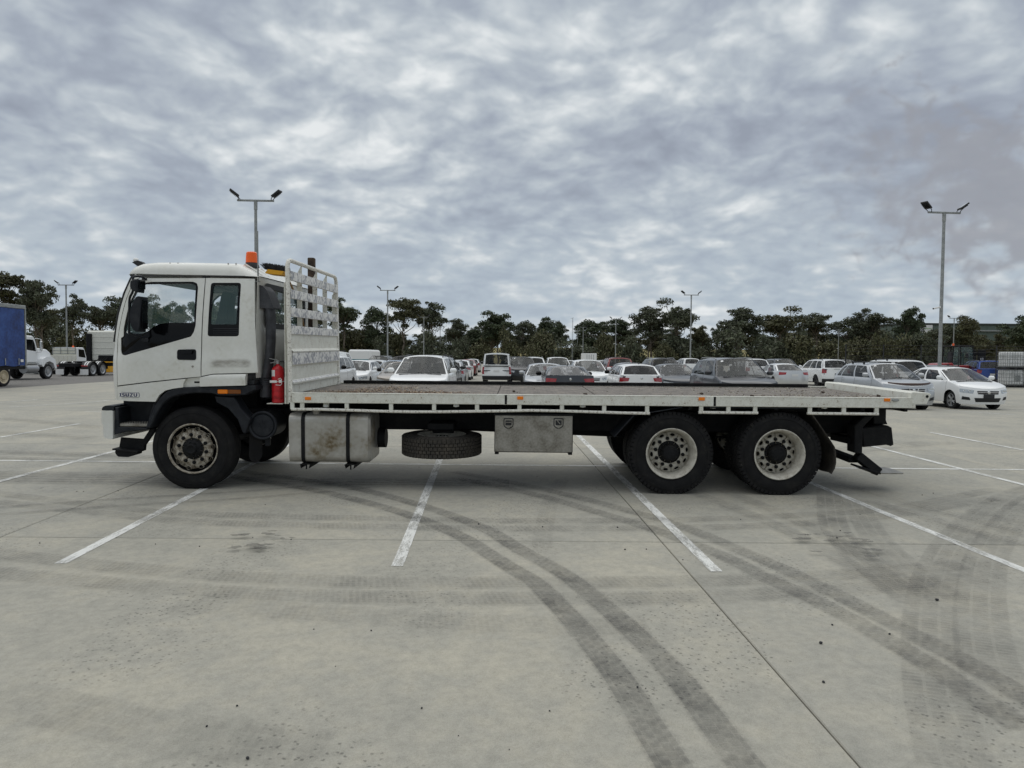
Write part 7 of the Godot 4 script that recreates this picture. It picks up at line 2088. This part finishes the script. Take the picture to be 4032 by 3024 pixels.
	car("hatch", graph, 0.12, 10.23, 78.0, 0, "dark hatchback in the far row beside the maroon wagon")
	car("sedan", silver, 0.4, 16.29, 72.0, 0, "silver sedan roof far beyond the charcoal sedan")
	car("hatch", graph, 0.12, 19.79, 84.0, 180, "grey hatchback roof far beyond the charcoal sedan")
	car("suv", white, 0.0, 17.24, 70.0, 180, "white offroader far off at the slate wagon's corner")
	car("hatch", white, 0.0, 23.45, 68.0, 0, "white hatchback glimpsed between the slate wagon and silver sedan")
	# bits on single cars
	var g := MB.new()
	var cc := Car.new(); cc.k = KINDS.crossover
	grid(g, func(u, v):
		var s := lerpf(0.3 * pow(absf(u), 2.6), 0.3 * pow(absf(u), 2.6) + 0.14, v)
		return Vector3(u * cc.half(0.3) * 0.93, cc.top(s) + 0.03 + 0.035 * (1 - u * u) * v + 0.02 * sin(v * PI), KINDS.crossover.L / 2 - s - 0.09 * (1 - v) + 0.01), -0.9, 0.9, 14, 0, 1, 4)
	var nis := get_node("parked_car")
	place("bonnet_guard", g.done(), mat(Color8(62, 42, 34), 0.35), nis)
	g = MB.new()
	for sd in [-1.0, 1.0]:
		var a := cc.nose(sd * 0.2, KINDS.crossover.hf - 0.05, 0.02); var b := cc.nose(sd * 0.06, KINDS.crossover.hf - 0.26, 0.02)
		g.bar(a, b, 0.03, 0.02, 0.004)
	place("grille_vee", g.done(), M.chrome, nis)
	# a caravan and a container far off
	var cv := thing("caravan", "white caravan with a teal stripe beyond the white wagon", "caravan", Vector3(-14.92, -0.02, -72.0))
	g = MB.new()
	g.box(Vector3(0, 1.35, 0), Vector3(2.2, 1.9, 5.0), 0.15)
	put("body", g, M.white_plastic, cv)
	g = MB.new()
	g.box(Vector3(0, 1.25, 0), Vector3(2.22, 0.25, 5.02), 0.02)
	put("stripe", g, mat(Color8(40, 110, 120), 0.5), cv)
	for sx in [-1, 1]:
		g = MB.new()
		g.cyl(Vector3(sx * 0.8, 0.33, 0), Vector3(sx * 1.05, 0.33, 0), 0.33, 0.33, 16)
		put("wheel", g, M.black_rubber, cv)
	var ct := thing("container", "white shipping container far off by the slim lamp posts", "container", Vector3(12.91, -0.02, -120.0))
	g = MB.new()
	g.box(Vector3(0, 1.2, 0), Vector3(2.1, 2.4, 5.0), 0.03)
	put("shell", g, M.white_plastic, ct)
	g = MB.new()
	for k in 4: g.cyl(Vector3(-0.55 + k * 0.36, 0.2, 2.53), Vector3(-0.55 + k * 0.36, 2.2, 2.53), 0.03, 0.03, 6)
	put("lock_bars", g, M.galv, ct)

# ---------------------------------------------------------------- yards on either side
func lorry_wheel(t: Node, at: Vector3, side: float, r: float, rimm: Material) -> void:
	var n := Node3D.new(); n.name = "wheel"; t.add_child(n, true)
	n.position = at; n.rotation.y = PI / 2 * side; n.scale = Vector3.ONE * r
	place("tyre", cache.car_tyre, M.black_rubber, n)
	place("rim", cache.rim_flat, rimm, n)

func build_yard() -> void:
	var mb := MB.new()
	mb.lathe([[[-0.02, 0.72], [0.0, 0.62], [-0.12, 0.56]], [[-0.12, 0.56], [-0.14, 0.3]], [[-0.14, 0.3], [-0.02, 0.27]], [[-0.02, 0.27], [0.0, 0.0]]], Transform3D(), 24)
	for k in 8: mb.cyl(Vector3(cos(TAU * k / 8) * 0.4, sin(TAU * k / 8) * 0.4, -0.15), Vector3(cos(TAU * k / 8) * 0.4, sin(TAU * k / 8) * 0.4, -0.08), 0.05, 0.05, 6)
	cache.rim_flat = mb.done()
	var cream := mat(Color8(186, 174, 148), 0.5)
	# blue curtain-sided trailer, its side towards the lot
	var tr := thing("trailer", "blue curtain-sided trailer standing at the edge of the gravel yard", "trailer", Vector3(-27.25, -0.045, -38.0))
	mb = MB.new()
	mb.box(Vector3(0, 2.75, 6.0), Vector3(2.46, 2.9, 11.9), 0.04)
	put("box", mb, M.chassis, tr)
	var blue := tri_mat(tex(mixed(256, noise(401, 0.01, 3), noise(402, 0.06, 3), 0.4, [[0.2, Color8(24, 44, 92)], [0.5, Color8(34, 62, 122)], [0.8, Color8(48, 80, 142)]])), 3.0, 0.5)
	for s in [-1.0, 1.0]:
		mb = MB.new()
		var rings := []
		for j in 9:
			var ring := PackedVector3Array()
			for k in 49:
				var z := 0.1 + 11.8 * k / 48
				ring.append(Vector3(s * (1.25 + 0.012 * sin(z * 9.0) * (1.0 - j / 9.0) - 0.02 * smoothstep(0.3, 0.0, j / 8.0) * absf(sin(z * 4.0))), 1.05 + 3.0 * j / 8.0 + 0.03 * sin(z * 5.0) * smoothstep(0.3, 0.0, j / 8.0), z))
			rings.append(ring)
		mb.loft(rings, false)
		put("curtain", mb, blue, tr)
		mb = MB.new()
		mb.box(Vector3(s * 1.24, 4.16, 6.0), Vector3(0.1, 0.2, 12.0), 0.02)
		for z in [0.0, 12.0]: mb.box(Vector3(s * 1.2, 2.55, z), Vector3(0.14, 3.2, 0.1), 0.02)
		put("frame", mb, M.galv, tr)
		mb = MB.new()
		mb.box(Vector3(s * 1.15, 0.95, 6.0), Vector3(0.12, 0.16, 12.0), 0.01)
		put("side_rail", mb, M.chassis, tr)
		for k in 12:
			mb = MB.new()
			mb.box(Vector3(s * 1.285, 1.28, 0.6 + k), Vector3(0.02, 0.34, 0.06), 0.004)
			put("buckle", mb, M.galv, tr)
		for z in [1.6, 9.0, 10.25]: lorry_wheel(tr, Vector3(s * 1.2, 0.5, z), s, 0.5, cream)
	mb = MB.new()
	mb.box(Vector3(1.276, 1.32, 0.35), Vector3(0.006, 0.14, 0.22), 0.001)
	put("notice", mb, M.sticker, tr)
	# white bonneted truck heading away
	var bt := thing("bonneted_truck", "white bonneted truck parked beyond the blue trailer", "truck", Vector3(-32.4, -0.045, -46.5))
	var wp := paint(Color8(232, 234, 235))
	mb = MB.new()
	mb.prism(rounded(PackedVector2Array([Vector2(-1.6, 1.1), Vector2(0.35, 1.1), Vector2(0.42, 1.9), Vector2(0.12, 2.72), Vector2(-0.1, 2.85), Vector2(-1.6, 2.9)]), 0.08, 3), Transform3D(Basis(Vector3(0, 0, -1), Vector3(0, 1, 0), Vector3(1, 0, 0)), Vector3(-1.1, 0, 0)), 2.2, 0.05)
	put("cab", mb, wp, bt)
	mb = MB.new()
	mb.prism(rounded(PackedVector2Array([Vector2(0.3, 1.15), Vector2(2.0, 1.0), Vector2(2.15, 1.2), Vector2(2.1, 1.75), Vector2(1.7, 1.98), Vector2(0.4, 2.1)]), 0.1, 3), Transform3D(Basis(Vector3(0, 0, -1), Vector3(0, 1, 0), Vector3(1, 0, 0)), Vector3(-0.85, 0, 0)), 1.7, 0.06)
	put("bonnet", mb, wp, bt)
	for s in [-1.0, 1.0]:
		mb = MB.new()
		mb.prism(rounded(PackedVector2Array([Vector2(0.55, 0.95), Vector2(0.75, 1.35), Vector2(1.1, 1.5), Vector2(1.6, 1.5), Vector2(2.0, 1.3), Vector2(2.15, 0.7), Vector2(1.95, 0.7), Vector2(1.8, 1.05), Vector2(1.4, 1.2), Vector2(1.0, 1.1), Vector2(0.75, 0.8)]), 0.05, 3), Transform3D(Basis(Vector3(0, 0, -1), Vector3(0, 1, 0), Vector3(1, 0, 0)), Vector3(0.8 * s, 0, 0)), 0.42 * s, 0.03)
		put("mudguard", mb, wp, bt)
		mb = MB.new()
		mb.prism(rounded(PackedVector2Array([Vector2(-0.75, 1.95), Vector2(0.2, 1.85), Vector2(0.1, 2.3), Vector2(-0.05, 2.6), Vector2(-0.75, 2.62)]), 0.05, 3), Transform3D(Basis(Vector3(0, 0, -1), Vector3(0, 1, 0), Vector3(1, 0, 0)), Vector3(1.095 * s, 0, 0)), 0.012 * s)
		put("side_window", mb, M.black_gloss, bt)
		mb = MB.new()
		mb.box(Vector3(1.35 * s, 2.2, -0.35), Vector3(0.1, 0.6, 0.2), 0.03)
		mb.tube([Vector3(1.05 * s, 2.7, -0.2), Vector3(1.38 * s, 2.65, -0.3), Vector3(1.38 * s, 1.8, -0.3), Vector3(1.05 * s, 1.75, -0.2)], 0.02, 5)
		put("mirror", mb, M.chrome, bt)
		mb = MB.new()
		mb.cyl(Vector3(1.0 * s, 0.72, 0.9), Vector3(1.0 * s, 0.72, -0.25), 0.28, 0.28, 20)
		put("fuel_tank", mb, M.alloy, bt)
		mb = MB.new()
		mb.box(Vector3(1.12 * s, 1.05, 0.35), Vector3(0.16, 0.04, 1.4), 0.01)
		mb.box(Vector3(1.12 * s, 0.42, 0.35), Vector3(0.16, 0.04, 1.4), 0.01)
		put("step", mb, M.galv, bt)
		lorry_wheel(bt, Vector3(1.15 * s, 0.5, -1.35), s, 0.5, M.alloy)
	mb = MB.new()
	mb.box(Vector3(0, 0.75, -2.15), Vector3(2.3, 0.4, 0.16), 0.05)
	put("bumper", mb, M.chrome, bt)
	mb = MB.new()
	mb.box(Vector3(0, 0.85, 1.6), Vector3(0.9, 0.25, 5.6), 0.02)
	put("chassis", mb, M.chassis, bt)
	# white tipper heading away
	var tp := thing("tipper_truck", "small white tipper truck parked beyond the lamp post in the gravel yard", "truck", Vector3(-38.6, -0.045, -60.5))
	mb = MB.new()
	mb.prism(rounded(PackedVector2Array([Vector2(0.9, 0.75), Vector2(2.35, 0.75), Vector2(2.4, 1.3), Vector2(2.05, 2.15), Vector2(1.9, 2.25), Vector2(0.9, 2.25)]), 0.08, 3), Transform3D(Basis(Vector3(0, 0, -1), Vector3(0, 1, 0), Vector3(1, 0, 0)), Vector3(-0.95, 0, 0)), 1.9, 0.04)
	put("cab", mb, wp, tp)
	for s in [-1.0, 1.0]:
		mb = MB.new()
		mb.prism(rounded(PackedVector2Array([Vector2(1.2, 1.45), Vector2(2.2, 1.35), Vector2(1.98, 2.05), Vector2(1.2, 2.1)]), 0.05, 3), Transform3D(Basis(Vector3(0, 0, -1), Vector3(0, 1, 0), Vector3(1, 0, 0)), Vector3(0.945 * s, 0, 0)), 0.012 * s)
		put("side_window", mb, M.black_gloss, tp)
		mb = MB.new()
		mb.box(Vector3(1.0 * s, 1.2, 1.0), Vector3(0.05, 0.75, 3.6), 0.01)
		for k in 7: mb.box(Vector3(1.035 * s, 1.2, -0.7 + k * 0.57), Vector3(0.03, 0.72, 0.05), 0.005)
		put("tray_side", mb, M.bed, tp)
		for z in [-1.5, 1.7]: lorry_wheel(tp, Vector3(0.95 * s, 0.4, z), s, 0.4, M.alloy)
	mb = MB.new()
	mb.box(Vector3(0, 0.84, 1.0), Vector3(2.0, 0.06, 3.6), 0.01)
	mb.box(Vector3(0, 1.5, -0.8), Vector3(2.0, 1.3, 0.05), 0.01)
	mb.box(Vector3(0, 1.2, 2.8), Vector3(2.0, 0.75, 0.05), 0.01)
	put("tray", mb, M.bed, tp)
	mb = MB.new()
	for y in [1.7, 1.95, 2.2]: mb.box(Vector3(0, y, -0.7), Vector3(2.0, 0.06, 0.05), 0.01)
	for x in [-0.98, -0.3, 0.3, 0.98]: mb.box(Vector3(x, 1.95, -0.7), Vector3(0.05, 0.6, 0.05), 0.01)
	put("head_rack", mb, M.galv, tp)
	mb = MB.new()
	mb.box(Vector3(0, 0.6, 0.2), Vector3(0.8, 0.2, 4.8), 0.02)
	put("chassis", mb, M.chassis, tp)
	mb = MB.new()
	mb.cyl(Vector3(0.3, 2.25, -1.5), Vector3(0.3, 2.4, -1.5), 0.09, 0.07, 12)
	put("beacon", mb, M.beacon, tp)
	# prime mover with its back to the lot
	var pm := thing("prime_mover", "white sleeper prime mover showing its bare fifth wheel and striped mudguards", "truck", Vector3(-33.4, -0.045, -57.0))
	mb = MB.new()
	mb.box(Vector3(0, 2.35, -1.9), Vector3(2.4, 2.5, 2.2), 0.12)
	var cab := put("cab", mb, M.bed, pm)
	mb = MB.new()
	for y in [1.7, 2.2, 2.7, 3.1]: mb.box(Vector3(0.1, y, -0.79), Vector3(1.7, 0.05, 0.03), 0.01)
	put("back_ribs", mb, M.bed, pm)
	mb = MB.new()
	mb.box(Vector3(-0.95, 2.2, -0.72), Vector3(0.4, 2.3, 0.25), 0.05)
	mb.box(Vector3(0.55, 1.35, -0.6), Vector3(1.2, 0.5, 0.5), 0.05)
	for k in 4: mb.tube([Vector3(0.1 + k * 0.2, 1.5, -0.5), Vector3(0.15 + k * 0.2, 1.2, 0.1), Vector3(0.2, 1.15, 0.8)], 0.025, 5)
	put("exhaust_guard", mb, M.chassis, pm)
	mb = MB.new()
	mb.box(Vector3(0, 0.85, 1.0), Vector3(0.9, 0.28, 6.0), 0.02)
	mb.box(Vector3(0, 1.08, 1.7), Vector3(0.95, 0.1, 1.1), 0.03)
	put("chassis", mb, M.chassis, pm)
	for s in [-1.0, 1.0]:
		for z in [1.1, 2.4]:
			lorry_wheel(pm, Vector3(1.2 * s, 0.5, z), s, 0.5, M.alloy)
			mb = MB.new()
			var rings := []
			for k in 9:
				var a := PI * (k / 8.0)
				rings.append(PackedVector3Array([Vector3(0.62 * s, 0.52 + 0.6 * sin(a), z + 0.62 * cos(a)), Vector3(1.24 * s, 0.52 + 0.6 * sin(a), z + 0.62 * cos(a))]))
			mb.loft(rings, false)
			put("mudguard", mb, M.black_plastic, pm)
			mb = MB.new()
			for q in [0.8, 0.98]:
				var rr := []
				for k in 5:
					var a := PI * (0.12 + 0.09 * k)
					rr.append(PackedVector3Array([Vector3(q * s, 0.53 + 0.605 * sin(a), z + 0.625 * cos(a)), Vector3((q + 0.1) * s, 0.53 + 0.605 * sin(a), z + 0.625 * cos(a))]))
				mb.loft(rr, false)
			put("guard_stripes", mb, M.sticker, pm)
		lorry_wheel(pm, Vector3(1.2 * s, 0.5, -2.2), s, 0.5, M.alloy)
		mb = MB.new()
		mb.box(Vector3(0.93 * s, 0.32, 3.12), Vector3(0.62, 0.42, 0.02), 0.005)
		put("mud_flap", mb, M.sticker, pm)
		mb = MB.new()
		mb.box(Vector3(0.93 * s, 0.78, 3.1), Vector3(0.5, 0.1, 0.06), 0.015)
		put("tail_light", mb, M.tail_red, pm)
	# folded yellow crane beside it
	var cr := thing("crane", "folded yellow loader crane glimpsed beside the white prime mover", "crane", Vector3(-38.0, -0.045, -66.0))
	mb = MB.new()
	mb.bar(Vector3(-0.9, 3.0, 0), Vector3(0.9, 1.9, 0), 0.3, 0.45, 0.03)
	mb.bar(Vector3(-0.4, 3.25, 0.1), Vector3(0.8, 3.1, 0.1), 0.28, 0.4, 0.03)
	put("boom", mb, M.yellow, cr)
	mb = MB.new()
	mb.cyl(Vector3(-1.0, 3.0, -0.2), Vector3(-1.0, 3.0, 0.2), 0.5, 0.5, 16)
	put("drum", mb, M.chassis, cr)
	mb = MB.new()
	mb.box(Vector3(0.5, 1.0, 0), Vector3(0.6, 2.0, 0.6), 0.04)
	put("column", mb, M.yellow, cr)
	# wire fence on the far side
	var fn := thing("wire_fence", "black chain-link fence with barbed wires beyond the parked cars", "fence", Vector3(0, -0.02, -44.0))
	var f0 := 21.0; var f1 := 42.0
	for k in 10:
		var x: float = lerpf(20.64, 20.64 + 21.0, k / 9.0)
		mb = MB.new()
		mb.cyl(Vector3(x, 0, 0), Vector3(x, 2.65, 0), 0.035, 0.035, 8)
		put("post", mb, M.black_metal, fn)
	for y in [0.05, 1.95, 2.2, 2.4, 2.6]:
		mb = MB.new()
		mb.cyl(Vector3(f0 - 0.4, y, 0), Vector3(f1, y, 0), 0.009, 0.009, 5)
		put("wire", mb, M.black_metal, fn)
	mb = MB.new()
	var x := f0 - 2.0
	while x < f1:
		for s in [-1.0, 1.0]:
			var a := Vector3(x, 0.05, 0); var b := Vector3(x + 1.9 * s, 1.95, 0)
			mb.bar(a, b, 0.003, 0.003)
		x += 0.075
	tag(put("mesh", mb, M.black_metal, fn), "", "", "", "stuff")
	# two caged liquid totes, one on the other
	var cage: Material = M.galv
	var poly := tri_mat(tex(mixed(128, noise(411, 0.01, 3), noise(412, 0.05, 3), 0.4, [[0.2, Color8(196, 198, 196)], [0.5, Color8(222, 223, 221)], [0.8, Color8(236, 237, 236)]])), 1.5, 0.4)
	for k in 2:
		for j in 2:
			var ib := thing("liquid_tote", ["white caged liquid tote on the ground by the fence post", "white caged liquid tote stacked on another by the fence post", "white caged liquid tote on the ground cut by the frame edge", "white caged liquid tote stacked at the frame edge"][k * 2 + j], "tote", Vector3(32.43 + k * 1.3, -0.045 + j * 1.17, -46.2), 0.0, "caged totes behind the fence")
			mb = MB.new()
			mb.box(Vector3(0, 0.65, 0), Vector3(1.14, 0.98, 0.96), 0.09)
			put("bottle", mb, poly, ib)
			mb = MB.new()
			for y in [0.18, 0.42, 0.66, 0.9, 1.14]:
				for z in [-0.5, 0.5]: mb.cyl(Vector3(-0.59, y, z), Vector3(0.59, y, z), 0.011, 0.011, 5)
				for xx in [-0.59, 0.59]: mb.cyl(Vector3(xx, y, -0.5), Vector3(xx, y, 0.5), 0.011, 0.011, 5)
			for q in 8:
				var xx := -0.59 + 1.18 * q / 7
				for z in [-0.5, 0.5]: mb.cyl(Vector3(xx, 0.14, z), Vector3(xx, 1.15, z), 0.011, 0.011, 5)
			for q in 7:
				var zz := -0.5 + q / 6.0
				for xx in [-0.59, 0.59]: mb.cyl(Vector3(xx, 0.14, zz), Vector3(xx, 1.15, zz), 0.011, 0.011, 5)
			put("cage", mb, cage, ib)
			mb = MB.new()
			for xx in [-0.5, 0.0, 0.5]: mb.box(Vector3(xx, 0.06, 0), Vector3(0.14, 0.12, 1.0), 0.01)
			mb.box(Vector3(0, 0.13, 0), Vector3(1.18, 0.03, 1.0), 0.005)
			put("pallet", mb, M.black_plastic, ib)
			if j == 0:
				mb = MB.new()
				mb.box(Vector3(0.1, 0.62, 0.515), Vector3(0.4, 0.36, 0.006), 0.001)
				put("name_plate", mb, M.galv, ib)
	# red telehandler behind the fence
	var fl := thing("forklift", "red forklift with glazed cab and tall black mast behind the fence", "forklift", Vector3(31.18, -0.03, -50.0))
	var red := paint(Color8(158, 22, 30))
	mb = MB.new()
	mb.prism(rounded(PackedVector2Array([Vector2(-1.75, 0.5), Vector2(1.0, 0.5), Vector2(1.0, 1.35), Vector2(0.1, 1.4), Vector2(-0.5, 1.35), Vector2(-0.6, 1.55), Vector2(-1.4, 1.5), Vector2(-1.75, 1.2)]), 0.08, 3), Transform3D(Basis(), Vector3(0, 0, -0.7)), 1.4, 0.04)
	put("body", mb, red, fl)
	mb = MB.new()
	for q in [[Vector3(-0.6, 1.3, 0.6), Vector3(-0.5, 2.65, 0.55)], [Vector3(0.0, 1.3, 0.6), Vector3(0.0, 2.68, 0.55)], [Vector3(0.95, 1.3, 0.6), Vector3(0.85, 2.68, 0.55)]]:
		for s in [1.0, -1.0]: mb.bar(q[0] * Vector3(1, 1, s), q[1] * Vector3(1, 1, s), 0.07, 0.07, 0.01)
	mb.box(Vector3(0.18, 2.7, 0), Vector3(1.5, 0.08, 1.2), 0.03)
	for k in 5: mb.box(Vector3(-0.1 + k * 0.2, 2.76, 0), Vector3(0.05, 0.05, 1.2), 0.01)
	put("cab_frame", mb, M.chassis, fl)
	for s in [1.0, -1.0]:
		mb = MB.new()
		mb.quad(Vector3(-0.55, 1.35, 0.59 * s), Vector3(0.92, 1.35, 0.59 * s), Vector3(0.84, 2.66, 0.55 * s), Vector3(-0.5, 2.64, 0.55 * s))
		put("cab_glass", mb, M.cab_glass, fl)
	mb = MB.new()
	mb.box(Vector3(-0.15, 1.55, 0), Vector3(0.45, 0.2, 0.5), 0.05)
	mb.box(Vector3(-0.38, 1.95, 0), Vector3(0.14, 0.75, 0.46), 0.05)
	put("seat", mb, M.seat, fl)
	mb = MB.new()
	for s in [1.0, -1.0]: mb.box(Vector3(1.5, 1.25, 0.5 * s), Vector3(0.5, 2.4, 0.16), 0.02)
	for y in [0.5, 1.3, 2.2]: mb.box(Vector3(1.55, y, 0), Vector3(0.3, 0.2, 1.1), 0.02)
	mb.box(Vector3(1.85, 1.0, 0), Vector3(0.1, 1.2, 1.5), 0.02)
	var mast := put("mast", mb, M.chassis, fl)
	var tx := TextMesh.new()
	tx.text = "XPAG"
	tx.font_size = 64; tx.pixel_size = 0.0045; tx.depth = 0.006
	var lt := place("mast_letters", tx, M.sticker, fl)
	lt.position = Vector3(1.46, 1.55, 0.586); lt.rotation.z = PI / 2
	mb = MB.new()
	mb.cyl(Vector3(-0.3, 2.74, 0.2), Vector3(-0.3, 2.9, 0.2), 0.07, 0.06, 12)
	put("beacon", mb, M.beacon, fl)
	mb = MB.new()
	mb.box(Vector3(0.3, 2.05, 0.8), Vector3(0.22, 0.34, 0.06), 0.03)
	mb.tube([Vector3(0.0, 2.3, 0.6), Vector3(0.25, 2.3, 0.8)], 0.015, 5)
	put("mirror", mb, M.black_plastic, fl)
	for s in [1.0, -1.0]:
		for xx in [-1.1, 0.75]: lorry_wheel(fl, Vector3(xx, 0.45, 0.72 * s), 0.0 if s > 0 else 2.0, 0.45, red)
	# blue utility with a canopy
	car("suv", Color8(26, 66, 142), 0.3, 32.62, 49.5, 165, "bright blue canopied utility behind the fence beside the totes", {"rails": 1})
	# green warehouse beyond the trees
	var wh := thing("warehouse", "grey green steel warehouse with a white logo sign beyond the trees", "building", Vector3(0, -0.45, -212.0))
	var wall := mat(Color8(92, 104, 96), 0.7)
	mb = MB.new()
	var wx0: float = 115.38; var wx1: float = wx0 + 75.0
	mb.box(Vector3((wx0 + wx1) / 2, 6.4, -15), Vector3(75, 12.8, 30), 0.0)
	put("wall", mb, wall, wh)
	for k in 19:
		mb = MB.new()
		mb.box(Vector3(wx0 + 2 + k * 4.0, 6.2, 0.05), Vector3(0.12, 12.2, 0.1), 0.0)
		put("wall_joint", mb, mat(Color8(70, 80, 74), 0.7) if k == 0 else wall, wh)
	mb = MB.new()
	mb.box(Vector3((wx0 + wx1) / 2, 12.95, -15), Vector3(75.6, 0.5, 30.6), 0.05)
	var rf := put("roof", mb, mat(Color8(58, 64, 62), 0.7), wh)
	mb = MB.new()
	mb.box(Vector3(wx0 + 48, 11.0, 0.3), Vector3(54, 0.4, 0.5), 0.05)
	put("gutter", mb, M.galv, rf)
	mb = MB.new()
	mb.cyl(Vector3(144.65, 0, 0.35), Vector3(144.65, 9.0, 0.35), 0.25, 0.25, 8)
	put("downpipe", mb, M.white_plastic, wh)
	var sx: float = 123.17
	mb = MB.new()
	mb.box(Vector3(sx, 11.4, 0.2), Vector3(3.6, 2.4, 0.15), 0.02)
	var sg := put("sign_board", mb, M.white_plastic, wh)
	mb = MB.new()
	mb.tube(spline([Vector3(sx - 1.1, 12.2, 0.32), Vector3(sx - 0.95, 11.4, 0.32), Vector3(sx - 1.0, 10.75, 0.32), Vector3(sx - 1.35, 10.6, 0.32), Vector3(sx - 1.5, 10.95, 0.32), Vector3(sx - 1.2, 11.2, 0.32)], 5), 0.1, 6)
	put("sign_logo", mb, M.black_metal, sg)
	for k in 7:
		mb = MB.new()
		mb.box(Vector3(sx - 0.6 + k * 0.33, 11.5 + 0.04 * (k % 3), 0.3), Vector3(0.2, 0.26, 0.03), 0.0)
		put("sign_letter", mb, mat(Color8(110, 158, 84), 0.6), sg)
	# slender mast in the gap between the trees
	var ms := thing("radio_mast", "thin lattice mast standing in the gap between the trees", "mast", Vector3(12.66, -0.45, -150.0))
	mb = MB.new()
	for k in 3: mb.cyl(Vector3(0.12 * cos(TAU * k / 3), 0, 0.12 * sin(TAU * k / 3)), Vector3(0.08 * cos(TAU * k / 3), 10.5, 0.08 * sin(TAU * k / 3)), 0.03, 0.025, 5)
	for k in 26: mb.bar(Vector3(0.1 * cos(k * 2.1), 0.4 * k, 0.1 * sin(k * 2.1)), Vector3(0.1 * cos(k * 2.1 + 2.1), 0.4 * k + 0.3, 0.1 * sin(k * 2.1 + 2.1)), 0.015, 0.015)
	put("lattice", mb, M.galv, ms)
	mb = MB.new()
	mb.bar(Vector3(-0.45, 10.3, 0), Vector3(0.3, 10.5, 0), 0.04, 0.04)
	put("aerial", mb, M.galv, ms)

func common_materials() -> void:
	M.galv = tri_mat(tex(mixed(128, noise(171, 0.03, 3), noise(172, 0.15, 3), 0.5, [[0.2, Color8(120, 124, 124)], [0.5, Color8(146, 149, 148)], [0.8, Color8(166, 168, 166)]])), 1.2, 0.55, false, 0.3)
	M.black_metal = mat(Color8(34, 35, 38), 0.5)
	M.black_plastic = mat(Color8(30, 31, 33), 0.6)
	M.black_gloss = mat(Color8(8, 9, 11), 0.1)
	M.black_gloss.metallic_specular = 0.3
	M.lens = mat(Color8(190, 194, 196), 0.15)
	M.white_plastic = mat(Color8(226, 226, 224), 0.45)

func build_lamps() -> void:
	lamp_post(Vector3(-11.37, -0.02, -31.6), 8.5, 0.05, "tall twin floodlight post rising behind the flatbed truck's orange beacon", [])
	lamp_post(Vector3(19.85, -0.02, -33.0), 8.5, 0.1, "tall twin floodlight post with a camera, behind the white small hatchback", [[4.15, -1.0]])
	lamp_post(Vector3(-44.48, -0.02, -71.0), 8.5, 0.0, "twin floodlight post by the white tipper truck in the gravel yard", [])
	lamp_post(Vector3(-12.98, -0.02, -74.0), 8.5, 0.0, "twin floodlight post nearest the headboard over the car rows", [])
	lamp_post(Vector3(19.19, -0.02, -76.6), 8.5, 0.0, "twin floodlight post rising behind the dark grey family wagon", [])
	var far := [[1668, 124, "slim distant lamp post beside the white crossover's roof"], [1732, 178, "slimmer distant lamp post next along from the white crossover"], [1756, 200, "most distant lamp post left of the white people mover"], [2272, 180, "distant lamp post in the gap between the trees"], [2294, 160, "distant lamp post beside the gap between the trees"], [2422, 126, "slim distant lamp post above the maroon hatchback"], [3298, 160, "slim distant lamp post above the white offroader"], [3750, 115, "distant lamp post behind the red telehandler cab"]]
	for q in far:
		lamp_post(Vector3((q[0] - 2016.0) / 2796.0 * q[1], -0.02, -q[1]), 8.5, 0.0, q[2], [[4.2, -1.0]], true)

func _ready() -> void:
	# camera
	var cam := Camera3D.new()
	cam.name = "camera"
	add_child(cam)
	cam.transform = Transform3D(Basis(Vector3(0.999968, 0.007994, -0.000305), Vector3(-0.008000, 0.999242, -0.038107), Vector3(-0.000000, 0.038108, 0.999274)), Vector3(0, 1.6825, 0))
	cam.fov = 56.804
	cam.far = 2000.0
	cam.current = true
	# sky and exposure
	var env := Environment.new()
	env.background_mode = Environment.BG_SKY
	var sky := Sky.new()
	var pan := PanoramaSkyMaterial.new()
	pan.panorama = build_sky()
	sky.sky_material = pan
	env.sky = sky
	env.sky_rotation = Vector3(0, PI, 0)
	env.tonemap_mode = Environment.TONE_MAPPER_LINEAR
	env.tonemap_exposure = 1.0
	env.sdfgi_enabled = true
	env.ssao_enabled = true
	env.ssil_enabled = true
	var we := WorldEnvironment.new()
	we.name = "world_environment"
	we.environment = env
	add_child(we)
	# the sun behind an even deck of cloud: a broad soft source high overhead
	var sun := DirectionalLight3D.new()
	sun.name = "sun"
	sun.light_energy = 0.5
	sun.light_color = Color(1.0, 0.985, 0.955)
	sun.light_angular_distance = 100.0
	sun.shadow_enabled = true
	add_child(sun)
	sun.look_at_from_position(Vector3(-4, 30, -5), Vector3.ZERO)
	common_materials()
	build_ground()
	build_trees()
	build_lamps()
	build_truck()
	build_vehicles()
	build_yard()
